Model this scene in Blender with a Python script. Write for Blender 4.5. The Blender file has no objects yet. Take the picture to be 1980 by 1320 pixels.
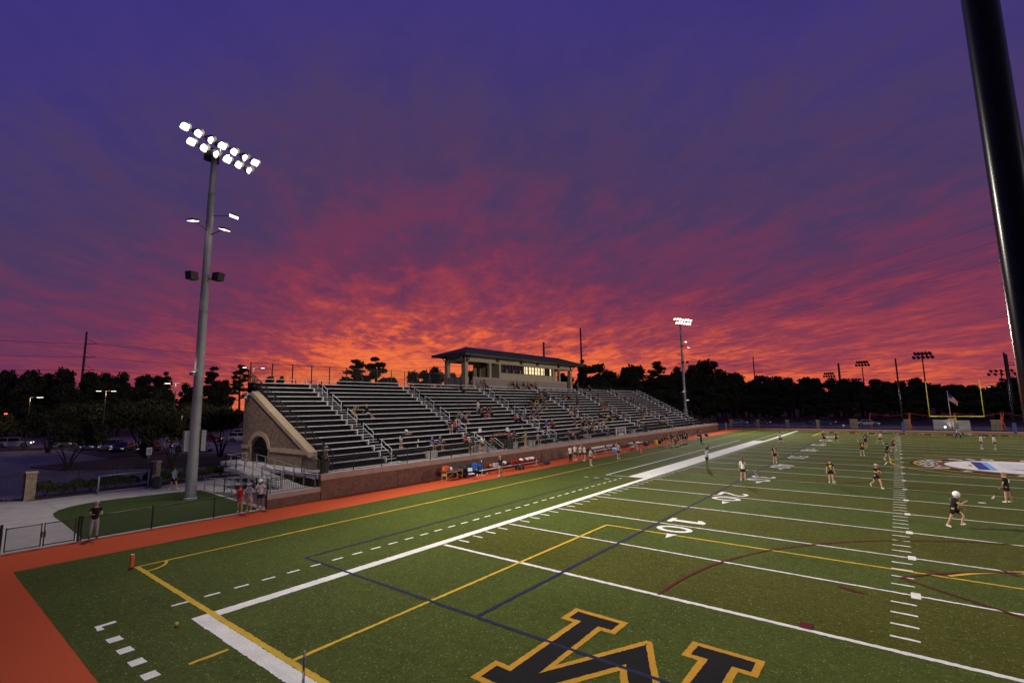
import bpy, bmesh, math, random
from mathutils import Vector, Matrix, noise
from mathutils.geometry import tessellate_polygon

SC = bpy.context.scene
COL = SC.collection
R = math.radians
PI = math.pi

# ------------------------------------------------------------------ camera
def make_camera():
    cd = bpy.data.cameras.new("camera")
    cam = bpy.data.objects.new("camera", cd)
    COL.objects.link(cam)
    yaw, pit, rol = R(-38.1), R(7.52), R(-0.81)
    f = Vector((math.sin(yaw)*math.cos(pit), math.cos(yaw)*math.cos(pit), math.sin(pit)))
    r0 = Vector((math.cos(yaw), -math.sin(yaw), 0))
    u0 = r0.cross(f)
    r = r0*math.cos(rol) + u0*math.sin(rol)
    u = u0*math.cos(rol) - r0*math.sin(rol)
    m = Matrix(((r.x, u.x, -f.x, 16.24), (r.y, u.y, -f.y, -15.56), (r.z, u.z, -f.z, 6.01), (0, 0, 0, 1)))
    cam.matrix_world = m
    cd.sensor_width = 36.0
    cd.lens = 17.01
    cd.clip_start = 0.1
    cd.clip_end = 6000
    SC.camera = cam
make_camera()

# ------------------------------------------------------------------ render and exposure
SC.view_settings.view_transform = 'Standard'
SC.view_settings.look = 'None'
SC.view_settings.exposure = 0.0
SC.view_settings.gamma = 1.0
SC.render.engine = 'CYCLES'
cy = SC.cycles
cy.use_denoising = True
cy.max_bounces = 4
cy.diffuse_bounces = 2
cy.glossy_bounces = 2
cy.transmission_bounces = 3
cy.transparent_max_bounces = 10
cy.sample_clamp_indirect = 4
cy.use_light_tree = True
cy.caustics_reflective = False
cy.caustics_refractive = False

# ------------------------------------------------------------------ dusk sky
def lin(c):
    return tuple((v/255/12.92 if v/255 <= .04045 else ((v/255+.055)/1.055)**2.4) for v in c)

class NT:
    def __init__(s, tree): s.t = tree; s.n = tree.nodes; s.l = tree.links
    def node(s, typ, **kw):
        n = s.n.new(typ)
        for k, v in kw.items(): setattr(n, k, v)
        return n
    def val(s, sock, v):
        if hasattr(v, 'is_linked') or isinstance(v, bpy.types.NodeSocket): s.l.new(v, sock)
        else: sock.default_value = v
    def math(s, op, a, b=None, c=None, clamp=False):
        n = s.node('ShaderNodeMath', operation=op, use_clamp=clamp)
        s.val(n.inputs[0], a)
        if b is not None: s.val(n.inputs[1], b)
        if c is not None: s.val(n.inputs[2], c)
        return n.outputs[0]
    def vmath(s, op, a, b=None, out=0):
        n = s.node('ShaderNodeVectorMath', operation=op)
        s.val(n.inputs[0], a)
        if b is not None: s.val(n.inputs[1], b)
        return n.outputs[out]
    def noise(s, vec, scale, detail=4, rough=.55, dist=0.0, out=0):
        n = s.node('ShaderNodeTexNoise')
        if vec is not None: s.l.new(vec, n.inputs['Vector'])
        n.inputs['Scale'].default_value = scale; n.inputs['Detail'].default_value = detail
        n.inputs['Roughness'].default_value = rough; n.inputs['Distortion'].default_value = dist
        return n.outputs[out]
    def ramp(s, fac, stops, interp='LINEAR'):
        n = s.node('ShaderNodeValToRGB'); s.l.new(fac, n.inputs[0]); cr = n.color_ramp
        cr.interpolation = interp
        while len(cr.elements) < len(stops): cr.elements.new(.5)
        for e, (p, c) in zip(cr.elements, stops):
            e.position = p; e.color = (c[0], c[1], c[2], 1)
        return n.outputs[0]
    def mix(s, fac, a, b, blend='MIX'):
        n = s.node('ShaderNodeMix', data_type='RGBA', blend_type=blend)
        s.val(n.inputs[0], fac)
        s.val(n.inputs[6], a if not isinstance(a, tuple) else (a[0], a[1], a[2], 1))
        s.val(n.inputs[7], b if not isinstance(b, tuple) else (b[0], b[1], b[2], 1))
        return n.outputs[2]
    def maprange(s, v, a, b, c, d, smooth=False):
        n = s.node('ShaderNodeMapRange')
        if smooth: n.interpolation_type = 'SMOOTHSTEP'
        s.val(n.inputs[0], v)
        for i, x in enumerate((a, b, c, d)): n.inputs[i+1].default_value = x
        return n.outputs[0]
    def comb(s, x, y, z=0.0):
        n = s.node('ShaderNodeCombineXYZ'); s.val(n.inputs[0], x); s.val(n.inputs[1], y); s.val(n.inputs[2], z)
        return n.outputs[0]

SUN_AZ = R(-49.5)        # where the sun has gone down, clockwise from +Y
def make_world():
    w = bpy.data.worlds.new("World"); SC.world = w; w.use_nodes = True
    t = NT(w.node_tree); t.n.clear()
    tc = t.node('ShaderNodeTexCoord'); d = t.vmath('NORMALIZE', tc.outputs['Generated'])
    sx = t.node('ShaderNodeSeparateXYZ'); t.l.new(d, sx.inputs[0]); X, Y, Z = sx.outputs
    zc = t.math('MAXIMUM', Z, 0.0)
    el = t.math('MULTIPLY', t.math('ARCSINE', zc), 180/PI)
    ca, sa = math.cos(SUN_AZ), math.sin(SUN_AZ)
    along = t.math('ADD', t.math('MULTIPLY', X, sa), t.math('MULTIPLY', Y, ca))
    across = t.math('SUBTRACT', t.math('MULTIPLY', X, ca), t.math('MULTIPLY', Y, sa))
    az = t.math('MULTIPLY', t.math('ARCTAN2', across, along), 180/PI)      # degrees off the sunset, + to the right
    azr = t.math('MAXIMUM', az, 0.0); azl = t.math('MAXIMUM', t.math('MULTIPLY', az, -1.0), 0.0)
    def hump(o, wdt, a): return t.math('MULTIPLY', a, t.math('SUBTRACT', 1.0, t.math('EXPONENT', t.math('MULTIPLY', t.math('POWER', t.math('DIVIDE', o, wdt), 2.0), -1.0))))
    shift = t.math('ADD', t.math('ADD', hump(azl, 31.0, 19.0), hump(azr, 40.0, 7.5)), t.maprange(el, 8, 20, 0.0, 3.0))
    # a flat cloud deck: project the view ray on a plane overhead
    den = t.math('ADD', zc, 0.075)
    u = t.math('DIVIDE', along, den); v = t.math('DIVIDE', across, den)
    p1 = t.comb(t.math('MULTIPLY', u, 0.5), v, 1.7)
    n1 = t.noise(p1, 3.4, 6, .62, .35)
    n2 = t.noise(t.comb(t.math('MULTIPLY', u, .34), v, 5.3), 0.8, 3, .5, .2)
    n3 = t.noise(t.comb(t.math('MULTIPLY', u, .65), v, 9.0), 8.5, 5, .62, .4)
    c1 = t.math('SUBTRACT', n1, 0.5); c2 = t.math('SUBTRACT', n2, 0.5); c3 = t.math('SUBTRACT', n3, 0.5)
    amp = t.maprange(el, 0, 20, 6.0, 24.0)
    amp2 = t.maprange(el, 3, 24, 3.0, 15.0)
    dsp = t.math('ADD', t.math('MULTIPLY', c1, amp), t.math('MULTIPLY', c2, amp2))
    dsp = t.math('ADD', dsp, t.math('MULTIPLY', c3, t.maprange(el, 0, 22, 7.0, 14.0)))
    # thin level bars of cloud close to the horizon
    nb = t.noise(t.comb(t.math('MULTIPLY', az, .035), t.math('MULTIPLY', el, .42), 2.2), 1.6, 4, .6, .25)
    dsp = t.math('ADD', dsp, t.math('MULTIPLY', t.math('SUBTRACT', nb, .5), t.maprange(el, 0, 16, 13.0, 0.0)))
    fade = t.maprange(el, 24, 46, 1.0, .6)
    te = t.math('ADD', t.math('ADD', el, shift), t.math('MULTIPLY', dsp, fade))
    fac = t.math('DIVIDE', te, 60.0, clamp=True)
    stops = [(0.0, (250, 128, 66)), (4.5, (240, 114, 66)), (7, (221, 95, 66)), (9, (178, 74, 72)), (11.5, (152, 62, 77)), (14.5, (134, 57, 80)), (18, (113, 54, 85)),
             (23.5, (97, 56, 91)), (29, (80, 58, 96)), (35, (73, 58, 104)), (42, (66, 54, 119)), (49, (60, 51, 126)), (60, (52, 46, 114))]
    col = t.ramp(fac, [(a/60.0, lin(c)) for a, c in stops])
    # cloud body: greyer, darker tufts
    dk = t.maprange(t.math('ADD', c1, t.math('MULTIPLY', c3, .5)), -.12, .2, 0.0, 1.0, True)
    dark = t.math('MULTIPLY', dk, .24)
    col = t.mix(dark, col, lin((62, 52, 86)))
    # behind the viewer the sky is plain late-dusk blue
    back = t.maprange(az, 0, 1, 0, 1)
    aa = t.math('ABSOLUTE', az)
    bk = t.maprange(aa, 70, 150, 0.0, 1.0, True)
    col = t.mix(bk, col, lin((58, 52, 92)))
    bg = t.node('ShaderNodeBackground'); t.l.new(col, bg.inputs[0]); bg.inputs[1].default_value = 1.0
    add = bg
    out = t.node('ShaderNodeOutputWorld'); t.l.new(add.outputs[0], out.inputs[0])
    w.cycles.sampling_method = 'MANUAL'; w.cycles.sample_map_resolution = 512
make_world()

# ------------------------------------------------------------------ materials
MATS = {}
def mat(name, col, rough=.7, metal=0.0, nscale=6.0, namt=.18, bump=0.0, bscale=None, emit=None, estr=0.0, spec=.4, trans=0.0, coords='Object', twosided=True):
    if name in MATS: return MATS[name]
    m = bpy.data.materials.new(name); m.use_nodes = True
    t = NT(m.node_tree); t.n.clear()
    out = t.node('ShaderNodeOutputMaterial'); b = t.node('ShaderNodeBsdfPrincipled')
    t.l.new(b.outputs[0], out.inputs[0])
    tc = t.node('ShaderNodeTexCoord').outputs[coords]
    n = t.noise(tc, nscale, 4, .6)
    lo = tuple(max(0, c*(1-namt)) for c in col); hi = tuple(min(1, c*(1+namt)) for c in col)
    c = t.ramp(n, [(.3, lo), (.7, hi)])
    t.l.new(c, b.inputs['Base Color'])
    b.inputs['Roughness'].default_value = rough; b.inputs['Metallic'].default_value = metal
    b.inputs['Specular IOR Level'].default_value = spec
    if bump:
        bn = t.node('ShaderNodeBump'); bn.inputs['Strength'].default_value = bump; bn.inputs['Distance'].default_value = .02
        t.l.new(t.noise(tc, bscale or nscale*3, 5, .6), bn.inputs['Height']); t.l.new(bn.outputs[0], b.inputs['Normal'])
    if emit:
        b.inputs['Emission Color'].default_value = (*emit, 1); b.inputs['Emission Strength'].default_value = estr
    if trans:
        b.inputs['Transmission Weight'].default_value = trans
    MATS[name] = m
    return m

def brick_mat(name, c1, c2, mortar, bw=.4, bh=.2, axis='XZ', rough=.9, stone=False):
    if name in MATS: return MATS[name]
    m = bpy.data.materials.new(name); m.use_nodes = True
    t = NT(m.node_tree); t.n.clear()
    out = t.node('ShaderNodeOutputMaterial'); b = t.node('ShaderNodeBsdfPrincipled'); t.l.new(b.outputs[0], out.inputs[0])
    g = t.node('ShaderNodeNewGeometry'); s = t.node('ShaderNodeSeparateXYZ'); t.l.new(g.outputs['Position'], s.inputs[0])
    h = t.math('ADD', s.outputs[0], s.outputs[1])
    v = t.comb(h, s.outputs[2])
    br = t.node('ShaderNodeTexBrick'); t.l.new(v, br.inputs['Vector'])
    br.inputs['Color1'].default_value = (*c1, 1); br.inputs['Color2'].default_value = (*c2, 1); br.inputs['Mortar'].default_value = (*mortar, 1)
    br.inputs['Scale'].default_value = 1.0; br.inputs['Brick Width'].default_value = bw; br.inputs['Row Height'].default_value = bh
    br.inputs['Mortar Size'].default_value = .014; br.inputs['Bias'].default_value = 0.0
    n = t.noise(g.outputs['Position'], 2.3, 5, .65)
    n2 = t.noise(g.outputs['Position'], 11, 3, .6)
    k = t.math('ADD', t.maprange(n, .3, .7, .70, 1.22), t.maprange(n2, .35, .65, -.3, .3))
    c = t.mix(1.0, br.outputs[0], t.comb(k, k, k), 'MULTIPLY')
    t.l.new(c, b.inputs['Base Color']); b.inputs['Roughness'].default_value = rough
    bn = t.node('ShaderNodeBump'); bn.inputs['Strength'].default_value = .5; bn.inputs['Distance'].default_value = .02
    hgt = t.math('ADD', t.math('MULTIPLY', br.outputs['Fac'], -1.0), t.math('MULTIPLY', n2, .8))
    t.l.new(hgt, bn.inputs['Height']); t.l.new(bn.outputs[0], b.inputs['Normal'])
    MATS[name] = m
    return m

def turf_mat(name, base_a, base_b, stripes=True, sparkle=True):
    if name in MATS: return MATS[name]
    m = bpy.data.materials.new(name); m.use_nodes = True
    t = NT(m.node_tree); t.n.clear()
    out = t.node('ShaderNodeOutputMaterial'); b = t.node('ShaderNodeBsdfPrincipled'); t.l.new(b.outputs[0], out.inputs[0])
    g = t.node('ShaderNodeNewGeometry'); pos = g.outputs['Position']
    s = t.node('ShaderNodeSeparateXYZ'); t.l.new(pos, s.inputs[0])
    big = t.noise(pos, .22, 4, .6); mid = t.noise(pos, 3.1, 4, .65); fine = t.noise(pos, 26, 3, .7)
    tuft = t.noise(pos, 70, 2, .6)
    if stripes:
        k = t.math('FLOORED_MODULO', t.math('DIVIDE', s.outputs[1], 9.144), 1.0)
        band = t.math('GREATER_THAN', k, .5)
        ins = t.math('MULTIPLY', t.math('MULTIPLY', t.math('GREATER_THAN', s.outputs[0], 0.0), t.math('LESS_THAN', s.outputs[0], 48.77)),
                     t.math('MULTIPLY', t.math('GREATER_THAN', s.outputs[1], 0.0), t.math('LESS_THAN', s.outputs[1], 91.44)))
        f = t.math('MULTIPLY', t.math('SUBTRACT', 1.0, band), ins)
        col = t.mix(f, base_a, base_b)
    else:
        col = t.mix(0.0, base_a, base_b)
    k1 = t.math('ADD', t.maprange(big, .3, .7, .86, 1.14), t.maprange(mid, .3, .7, -.16, .16))
    k1 = t.math('ADD', k1, t.maprange(fine, .3, .7, -.42, .42))
    k1 = t.math('ADD', k1, t.maprange(tuft, .3, .7, -.3, .3))
    k1 = t.math('ADD', k1, t.maprange(t.noise(pos, 8.5, 4, .75), .3, .7, -.3, .3))
    col = t.mix(1.0, col, t.comb(k1, k1, k1), 'MULTIPLY')
    if sparkle:  # glints of the turf sheen, mixed into the colour as pale specks
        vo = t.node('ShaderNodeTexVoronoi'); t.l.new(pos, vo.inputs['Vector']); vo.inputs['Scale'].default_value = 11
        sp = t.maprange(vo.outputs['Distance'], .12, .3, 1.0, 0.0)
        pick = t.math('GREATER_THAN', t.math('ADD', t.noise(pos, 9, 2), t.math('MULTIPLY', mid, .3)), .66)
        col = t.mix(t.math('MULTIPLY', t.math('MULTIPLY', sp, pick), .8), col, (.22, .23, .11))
    t.l.new(col, b.inputs['Base Color'])
    b.inputs['Roughness'].default_value = .8; b.inputs['Specular IOR Level'].default_value = .06
    bn = t.node('ShaderNodeBump'); bn.inputs['Strength'].default_value = .6; bn.inputs['Distance'].default_value = .03
    t.l.new(t.math('ADD', t.noise(pos, 34, 3, .7), t.math('MULTIPLY', mid, .5)), bn.inputs['Height']); t.l.new(bn.outputs[0], b.inputs['Normal'])
    MATS[name] = m
    return m

def paint_mat(name, col):
    """sewn-in coloured turf: same pile as the field, another colour, ragged edge comes from the pile bump"""
    if name in MATS: return MATS[name]
    m = bpy.data.materials.new(name); m.use_nodes = True
    t = NT(m.node_tree); t.n.clear()
    out = t.node('ShaderNodeOutputMaterial'); b = t.node('ShaderNodeBsdfPrincipled'); t.l.new(b.outputs[0], out.inputs[0])
    g = t.node('ShaderNodeNewGeometry'); pos = g.outputs['Position']
    k = t.math('ADD', t.maprange(t.noise(pos, 30, 3, .7), .25, .75, .72, 1.2), t.maprange(t.noise(pos, 1.3, 4, .6), .3, .7, -.1, .1))
    c = t.mix(1.0, col, t.comb(k, k, k), 'MULTIPLY')
    t.l.new(c, b.inputs['Base Color']); b.inputs['Roughness'].default_value = .8; b.inputs['Specular IOR Level'].default_value = .08
    bn = t.node('ShaderNodeBump'); bn.inputs['Strength'].default_value = .5; bn.inputs['Distance'].default_value = .02
    t.l.new(t.noise(pos, 40, 3, .7), bn.inputs['Height']); t.l.new(bn.outputs[0], b.inputs['Normal'])
    MATS[name] = m
    return m

# ------------------------------------------------------------------ mesh building
class MB:
    def __init__(s): s.v = []; s.f = []; s.m = []; s.k = 0
    def add(s, vs, fs, k=None):
        o = len(s.v); s.v += [tuple(p) for p in vs]
        for f in fs: s.f.append(tuple(i+o for i in f)); s.m.append(s.k if k is None else k)
        return s
    def box(s, x0, y0, z0, x1, y1, z1, k=None):
        if x0 > x1: x0, x1 = x1, x0
        if y0 > y1: y0, y1 = y1, y0
        if z0 > z1: z0, z1 = z1, z0
        return s.add([(x0,y0,z0),(x1,y0,z0),(x1,y1,z0),(x0,y1,z0),(x0,y0,z1),(x1,y0,z1),(x1,y1,z1),(x0,y1,z1)],
                     [(0,3,2,1),(4,5,6,7),(0,1,5,4),(1,2,6,5),(2,3,7,6),(3,0,4,7)], k)
    def bar(s, a, b, w, h=None, k=None, up=(0,0,1)):
        """box beam from a to b, w wide, h high"""
        h = h or w; a = Vector(a); b = Vector(b); d = (b-a).normalized(); up = Vector(up)
        if abs(d.dot(up)) > .95: up = Vector((1, 0, 0))
        sx = d.cross(up).normalized()*(w/2); sz = sx.cross(d).normalized()*(h/2)
        vs = [a-sx-sz, a+sx-sz, a+sx+sz, a-sx+sz, b-sx-sz, b+sx-sz, b+sx+sz, b-sx+sz]
        return s.add(vs, [(0,1,2,3),(7,6,5,4),(4,5,1,0),(5,6,2,1),(6,7,3,2),(7,4,0,3)], k)
    def cyl(s, a, b, r0, r1=None, n=10, k=None, caps=True):
        r1 = r0 if r1 is None else r1; a = Vector(a); b = Vector(b); d = (b-a).normalized()
        up = Vector((0,0,1)) if abs(d.z) < .95 else Vector((1,0,0))
        x = d.cross(up).normalized(); y = d.cross(x)
        vs = [];
        for (c, r) in ((a, r0), (b, r1)):
            for i in range(n):
                t = 2*PI*i/n; vs.append(c + x*math.cos(t)*r + y*math.sin(t)*r)
        fs = [(i, i+n, (i+1)%n+n, (i+1)%n) for i in range(n)]
        if caps: fs += [tuple(range(n)), tuple(reversed(range(n, 2*n)))]
        return s.add(vs, fs, k)
    def tube(s, pts, r, n=8, k=None):
        pts = [Vector(p) for p in pts]; vs = []; rs = r if isinstance(r, (list, tuple)) else [r]*len(pts)
        for i, p in enumerate(pts):
            d = (pts[min(i+1, len(pts)-1)] - pts[max(i-1, 0)]).normalized()
            up = Vector((0,0,1)) if abs(d.z) < .9 else Vector((0,1,0))
            x = d.cross(up).normalized(); y = d.cross(x)
            for j in range(n):
                t = 2*PI*j/n; vs.append(p + (x*math.cos(t) + y*math.sin(t))*rs[i])
        fs = []
        for i in range(len(pts)-1):
            for j in range(n): fs.append((i*n+j, i*n+n+j, i*n+n+(j+1)%n, i*n+(j+1)%n))
        fs += [tuple(range(n)), tuple(reversed(range(len(vs)-n, len(vs))))]
        return s.add(vs, fs, k)
    def lathe(s, c, prof, n=16, k=None):
        """prof: list of (radius, z) from bottom to top"""
        vs = []; cx, cy, cz = c
        for r, z in prof:
            for j in range(n):
                t = 2*PI*j/n; vs.append((cx + r*math.cos(t), cy + r*math.sin(t), cz + z))
        fs = []
        for i in range(len(prof)-1):
            for j in range(n): fs.append((i*n+j, i*n+(j+1)%n, i*n+n+(j+1)%n, i*n+n+j))
        fs += [tuple(reversed(range(n))), tuple(range(len(vs)-n, len(vs)))]
        return s.add(vs, fs, k)
    def poly(s, pts2, z, k=None):
        """flat polygon (concave allowed) at height z facing up"""
        tri = tessellate_polygon([[Vector((p[0], p[1], 0)) for p in pts2]])
        vs = [(p[0], p[1], z) for p in pts2]; fs = []
        for a, b, c in tri:
            A, B, C_ = pts2[a], pts2[b], pts2[c]
            cr = (B[0]-A[0])*(C_[1]-A[1]) - (B[1]-A[1])*(C_[0]-A[0])
            fs.append((a, b, c) if cr > 0 else (a, c, b))
        return s.add(vs, fs, k)
    def prism(s, pts2, a, b, plane='XZ', k=None):
        """polygon extruded along the axis missing from plane, from a to b"""
        def P(p, t): return (p[0], t, p[1]) if plane == 'XZ' else ((t, p[0], p[1]) if plane == 'YZ' else (p[0], p[1], t))
        tri = tessellate_polygon([[Vector((p[0], p[1], 0)) for p in pts2]]); n = len(pts2)
        vs = [P(p, a) for p in pts2] + [P(p, b) for p in pts2]
        fs = [tuple(t) for t in tri] + [tuple(i+n for i in reversed(t)) for t in tri]
        fs += [(i, (i+1)%n, (i+1)%n+n, i+n) for i in range(n)]
        return s.add(vs, fs, k)
    def ribbon(s, pts, w, z, closed=False, k=None, jit=0.0, step=.09):
        """flat stripe of width w along pts, mitred"""
        if jit:
            dn = []; q = list(pts)+([pts[0]] if closed else [])
            for a, b in zip(q[:-1], q[1:]):
                m_ = max(1, int(math.dist(a, b)/step)); dn += [(a[0]+(b[0]-a[0])*i/m_, a[1]+(b[1]-a[1])*i/m_) for i in range(m_)]
            pts = dn+([] if closed else [q[-1]])
        JR = random.Random(len(pts))
        P = [Vector((p[0], p[1])) for p in pts]; n = len(P); vs = []
        for i in range(n):
            a = P[i-1] if (i or closed) else None; b = P[(i+1) % n] if (i < n-1 or closed) else None
            d1 = (P[i]-a).normalized() if a is not None else None; d2 = (b-P[i]).normalized() if b is not None else None
            d1 = d1 or d2; d2 = d2 or d1
            n1 = Vector((-d1.y, d1.x)); n2 = Vector((-d2.y, d2.x)); mn = (n1+n2)
            mn = mn.normalized() if mn.length > 1e-6 else n1
            L = (w/2)/max(.35, mn.dot(n1))
            La, Lb = L+JR.gauss(0, jit), L+JR.gauss(0, jit)
            vs += [(P[i].x+mn.x*La, P[i].y+mn.y*La, z), (P[i].x-mn.x*Lb, P[i].y-mn.y*Lb, z)]
        fs = [(2*i+1, 2*i+3, 2*i+2, 2*i) for i in range(n-1)]
        if closed: fs.append((2*n-1, 1, 0, 2*n-2))
        return s.add(vs, fs, k)
    def xf(s, m):
        s.v = [tuple(m @ Vector(p)) for p in s.v]; return s
    def build(s, name, mats, parent=None, smooth=False, base=True, recalc=False, bevel=0.0):
        mats = mats if isinstance(mats, (list, tuple)) else [mats]
        o = (0, 0, 0)
        if parent is not None: off = world_loc(parent)
        elif base and s.v:
            xs = [p[0] for p in s.v]; ys = [p[1] for p in s.v]; zs = [p[2] for p in s.v]
            off = Vector(((min(xs)+max(xs))/2, (min(ys)+max(ys))/2, min(zs)))
        else: off = Vector((0, 0, 0))
        me = bpy.data.meshes.new(name)
        me.from_pydata([(p[0]-off.x, p[1]-off.y, p[2]-off.z) for p in s.v], [], s.f)
        for m in mats: me.materials.append(m)
        if len(mats) > 1: me.polygons.foreach_set('material_index', s.m)
        if recalc:
            bm = bmesh.new(); bm.from_mesh(me); bmesh.ops.recalc_face_normals(bm, faces=bm.faces[:]); bm.to_mesh(me); bm.free()
        if smooth: me.polygons.foreach_set('use_smooth', [True]*len(me.polygons))
        me.update()
        ob = bpy.data.objects.new(name, me); COL.objects.link(ob)
        if bevel:
            bv = ob.modifiers.new('bevel', 'BEVEL'); bv.width = bevel; bv.segments = 2; bv.limit_method = 'ANGLE'
        if parent is not None: ob.parent = parent
        else: ob.location = off
        return ob

def world_loc(o):
    v = Vector((0, 0, 0))
    while o is not None: v += o.location; o = o.parent
    return v
def tag(o, label, cat, group=None):
    o['label'] = label; o['category'] = cat
    if group: o['group'] = group
    return o
def thing(name, label, cat, loc=(0,0,0), rz=0.0, group=None):
    o = bpy.data.objects.new(name, None); o.empty_display_size = .3; COL.objects.link(o)
    o.location = loc; o.rotation_euler = (0, 0, rz)
    return tag(o, label, cat, group)
def struct(name, mb, m, smooth=False):
    o = mb.build(name, m, base=False, smooth=smooth); o['kind'] = 'structure'; return o
def copy_tree(o, parent=None):
    c = o.copy(); COL.objects.link(c)
    if parent is not None: c.parent = parent
    for ch in list(o.children): copy_tree(ch, c)
    return c

M_WHITE = mat('white_paint', (.78, .77, .75), .6, namt=.05)
M_STEEL = mat('galvanised_steel', (.36, .37, .37), .5, .3, nscale=3, namt=.12)
M_ALU = mat('aluminium', (.62, .60, .58), .42, .25, nscale=4, namt=.1)
M_BLACK = mat('black_coating', (.012, .012, .014), .45, namt=.2)
M_CONC = mat('concrete', (.36, .33, .31), .9, nscale=1.2, namt=.16, bump=.15, bscale=30, coords='Object')
M_RUBBER = mat('rubber', (.015, .015, .015), .8)

# ================================================================== GROUND
YD = .9144
FL, FW = 100*YD, 48.77            # field of play: goal line at Y=0, far goal line at Y=91.44, sideline at X=0
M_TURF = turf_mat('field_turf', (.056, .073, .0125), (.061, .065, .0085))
M_TURF2 = turf_mat('side_turf', (.038, .058, .016), (.038, .058, .016), stripes=False, sparkle=False)
M_TRACK = mat('red_track', (.46, .076, .028), .9, spec=.08, nscale=40, namt=.22, bump=.3, bscale=60, coords='Object')
M_ASPH = mat('asphalt', (.24, .22, .21), .85, nscale=.8, namt=.2, bump=.2, bscale=40)
M_EARTH = mat('dark_earth', (.045, .045, .028), .95, nscale=.5, namt=.4)
M_MULCH = mat('mulch', (.07, .04, .028), .95, nscale=5, namt=.5, bump=.5)
M_LAWN = mat('dark_lawn', (.03, .045, .017), .95, nscale=3, namt=.4, bump=.4)

g = MB(); g.add([(-2500,-1500,-.08),(2500,-1500,-.08),(2500,3500,-.08),(-2500,3500,-.08)], [(0,1,2,3)])
struct('ground', g, M_EARTH)
g = MB(); g.add([(-150,-60,-.05),(-33.5,-60,-.05),(-33.5,75,-.05),(-150,75,-.05)], [(0,1,2,3)])
g.add([(-40,118.5,-.05),(60,118.5,-.05),(60,135,-.05),(-40,135,-.05)], [(0,1,2,3)])
struct('parking_lot', g, M_ASPH)
# planted islands with a kerb
isl = [[(-59.4,-5.5),(-62.1,1.0),(-62.6,8.8),(-49.5,20.0),(-43.3,14.5),(-43.3,4.6),(-50.0,-1.4),(-52.8,-4.0)],
       [(-98,-6.5),(-90.0,2.4),(-64.6,2.4),(-64.7,9.3),(-75.6,12.7),(-92.8,7.9),(-101,-3.0)]]
g = MB(); k = MB()
for p in isl:
    g.prism(p, -.05, .09, 'XY'); k.ribbon(p, .16, .094, closed=True)
struct('planted_islands', g, M_MULCH); struct('island_kerbs', k, M_CONC)
k = MB()
for (x, y0, y1) in [(-77.3,-9,-3.6),(-72.9,-9,-3.6),(-68.5,-9,-3.5),(-64.6,-9,-3.6),(-60.8,-9,-5.8),(-81.7,-9,-3.6),(-86,-9,-3.6)]:
    k.box(x-.06, y0, -.046, x+.06, y1, -.042)
for i in range(9): k.box(-58-i*2.8-.05, 12.5, -.046, -58-i*2.8+.05, 17.5, -.042)
struct('parking_stripes', k, M_WHITE)
# concrete plaza left of the fence, strip of concrete beyond the far track
g = MB(); g.poly([(-14.0,-40),(-14.0,4.3),(-31.0,4.3),(-31.0,-9.2),(-36,-13),(-36,-40)], -.012)
g.add([(-40,106.9,-.012),(70,106.9,-.012),(70,110.6,-.012),(-40,110.6,-.012)], [(0,1,2,3)])
struct('concrete_path', g, M_CONC)
j = MB()
for y in (-8.6, -3.6, 1.2): j.box(-31.0, y-.012, -.011, -22, y+.012, -.009)
for x in (-19, -23.5, -28): j.box(x-.012, -30, -.011, x+.012, -10.2, -.009)
struct('path_joints', j, mat('joint_line', (.14, .13, .12), .95))
g = MB(); g.poly([(-31.0,-9.2),(-31.0,4.3),(-33.5,4.3),(-33.5,-9.2)], -.008); struct('planting_bed', g, M_MULCH)
# grass patch around the light pole
arc = [(-14.45,-9.35),(-18.9,-9.2),(-22.72,-9.13),(-23.95,-8.99),(-25.08,-8.54),(-25.91,-7.79),(-26.55,-6.6),(-26.7,-5.4),(-26.5,-4.1),(-26.23,-1.97),(-25.76,-.75),(-25.3,-.62),(-14.45,-1.25)]
g = MB(); g.poly(arc, .006); struct('grass_patch', g, M_TURF2)
k = MB(); k.ribbon([(-26.1,-.42),(-25.3,-.5),(-14.45,-1.12)], .22, .05); struct('grass_kerb', k, M_CONC)
# track
g = MB(); g.add([(-14.3,-30,0),(80,-30,0),(80,106.9,0),(-14.3,106.9,0)], [(0,1,2,3)]); struct('running_track', g, M_TRACK)
k = MB(); k.box(-14.62, -14, -.01, -14.3, -1.1, .012); struct('fence_curb', k, M_CONC)
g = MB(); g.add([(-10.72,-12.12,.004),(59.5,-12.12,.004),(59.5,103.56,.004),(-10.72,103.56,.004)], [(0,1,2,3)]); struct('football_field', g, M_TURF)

# ================================================================== FIELD MARKINGS (turf sewn in other colours)
ZW, ZY, ZN, ZM, ZD, ZL = .008, .012, .016, .020, .024, .010
PW = paint_mat('white_turf', (.70, .68, .66)); PY_ = paint_mat('yellow_turf', (.55, .36, .035)); PN = paint_mat('navy_turf', (.02, .022, .065))
PM = paint_mat('maroon_turf', (.10, .014, .018)); PB = paint_mat('black_turf', (.012, .011, .013)); PG = paint_mat('gold_turf', (.52, .27, .03))
PBL = paint_mat('blue_turf', (.03, .04, .26)); PLB = paint_mat('light_blue_turf', (.22, .36, .75)); PGR = paint_mat('green_turf', (.06, .16, .05)); PR = paint_mat('red_turf', (.4, .05, .05)); PBR = paint_mat('brown_turf', (.10, .05, .03))
def arcpts(cx, cy, r, a0, a1, n=48): return [(cx+r*math.cos(R(a0+(a1-a0)*i/n)), cy+r*math.sin(R(a0+(a1-a0)*i/n))) for i in range(n+1)]
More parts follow.
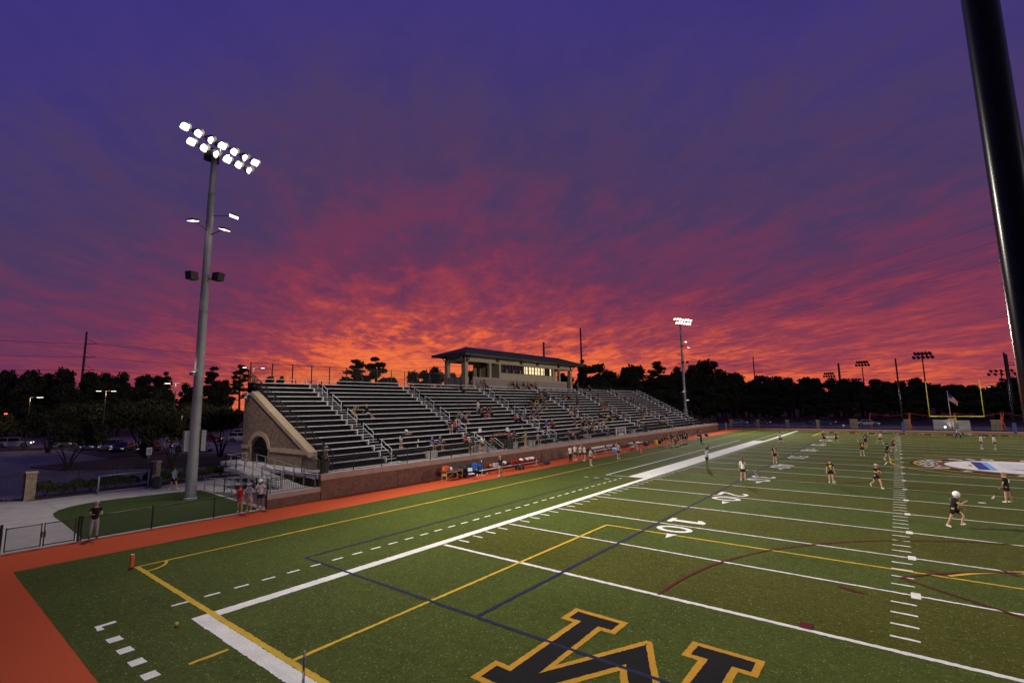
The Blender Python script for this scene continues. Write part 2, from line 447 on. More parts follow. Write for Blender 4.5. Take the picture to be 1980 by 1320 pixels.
def strip(mb, x0, y0, x1, y1, z):
    if min(y0, y1) < 26 and x0 < 30:
        xm, ym = (x0+x1)/2, (y0+y1)/2
        if abs(x1-x0) > abs(y1-y0):
            e = min(x1, 32); mb.ribbon([(x0, ym), (e, ym)], abs(y1-y0), z, jit=.009)
            if e < x1: mb.add([(e,y0,z),(x1,y0,z),(x1,y1,z),(e,y1,z)], [(0,1,2,3)])
        else:
            e = min(y1, 28); mb.ribbon([(xm, y0), (xm, e)], abs(x1-x0), z, jit=.009)
            if e < y1: mb.add([(x0,e,z),(x1,e,z),(x1,y1,z),(x0,y1,z)], [(0,1,2,3)])
    else: mb.add([(x0,y0,z),(x1,y0,z),(x1,y1,z),(x0,y1,z)], [(0,1,2,3)])
def ragged(P, amp=.006, step=.045, seed=1):
    rr = random.Random(seed); out = []
    for a, b in zip(P, P[1:]+P[:1]):
        m_ = max(1, int(math.dist(a, b)/step)); nx, ny = -(b[1]-a[1])/math.dist(a, b), (b[0]-a[0])/math.dist(a, b)
        for i in range(m_):
            d = rr.gauss(0, amp) if i else 0; out.append((a[0]+(b[0]-a[0])*i/m_+nx*d, a[1]+(b[1]-a[1])*i/m_+ny*d))
    return out
w = MB()
strip(w, -.42, -9.6, 0, 101.04, ZW); strip(w, FW, -9.6, FW+.42, 101.04, ZW)         # sidelines
strip(w, 0, -9.6, FW, -9.17, ZW); strip(w, 0, 100.6, FW, 101.04, ZW)                 # end lines
strip(w, -1.85, 25*YD, -.42, 75*YD, ZW); strip(w, FW+.42, 25*YD, FW+1.85, 75*YD, ZW) # coaches' boxes
for i in range(21):
    y = i*5*YD; h = .085 if i in (0, 20) else .055
    strip(w, .12, y-h, FW-.12, y+h, ZW)
for i in range(1, 100):
    if i % 5 == 0:
        for hx in (16.18, FW-16.18):
            if i not in (0, 100):
                y = i*YD; w.box(hx-.12, y-.29, ZW+.001, hx+.12, y+.29, ZW+.002)
        continue
    y = i*YD
    for x0 in (.12, 15.57, FW-16.18, FW-.73): strip(w, x0, y-.05, x0+.61, y+.05, ZW)
i = 0
while -9.62+i*.914 < 101: # dashes outside the sideline
    y = -9.62+i*.914
    if not (22.3 < y < 69.2): strip(w, -2.02, y, -1.9, y+.46, ZW)
    i += 1
for i in range(8): strip(w, -.82+i*.96, -11.47, -.46+i*.96, -11.17, ZW)
strip(w, -2.06, -11.47, -1.62, -11.33, ZW); strip(w, -2.06, -11.33, -1.9, -10.98, ZW+.001)
for x in (-4.9, -3.95, -3.0): strip(w, x, 20.85, x+.45, 20.97, ZW)
strip(w, -3.85, 22.86-.05, -1.85, 22.86+.05, ZW); strip(w, -3.9, 22.8, -3.77, 68.6, ZW)
struct('white_field_lines', w, PW)
y_ = MB()
XS = -7.5                                                                              # soccer touch lines and boxes
strip(y_, XS-.06, -9.12, XS+.06, 100.56, ZY); strip(y_, FW-XS-.06, -9.12, FW-XS+.06, 100.56, ZY)
strip(y_, XS, -9.17, FW-XS, -9.0, ZY); strip(y_, XS, 100.44, FW-XS, 100.6, ZY)
y_.ribbon(arcpts(XS, -9.1, .95, 0, 90, 12), .11, ZY+.001)
strip(y_, XS+.06, 45.66, FW-XS-.06, 45.78, ZL)
for s, e in ((-9.0, 7.2), (100.44, 84.24)):
    y_.ribbon([(4.27, s), (4.27, e), (FW-4.27, e), (FW-4.27, s)], .12, ZY+.0005, jit=.008)
y_.ribbon(arcpts(24.384, 1.83, 9.14, 36.6, 143.4), .14, ZY+.001); y_.ribbon(arcpts(24.384, 89.61, 9.14, 216.6, 323.4), .14, ZY+.001)
y_.ribbon(arcpts(24.384, 45.72, 9.14, 0, 360)[:-1], .14, ZY+.001, closed=True)
strip(y_, 2.36, -10.6, 2.48, -9.72, ZY); strip(y_, 4.4, 83.3, 4.52, 99.2, ZY+.002)
struct('yellow_field_lines', y_, PY_)
n_ = MB()
n_.ribbon([(-3.16, 96.0), (-3.16, -4.6), (FW+3.16, -4.6), (FW+3.16, 96.0)], .12, ZN, jit=.009)
n_.ribbon([(6.2, -4.54), (6.2, 96.0)], .14, ZN+.001, jit=.009); n_.ribbon([(FW-6.2, -4.54), (FW-6.2, 96.0)], .14, ZN+.001)
struct('navy_field_lines', n_, PN)
m_ = MB()
for c0, sg in ((0.0, 1), (FL, -1)):
    m_.ribbon([(x, c0+sg*y) for x, y in arcpts(24.384, 0, 14.6, 0, 180, 80)], .1, ZM, jit=.009)
    fan = arcpts(24.384, 0, 10.6, 36, 144, 60)
    m_.ribbon([(x, c0+sg*y) for x, y in fan], .11, ZM+.001)
    for a in (36, 144):
        m_.ribbon([(24.384+r*math.cos(R(a)), c0+sg*r*math.sin(R(a))) for r in (2.7, 10.62)], .11, ZM+.002)
    for a in (0, 22, 46, 58, 72, 90, 108, 122, 135, 158, 180):
        m_.ribbon([(24.384+r*math.cos(R(a)), c0+sg*(r*math.sin(R(a)) + (.25 if a in (0, 180) else 0))) for r in ((10.2, 11.0) if a not in (0, 180) else (10.45, 10.75))], .12 if a not in (0, 180) else .4, ZM+.003)
    m_.ribbon([(0.5, c0+sg*27.43), (FW-.5, c0+sg*27.43)], .07, ZM)
struct('maroon_field_lines', m_, PM)

# yard numbers: digit outlines in a unit box (0..1 wide, 0..1.5 high)
def digit(mb, ch, place, z):
    def rib(pts, wd, closed=False, dz=0.0): mb.ribbon([place(*p) for p in pts], wd, z+dz, closed)
    def box(x0, y0, x1, y1, dz=0.0): mb.poly([place(x0,y0), place(x1,y0), place(x1,y1), place(x0,y1)], z+dz)
    W = .26
    if ch == '0':
        rib([(.5+.36*math.cos(t*PI/16), .75+.6*math.sin(t*PI/16)) for t in range(32)], W, True)
    elif ch == '1':
        mb.poly([place(*p) for p in [(.15,0),(.85,0),(.85,.22),(.66,.22),(.66,1.5),(.36,1.5),(.1,1.25),(.1,1.08),(.36,1.16),(.36,.22),(.15,.22)]], z)
    elif ch == '2':
        rib([(.14,1.12),(.2,1.27),(.36,1.38),(.56,1.38),(.76,1.28),(.82,1.1),(.74,.88),(.5,.62),(.26,.36),(.16,.14)], W*.85); box(.05, 0, .95, .22, .0008)
    elif ch == '3':
        rib([(.14,1.2),(.26,1.34),(.48,1.4),(.7,1.33),(.8,1.15),(.72,.95),(.5,.82)], W*.8); rib([(.48,.8),(.74,.68),(.86,.45),(.74,.22),(.5,.11),(.26,.16),(.12,.34)], W*.8, dz=.0008)
    elif ch == '4':
        box(.56, 0, .82, 1.5); rib([(.62,1.42),(.14,.55)], W*.8, dz=.0008); box(.04, .36, .98, .58, .0016)
    elif ch == '5':
        box(.16, 1.28, .88, 1.5); box(.16, .8, .38, 1.28, .0008); rib([(.24,.86),(.5,.93),(.74,.82),(.84,.55),(.74,.24),(.5,.11),(.26,.15),(.12,.32)], W*.8, dz=.0016)
d = MB()
for i in range(1, 10):
    yc = i*10*YD; num = str(10*min(i, 10-i))
    for side in (0, 1):
        X0 = 6.42
        def pl(sgn, yo):
            # left numbers read from the left sideline (towards +X), right ones from the right sideline
            if side == 0: return lambda a, b: (X0+b*1.2, yo - sgn*a*1.25)
            return lambda a, b: (FW-X0-b*1.2, yo + sgn*a*1.25)
        if side == 0: digit(d, num[0], pl(1, yc+.28+1.25), ZD); digit(d, num[1], pl(1, yc-.28), ZD)
        else: digit(d, num[0], pl(1, yc-.28-1.25), ZD); digit(d, num[1], pl(1, yc+.28), ZD)
        if i != 5:
            s = -1 if i < 5 else 1; xc = 7.55 if side == 0 else FW-7.55
            d.poly([(xc-.24, yc+s*1.85), (xc+.24, yc+s*1.85), (xc, yc+s*2.65)], ZD)
struct('yard_numbers', d, PW)

def offset_poly(P, dd):
    n = len(P); out = []
    area = sum(P[i][0]*P[(i+1)%n][1]-P[(i+1)%n][0]*P[i][1] for i in range(n)); sg = 1 if area > 0 else -1
    for i in range(n):
        a = Vector(P[i-1]); b = Vector(P[i]); c = Vector(P[(i+1)%n])
        d1 = (b-a).normalized(); d2 = (c-b).normalized()
        n1 = Vector((-d1.y, d1.x))*sg; n2 = Vector((-d2.y, d2.x))*sg; m = (n1+n2).normalized()
        out.append(tuple(b + m*(dd/max(.3, m.dot(n1)))))
    return out
EM = [(8.2,2.4),(9.87,2.4),(9.87,3.25),(9.47,3.25),(9.47,5.42),(10.68,3.06),(10.82,3.06),(12.03,5.42),(12.03,3.25),(11.63,3.25),(11.63,2.4),(13.3,2.4),(13.3,3.25),(12.9,3.25),(12.9,6.1),(13.3,6.1),(13.3,7.0),(11.95,7.0),(10.75,4.78),(9.55,7.0),(8.2,7.0),(8.2,6.1),(8.6,6.1),(8.6,3.25),(8.2,3.25)]
gb, bb = MB(), MB()
P = [(x, -y) for x, y in EM]; gb.poly(ragged(P), ZY+.001); bb.poly(ragged(offset_poly(P, .17), seed=2), ZY+.003)
# letters of the far end zone (seen almost edge on) and the end-zone letters next to the M
IB = [(0,0),(2.6,0),(2.6,.9),(2.0,.9),(2.0,3.7),(2.6,3.7),(2.6,4.6),(0,4.6),(0,3.7),(.6,3.7),(.6,.9),(0,.9)]
for xc in (6.05, 9.3, 12.25, 16.6, 20.1, 22.9, 27.3, 29.6, 33, 36.5):
    Q = [(xc-1.3+p[0], 93.9+p[1]) for p in IB]; gb.poly(Q, ZY+.001); bb.poly(offset_poly(Q, .2), ZY+.003)
struct('gold_letter_borders', gb, PG); struct('black_end_zone_letters', bb, PB)

# midfield emblem
CX, CY = 24.384, 45.72
def disc(r, z, m, name, n=96):
    b = MB(); b.add([(CX,CY,z)]+[(CX+r*math.cos(2*PI*i/n), CY+r*math.sin(2*PI*i/n), z) for i in range(n)], [(0, i+1, (i+1)%n+1) for i in range(n)]); return struct(name, b, m)
disc(7.62, .018, PB, 'emblem_black_disc'); 
b = MB(); b.ribbon(arcpts(CX, CY, 7.25, 0, 360, 96)[:-1], .26, .0205, True); b.ribbon(arcpts(CX, CY, 5.68, 0, 360, 96)[:-1], .14, .0205, True); struct('emblem_gold_rings', b, PG)
b = MB(); b.ribbon(arcpts(CX, CY, 5.36, 0, 360, 96)[:-1], .5, .0205, True); struct('emblem_brown_ring', b, PBR)
disc(5.12, .0225, PW, 'emblem_white_disc')
b = MB()
def polar(a, r): return (CX+r*math.cos(R(a)), CY+r*math.sin(R(a)))
def glyph(a, ch):
    # letters stand on the inner edge of the ring, tops outward
    def pl(u, v): return polar(a - (u-.5)*8.0, 5.86+v*.78)
    if ch == 'O': b.ribbon([pl(.5+.36*math.cos(t*PI/12), .75+.6*math.sin(t*PI/12)) for t in range(24)], .24, .0225, True)
    elif ch == 'S': b.ribbon([pl(*p) for p in [(.86,1.15),(.7,1.36),(.4,1.38),(.17,1.2),(.2,.95),(.5,.78),(.8,.6),(.84,.34),(.62,.13),(.32,.12),(.13,.34)]], .24, .0225)
    else: b.poly([pl(.3,0), pl(.7,0), pl(.7,1.5), pl(.3,1.5)], .0225)
for a, ch in ((152, 'S'), (164, 'O'), (176, 'S'), (188, 'O'), (200, 'S'), (212, 'O'), (128, 'S'), (116, 'I'), (104, 'O'), (80, 'S'), (64, 'O')): glyph(a, ch)
def star(a, rr, r=.5):
    c = polar(a, rr); return [(c[0]+(r if i % 2 == 0 else r*.42)*math.cos(PI/2+i*PI/5), c[1]+(r if i % 2 == 0 else r*.42)*math.sin(PI/2+i*PI/5)) for i in range(10)]
for a in (232, 262, 285, 310, 345, 20): b.poly(star(a, 6.45), .0225)
struct('emblem_white_letters', b, PW)
def chord(x): return math.sqrt(max(0, 4.2**2-(x-CX)**2))
b = MB(); b.add([(21.3,CY-3.3,.0245),(22.05,CY-3.3,.0245),(22.05,CY+3.4,.0245),(21.3,CY+3.4,.0245)], [(0,1,2,3)])
for dx, dy, ln in ((2.9,-2.4,3.6),(2.7,-.9,3.2),(2.7,.7,4.2),(2.9,2.2,3.5)): b.ribbon([(21.3+dx*.62, CY+dy),(21.3+dx+ln, CY+dy)], .16, .0245)
struct('emblem_blue_stripe', b, PBL)
b = MB(); b.add([(22.05,CY-3.3,.0245),(22.5,CY-3.3,.0245),(22.5,CY+3.4,.0245),(22.05,CY+3.4,.0245)], [(0,1,2,3)])
b.ribbon([(23.4, CY-1.7),(27.2, CY-1.7)], .2, .0245); struct('emblem_light_blue_stripe', b, PLB)
b = MB(); b.ribbon([(25.2,CY+.0),(27.6,CY+.1)], .5, .0255); struct('emblem_green_patch', b, PGR)
b = MB(); b.ribbon([(23.6,CY-2.0),(26.4,CY-1.95)], .2, .0265); struct('emblem_red_patch', b, PR)
b = MB(); b.ribbon([(20.5,CY-.5),(21.0,CY-.9),(21.05,CY+.5)], .22, .0245); struct('emblem_gold_mark', b, PG)

# ================================================================== GRANDSTAND
X1, Z1, RUN, RISE, NROW = -16.8, 1.998, .8115, .4259, 17      # first bench (front edge) and the pitch of the rows
Y0S, Y1S = 4.6, 91.8
ZW_ = 1.53                                                     # front walkway level
AISLES = [10.4, 22.0, 35.4, 49.3, 62.4, 75.4, 88.0]
AW = .62                                                       # half an aisle
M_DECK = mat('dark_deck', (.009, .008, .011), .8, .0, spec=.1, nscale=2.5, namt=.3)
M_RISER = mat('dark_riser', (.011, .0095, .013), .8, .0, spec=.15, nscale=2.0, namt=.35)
M_BENCH = mat('bench_aluminium', (.90, .87, .84), .45, .0, nscale=5, namt=.12)
M_RAIL = mat('rail_aluminium', (.88, .87, .85), .4, .0, nscale=5, namt=.06)
def rowx(i): return X1-RUN*(i-1)
def rowz(i): return Z1+RISE*(i-1)
def row_end(i):       # the right-hand ends step back a little up the stand
    return Y1S
st = thing('grandstand', 'long dark bleacher grandstand with pale aluminium bench rows beside the field', 'grandstand', (-23, 48, 0))
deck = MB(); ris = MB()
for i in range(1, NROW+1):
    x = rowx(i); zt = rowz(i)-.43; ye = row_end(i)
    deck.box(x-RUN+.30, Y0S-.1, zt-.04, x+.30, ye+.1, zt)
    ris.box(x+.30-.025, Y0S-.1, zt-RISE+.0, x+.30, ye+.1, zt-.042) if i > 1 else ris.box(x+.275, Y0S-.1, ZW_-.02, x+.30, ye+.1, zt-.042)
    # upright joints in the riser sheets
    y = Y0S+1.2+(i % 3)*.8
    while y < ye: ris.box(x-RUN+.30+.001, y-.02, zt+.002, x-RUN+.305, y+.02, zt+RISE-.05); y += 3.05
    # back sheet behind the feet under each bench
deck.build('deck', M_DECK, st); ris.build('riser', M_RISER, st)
for i in range(1, NROW+1):
    b = MB(); x = rowx(i); z = rowz(i); ye = row_end(i)
    cuts = [Y0S]
    for a in AISLES: cuts += [a-AW, a+AW]
    cuts.append(ye)
    for s in range(0, len(cuts), 2):
        y0, y1 = cuts[s], cuts[s+1]
        if i <= 2 and s == 4: y0 += 4.4                         # gap beside the small stair
        if y1-y0 < .4: continue
        b.box(x-.26, y0, z-.045, x, y1, z)
        b.box(x-.012, y0, z-.06, x+.004, y1, z+.003)          # rolled front lip
        yy = y0+.5
        while yy < y1: b.box(x-.2, yy-.02, z-.42, x-.1, yy+.02, z-.05, 1); yy += 1.83
    b.build('bench', [M_BENCH, M_RISER], st)
for a in AISLES:
    b = MB()
    for i in range(1, NROW+1):
        x = rowx(i); zt = rowz(i)-.43
        if i < NROW:
            b.box(x-.51+.28, a-AW+.05, zt, x-.51-.02, a+AW-.05, zt+RISE/2-.02)       # intermediate step
            b.box(x-.51+.285, a-AW+.04, zt+RISE/2-.022, x-.51-.02, a+AW-.04, zt+RISE/2, 1)
        b.box(x+.22, a-AW+.04, zt-.035, x+.306, a+AW-.04, zt+.006, 1)                  # pale nosing
        b.box(x-.2, a-AW-.05, zt+.004, x-.02, a-AW+.05, zt+.40, 1)                     # bench end cap
    b.build('aisle_steps', [M_RISER, M_BENCH], st)
    for (r0, r1) in ((1.2, 2.9), (4.35, 6.15), (7.4, 9.2), (10.5, 12.3), (13.5, 14.6), (15.7, 16.7)):
        b = MB()
        def pt(r, h): return (X1-RUN*(r-1)+.02, a+.0, Z1-.43+RISE*(r-1)+h)
        for h in (.92, .48):
            b.tube([pt(r0, h), pt(r1, h)], .024, 8)
        for r in (r0, r1):
            b.tube([pt(r, -.05), pt(r, .92)], .024, 8)
        b.build('handrail', M_RAIL, st, smooth=True)
# steel below and behind, so the stand is solid from other sides
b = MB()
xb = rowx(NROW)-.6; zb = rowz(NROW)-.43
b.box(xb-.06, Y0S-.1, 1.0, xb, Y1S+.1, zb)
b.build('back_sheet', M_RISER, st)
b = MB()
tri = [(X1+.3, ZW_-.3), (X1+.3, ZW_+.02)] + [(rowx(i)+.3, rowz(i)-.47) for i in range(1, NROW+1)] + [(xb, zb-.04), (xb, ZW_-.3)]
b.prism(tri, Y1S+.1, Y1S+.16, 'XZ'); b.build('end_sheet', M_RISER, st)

# walkway slab and brick retaining wall with its coping
M_BRICK_D = brick_mat('brown_brick', (.20, .088, .058), (.15, .07, .05), (.16, .095, .07), .40, .10)
M_COPING = mat('brown_coping', (.36, .25, .21), .8, nscale=1.5, namt=.14)
b = MB(); b.box(-17.1, 2.62, ZW_-.25, -14.62, 95.0, ZW_); b.box(-17.1, 2.62, ZW_-.25, -30.5, 4.2, ZW_-.001)
o = struct('walkway', b, mat('lit_walkway_concrete', (.56, .52, .49), .9, nscale=1.2, namt=.14))  # lighter copy of the concrete: the walkway's stronger light put into its colour
wt = thing('retaining_wall', 'brown brick retaining wall with pale coping below the front walkway of the grandstand', 'wall', (-14.5, 49, 0))
b = MB(); b.box(-14.62, 2.65, -.05, -14.36, 95.0, 1.24); b.build('wall', M_BRICK_D, wt)
b = MB(); b.box(-14.70, 2.6, 1.24, -14.32, 95.05, 1.58); b.box(-14.715, 2.6, 1.585, -14.305, 95.05, 1.61)
b.build('coping', M_COPING, wt)
y = 9.0; b = MB()
while y < 94: b.box(-14.358, y-.012, -.05, -14.352, y+.012, 1.24); y += 9.0
b.build('control_joint', mat('joint_dark', (.03, .02, .018), .95), wt)
lw = thing('low_brick_wall', 'low brown brick wall with wide coping in front of the concrete ramp', 'wall', (-14.5, .8, 0))
b = MB(); b.box(-14.62, -.88, -.05, -14.36, 2.6, .53); b.build('wall', M_BRICK_D, lw)
b = MB(); b.box(-14.72, -.92, .53, -14.30, 2.6, .56); b.box(-14.66, -.9, .56, -14.335, 2.6, .80); b.build('coping', M_COPING, lw)

# black picket railing along the walkway
def picket_fence(name, label, pts, z0, z1, post=2.42, gap=.12, group=None, pr=.008, zfun=None, mpost=.05, cat='railing', toprails=(0.0, -.13), mt=None, ball=False):
    """pts: plan polyline; zfun(dist) adds height"""
    mt = mt or M_BLACK
    t = thing(name, label, cat, (pts[0][0], pts[0][1], z0), group=group)
    rails = MB(); pk = MB(); d0 = 0.0; posts = []
    for a, c in zip(pts[:-1], pts[1:]):
        A = Vector((a[0], a[1], 0)); B = Vector((c[0], c[1], 0)); L = (B-A).length; n = max(1, round(L/post)); u = (B-A)/L
        zA = (zfun(d0) if zfun else 0); zB = (zfun(d0+L) if zfun else 0)
        for r in toprails: rails.bar(A+Vector((0,0,z1+zA+r)), B+Vector((0,0,z1+zB+r)), .038, .038)
        rails.bar(A+Vector((0,0,z0+zA+.1)), B+Vector((0,0,z0+zB+.1)), .036, .03)
        for i in range(n+1):
            if i == n and c is not pts[-1]: continue
            s = L*i/n; p = A+u*s; zz = zA+(zB-zA)*i/n; posts.append((p, zz))
        m = int(L/gap)
        for i in range(m):
            s = (i+.5)*L/m; p = A+u*s; zz = zA+(zB-zA)*s/L
            pk.box(p.x-pr, p.y-pr, z0+zz+.1, p.x+pr, p.y+pr, z1+zz-.01)
        d0 += L
    rails.build('rail', mt, t); pk.build('pickets', mt, t)
    for p, zz in posts:
        m = MB(); m.box(p.x-mpost/2, p.y-mpost/2, z0+zz-.02, p.x+mpost/2, p.y+mpost/2, z1+zz+.05)
        m.build('post', mt, t)
    return t
picket_fence('picket_railing', 'long black picket railing on the coping in front of the grandstand walkway', [(-14.5, 2.75), (-14.5, 94.9)], 1.60, 2.72, post=2.45)
# tall guard fences up the left end and along the back of the stand
def guard(name, label, pts, hgt, n, group=None):
    t = thing(name, label, 'fence', pts[0], group=group)
    A, B = Vector(pts[0]), Vector(pts[1]); H = Vector((0, 0, hgt)); r = MB()
    r.bar(A+H, B+H, .04); r.bar(A+Vector((0,0,.1)), B+Vector((0,0,.1)), .04)
    r.build('rail', M_BLACK, t)
    L = (B-A).length; m = int(L/.125); k = MB()
    for i in range(m):
        p = A+(B-A)*((i+.5)/m); k.box(p.x-.007, p.y-.007, p.z+.1, p.x+.007, p.y+.007, p.z+hgt)
    k.build('pickets', M_BLACK, t)
    for i in range(n+1):
        p = A+(B-A)*(i/n); q = MB(); q.box(p.x-.035, p.y-.035, p.z-.1, p.x+.035, p.y+.035, p.z+hgt+.04); q.build('post', M_BLACK, t)
guard('guard_fence', 'black picket guard fence along the stand top left of the press box', [(-30.5, 4.7, 8.35), (-30.5, 32.8, 8.35)], 1.95, 14)
guard('guard_fence', 'black picket guard fence along the stand top right of the press box', [(-30.5, 64.5, 8.35), (-30.5, 91.8, 8.35)], 1.1, 12)
guard('guard_fence', 'sloping black guard fence down the left end of the grandstand above the arched wall', [(-30.5, 4.55, 8.35), (-16.2, 4.55, 1.6)], 1.25, 11)
guard('guard_fence', 'sloping black guard fence down the far right end of the grandstand', [(-30.5, 91.9, 8.35), (-16.6, 91.9, 1.6)], .9, 11)

# arched end wall in buff brick
M_BUFF = brick_mat('buff_brick', (.33, .225, .145), (.24, .165, .115), (.15, .11, .085), .42, .2)
M_CAST = mat('cast_stone', (.50, .375, .24), .8, nscale=2, namt=.12, bump=.1)
aw = thing('arched_brick_wall', 'sloping buff brick end wall with an arched opening at the left end of the grandstand', 'wall', (-24, 4.2, 0))
YF, YB = 3.95, 4.4
acx, ar, asp, arise = -26.4, 1.55, 2.75, 1.0
def archpts(r, rise, n=20): return [(acx+r*math.cos(PI*i/n), asp+rise*math.sin(PI*i/n)) for i in range(n+1)]
ap = archpts(ar, arise)
poly = [(-29.6, 0), (acx-ar, 0), (acx-ar, asp)] + list(reversed(ap[1:-1])) + [(acx+ar, asp), (acx+ar, 0), (-17.6, 0), (-17.6, 2.25), (-18.3, 2.4), (-28.1, 7.2), (-29.6, 7.2)]
b = MB(); b.prism(poly, YF, YB, 'XZ'); b.build('wall', M_BUFF, aw, recalc=True)
# deeper jamb on the left so the reveal reads
b = MB(); b.box(acx-ar-.85, YB+.002, 0, acx-ar-.002, YB+1.0, asp); b.build('jamb', M_BUFF, aw)
b = MB()
o_ = archpts(ar+.42, arise+.40); i_ = archpts(ar+.003, arise+.003); n = len(o_)
vs = [(p[0], YF-.06, p[1]) for p in o_]+[(p[0], YF-.06, p[1]) for p in i_]+[(p[0], YF+.02, p[1]) for p in o_]+[(p[0], YF+.02, p[1]) for p in i_]
fs = []
for i in range(n-1):
    fs += [(i, i+1, n+i+1, n+i), (2*n+i, 3*n+i, 3*n+i+1, 2*n+i+1), (i, 2*n+i, 2*n+i+1, i+1), (n+i, n+i+1, 3*n+i+1, 3*n+i)]
fs += [(0, n, 3*n, 2*n), (n-1, 3*n-1, 4*n-1, 2*n-1)]
b.add(vs, fs); b.build('arch_trim', M_CAST, aw, recalc=True)
b = MB(); b.box(-29.66, YF-.07, 2.62, acx-ar-.43, YF+.02, 2.95); b.box(acx+ar+.43, YF-.07, 2.55, -18.5, YF+.02, 2.88)
b.build('string_course', M_CAST, aw)
b = MB()
b.box(-29.72, YF-.1, 7.2, -28.05, YB+.1, 7.45)
for k in range(9):       # stepped coping stones down the slope
    f0, f1 = k/9, (k+1)/9
    xa, xc = -28.1+9.9*f0, -28.1+9.9*f1; za, zc = 7.2-4.8*f0, 7.2-4.8*f1
    b.prism([(xa+.02, za+.003), (xc, zc+.003), (xc, zc+.36), (xa+.02, za+.36)], YF-.12, YB+.1, 'XZ')
b.build('coping', M_CAST, aw, recalc=True)
b = MB(); b.tube([(acx-ar+.02, 4.1, 1.0), (acx-ar+.02, 4.1, 2.9)], .03); 
for i in range(22):
    x = acx-ar+.1+i*.137; b.box(x-.008, 4.12, .3, x+.008, 4.136, asp-.02)
b.bar((acx-ar, 4.13, asp-.05), (acx+ar, 4.13, asp-.05), .04); b.bar((acx-ar, 4.13, .4), (acx+ar, 4.13, .4), .04)
b.build('gate', M_BLACK, aw)
b = MB(); b.add([(acx, 4.3, asp+.05)]+[(acx+(ar-.05)*math.cos(PI*i/16), 4.3, asp+.05+(arise-.05)*math.sin(PI*i/16)) for i in range(17)], [(0, i+2, i+1) for i in range(16)])
b.build('tympanum', mat('dark_grille', (.03, .028, .035), .7), aw)
cm = thing('security_camera', 'white security camera on the top left corner of the arched brick wall', 'camera', (-28.9, 3.8, 7.0))
b = MB(); b.lathe((-28.9, 3.72, 6.92), [(.02,0),(.1,.03),(.13,.1),(.12,.17),(.06,.2)], 12); b.build('dome', M_WHITE, cm, smooth=True)
b = MB(); b.bar((-28.9, 3.95, 7.3), (-28.9, 3.72, 7.12), .05); b.bar((-28.6, 3.72, 7.3), (-28.35, 3.65, 7.38), .1); b.build('bracket', M_WHITE, cm)

# ------------------------------------------------------------------ press box
pb = thing('press_box', 'long open-ended press box with a low dark hip roof on top of the grandstand', 'building', (-33, 48, 8.3))
M_STUC = mat('tan_stucco', (.38, .31, .22), .9, nscale=1.2, namt=.1, bump=.1)
M_PANEL = mat('mauve_panel', (.27, .22, .20), .85, nscale=.8, namt=.08)
M_ROOF = mat('green_metal_roof', (.030, .042, .034), .5, .2, nscale=1.5, namt=.25)
M_SOF = mat('soffit', (.26, .23, .18), .85)
M_GLASS = mat('dark_window_glass', (.02, .02, .024), .08, spec=.6, namt=.0)
M_LIT = mat('lit_window', (.8, .68, .42), .6, emit=(1.0, .78, .42), estr=.85, nscale=2.5, namt=.2)
M_FRAME = mat('bronze_frame', (.025, .022, .02), .5)
PF, PBk, PL, PR_ = -30.62, -34.6, 33.5, 61.9
FLR = 8.9
b = MB()
b.box(PF-.25, 35.2, 8.1, PF, 60.2, 10.05)                        # long parapet under the windows
b.box(PF-.252, 41.3, 10.05, PF-.002, 55.6, 10.95)                # wall up to the sill
b.box(PF-.25, 34.0, 12.28, PF, 61.4, 13.0)                       # beam over the openings
b.box(PBk, 34.0, 12.28, PBk+.25, 61.4, 13.0)
b.box(PBk+.02, 39.4, 8.4, PBk+.24, 55.6, 12.28)                  # back wall of the closed room
b.box(PF-.3, 41.0, 10.05, PBk+.25, 41.28, 12.28); b.box(PF-.3, 55.62, 8.6, PBk+.25, 55.9, 12.28)
b.box(PBk, 56.2, 8.4, PBk+.2, 61.4, 9.9)
b.build('wall', M_STUC, pb)
b = MB(); b.box(PF+.003, 35.4, 8.2, PF+.012, 60.0, 9.9)
b.build('front_panel', M_PANEL, pb)
b = MB()
for y in (36.8, 40.4, 42.8, 45.2, 47.6, 50, 52.4, 54.8, 57.6): b.box(PF+.0125, y-.025, 8.2, PF+.03, y+.025, 9.95)
b.build('panel_seam', M_STUC, pb)
b = MB(); b.box(PBk, PL+.02, 8.0, PF, PL+.3, 10.0); b.build('end_parapet', M_STUC, pb)
b = MB(); b.box(PBk-.03, PL-.02, 10.0, PF+.05, PL+.34, 10.08); b.box(PF-.28, 35.15, 10.05, PF+.03, 41.3, 10.11); b.box(PF-.28, 55.6, 10.05, PF+.03, 60.25, 10.11); b.build('sill', M_CAST, pb)
b = MB(); b.box(PBk, PL, FLR-.2, PF-.26, PR_, FLR); b.build('floor', M_CONC, pb)
b = MB(); b.box(PBk, PL, 12.28, PF, PL+.3, 13.0); b.box(PBk, PR_-.3, 12.28, PF, PR_, 13.0); b.build('end_beam', M_STUC, pb)
def column(x, y, s=.58):
    m = MB(); m.box(x-s/2, y-s/2, 8.2, x+s/2, y+s/2, 12.3); m.box(x-s/2-.07, y-s/2-.07, 8.2, x+s/2+.07, y+s/2+.07, 10.03); m.build('column', M_STUC, pb)
for x, y in ((PF-.2, PL+.22), (PBk+.25, PL+.22), (PBk+.25, 37.2), (PF-.2, PR_-.25), (PBk+.25, PR_-.25)): column(x, y)
for y in (38.9, 41.15, 55.9, 57.9):
    m = MB(); m.box(PF-.4, y-.22, 10.0, PF+.035, y+.22, 12.3); m.build('column', M_STUC, pb)
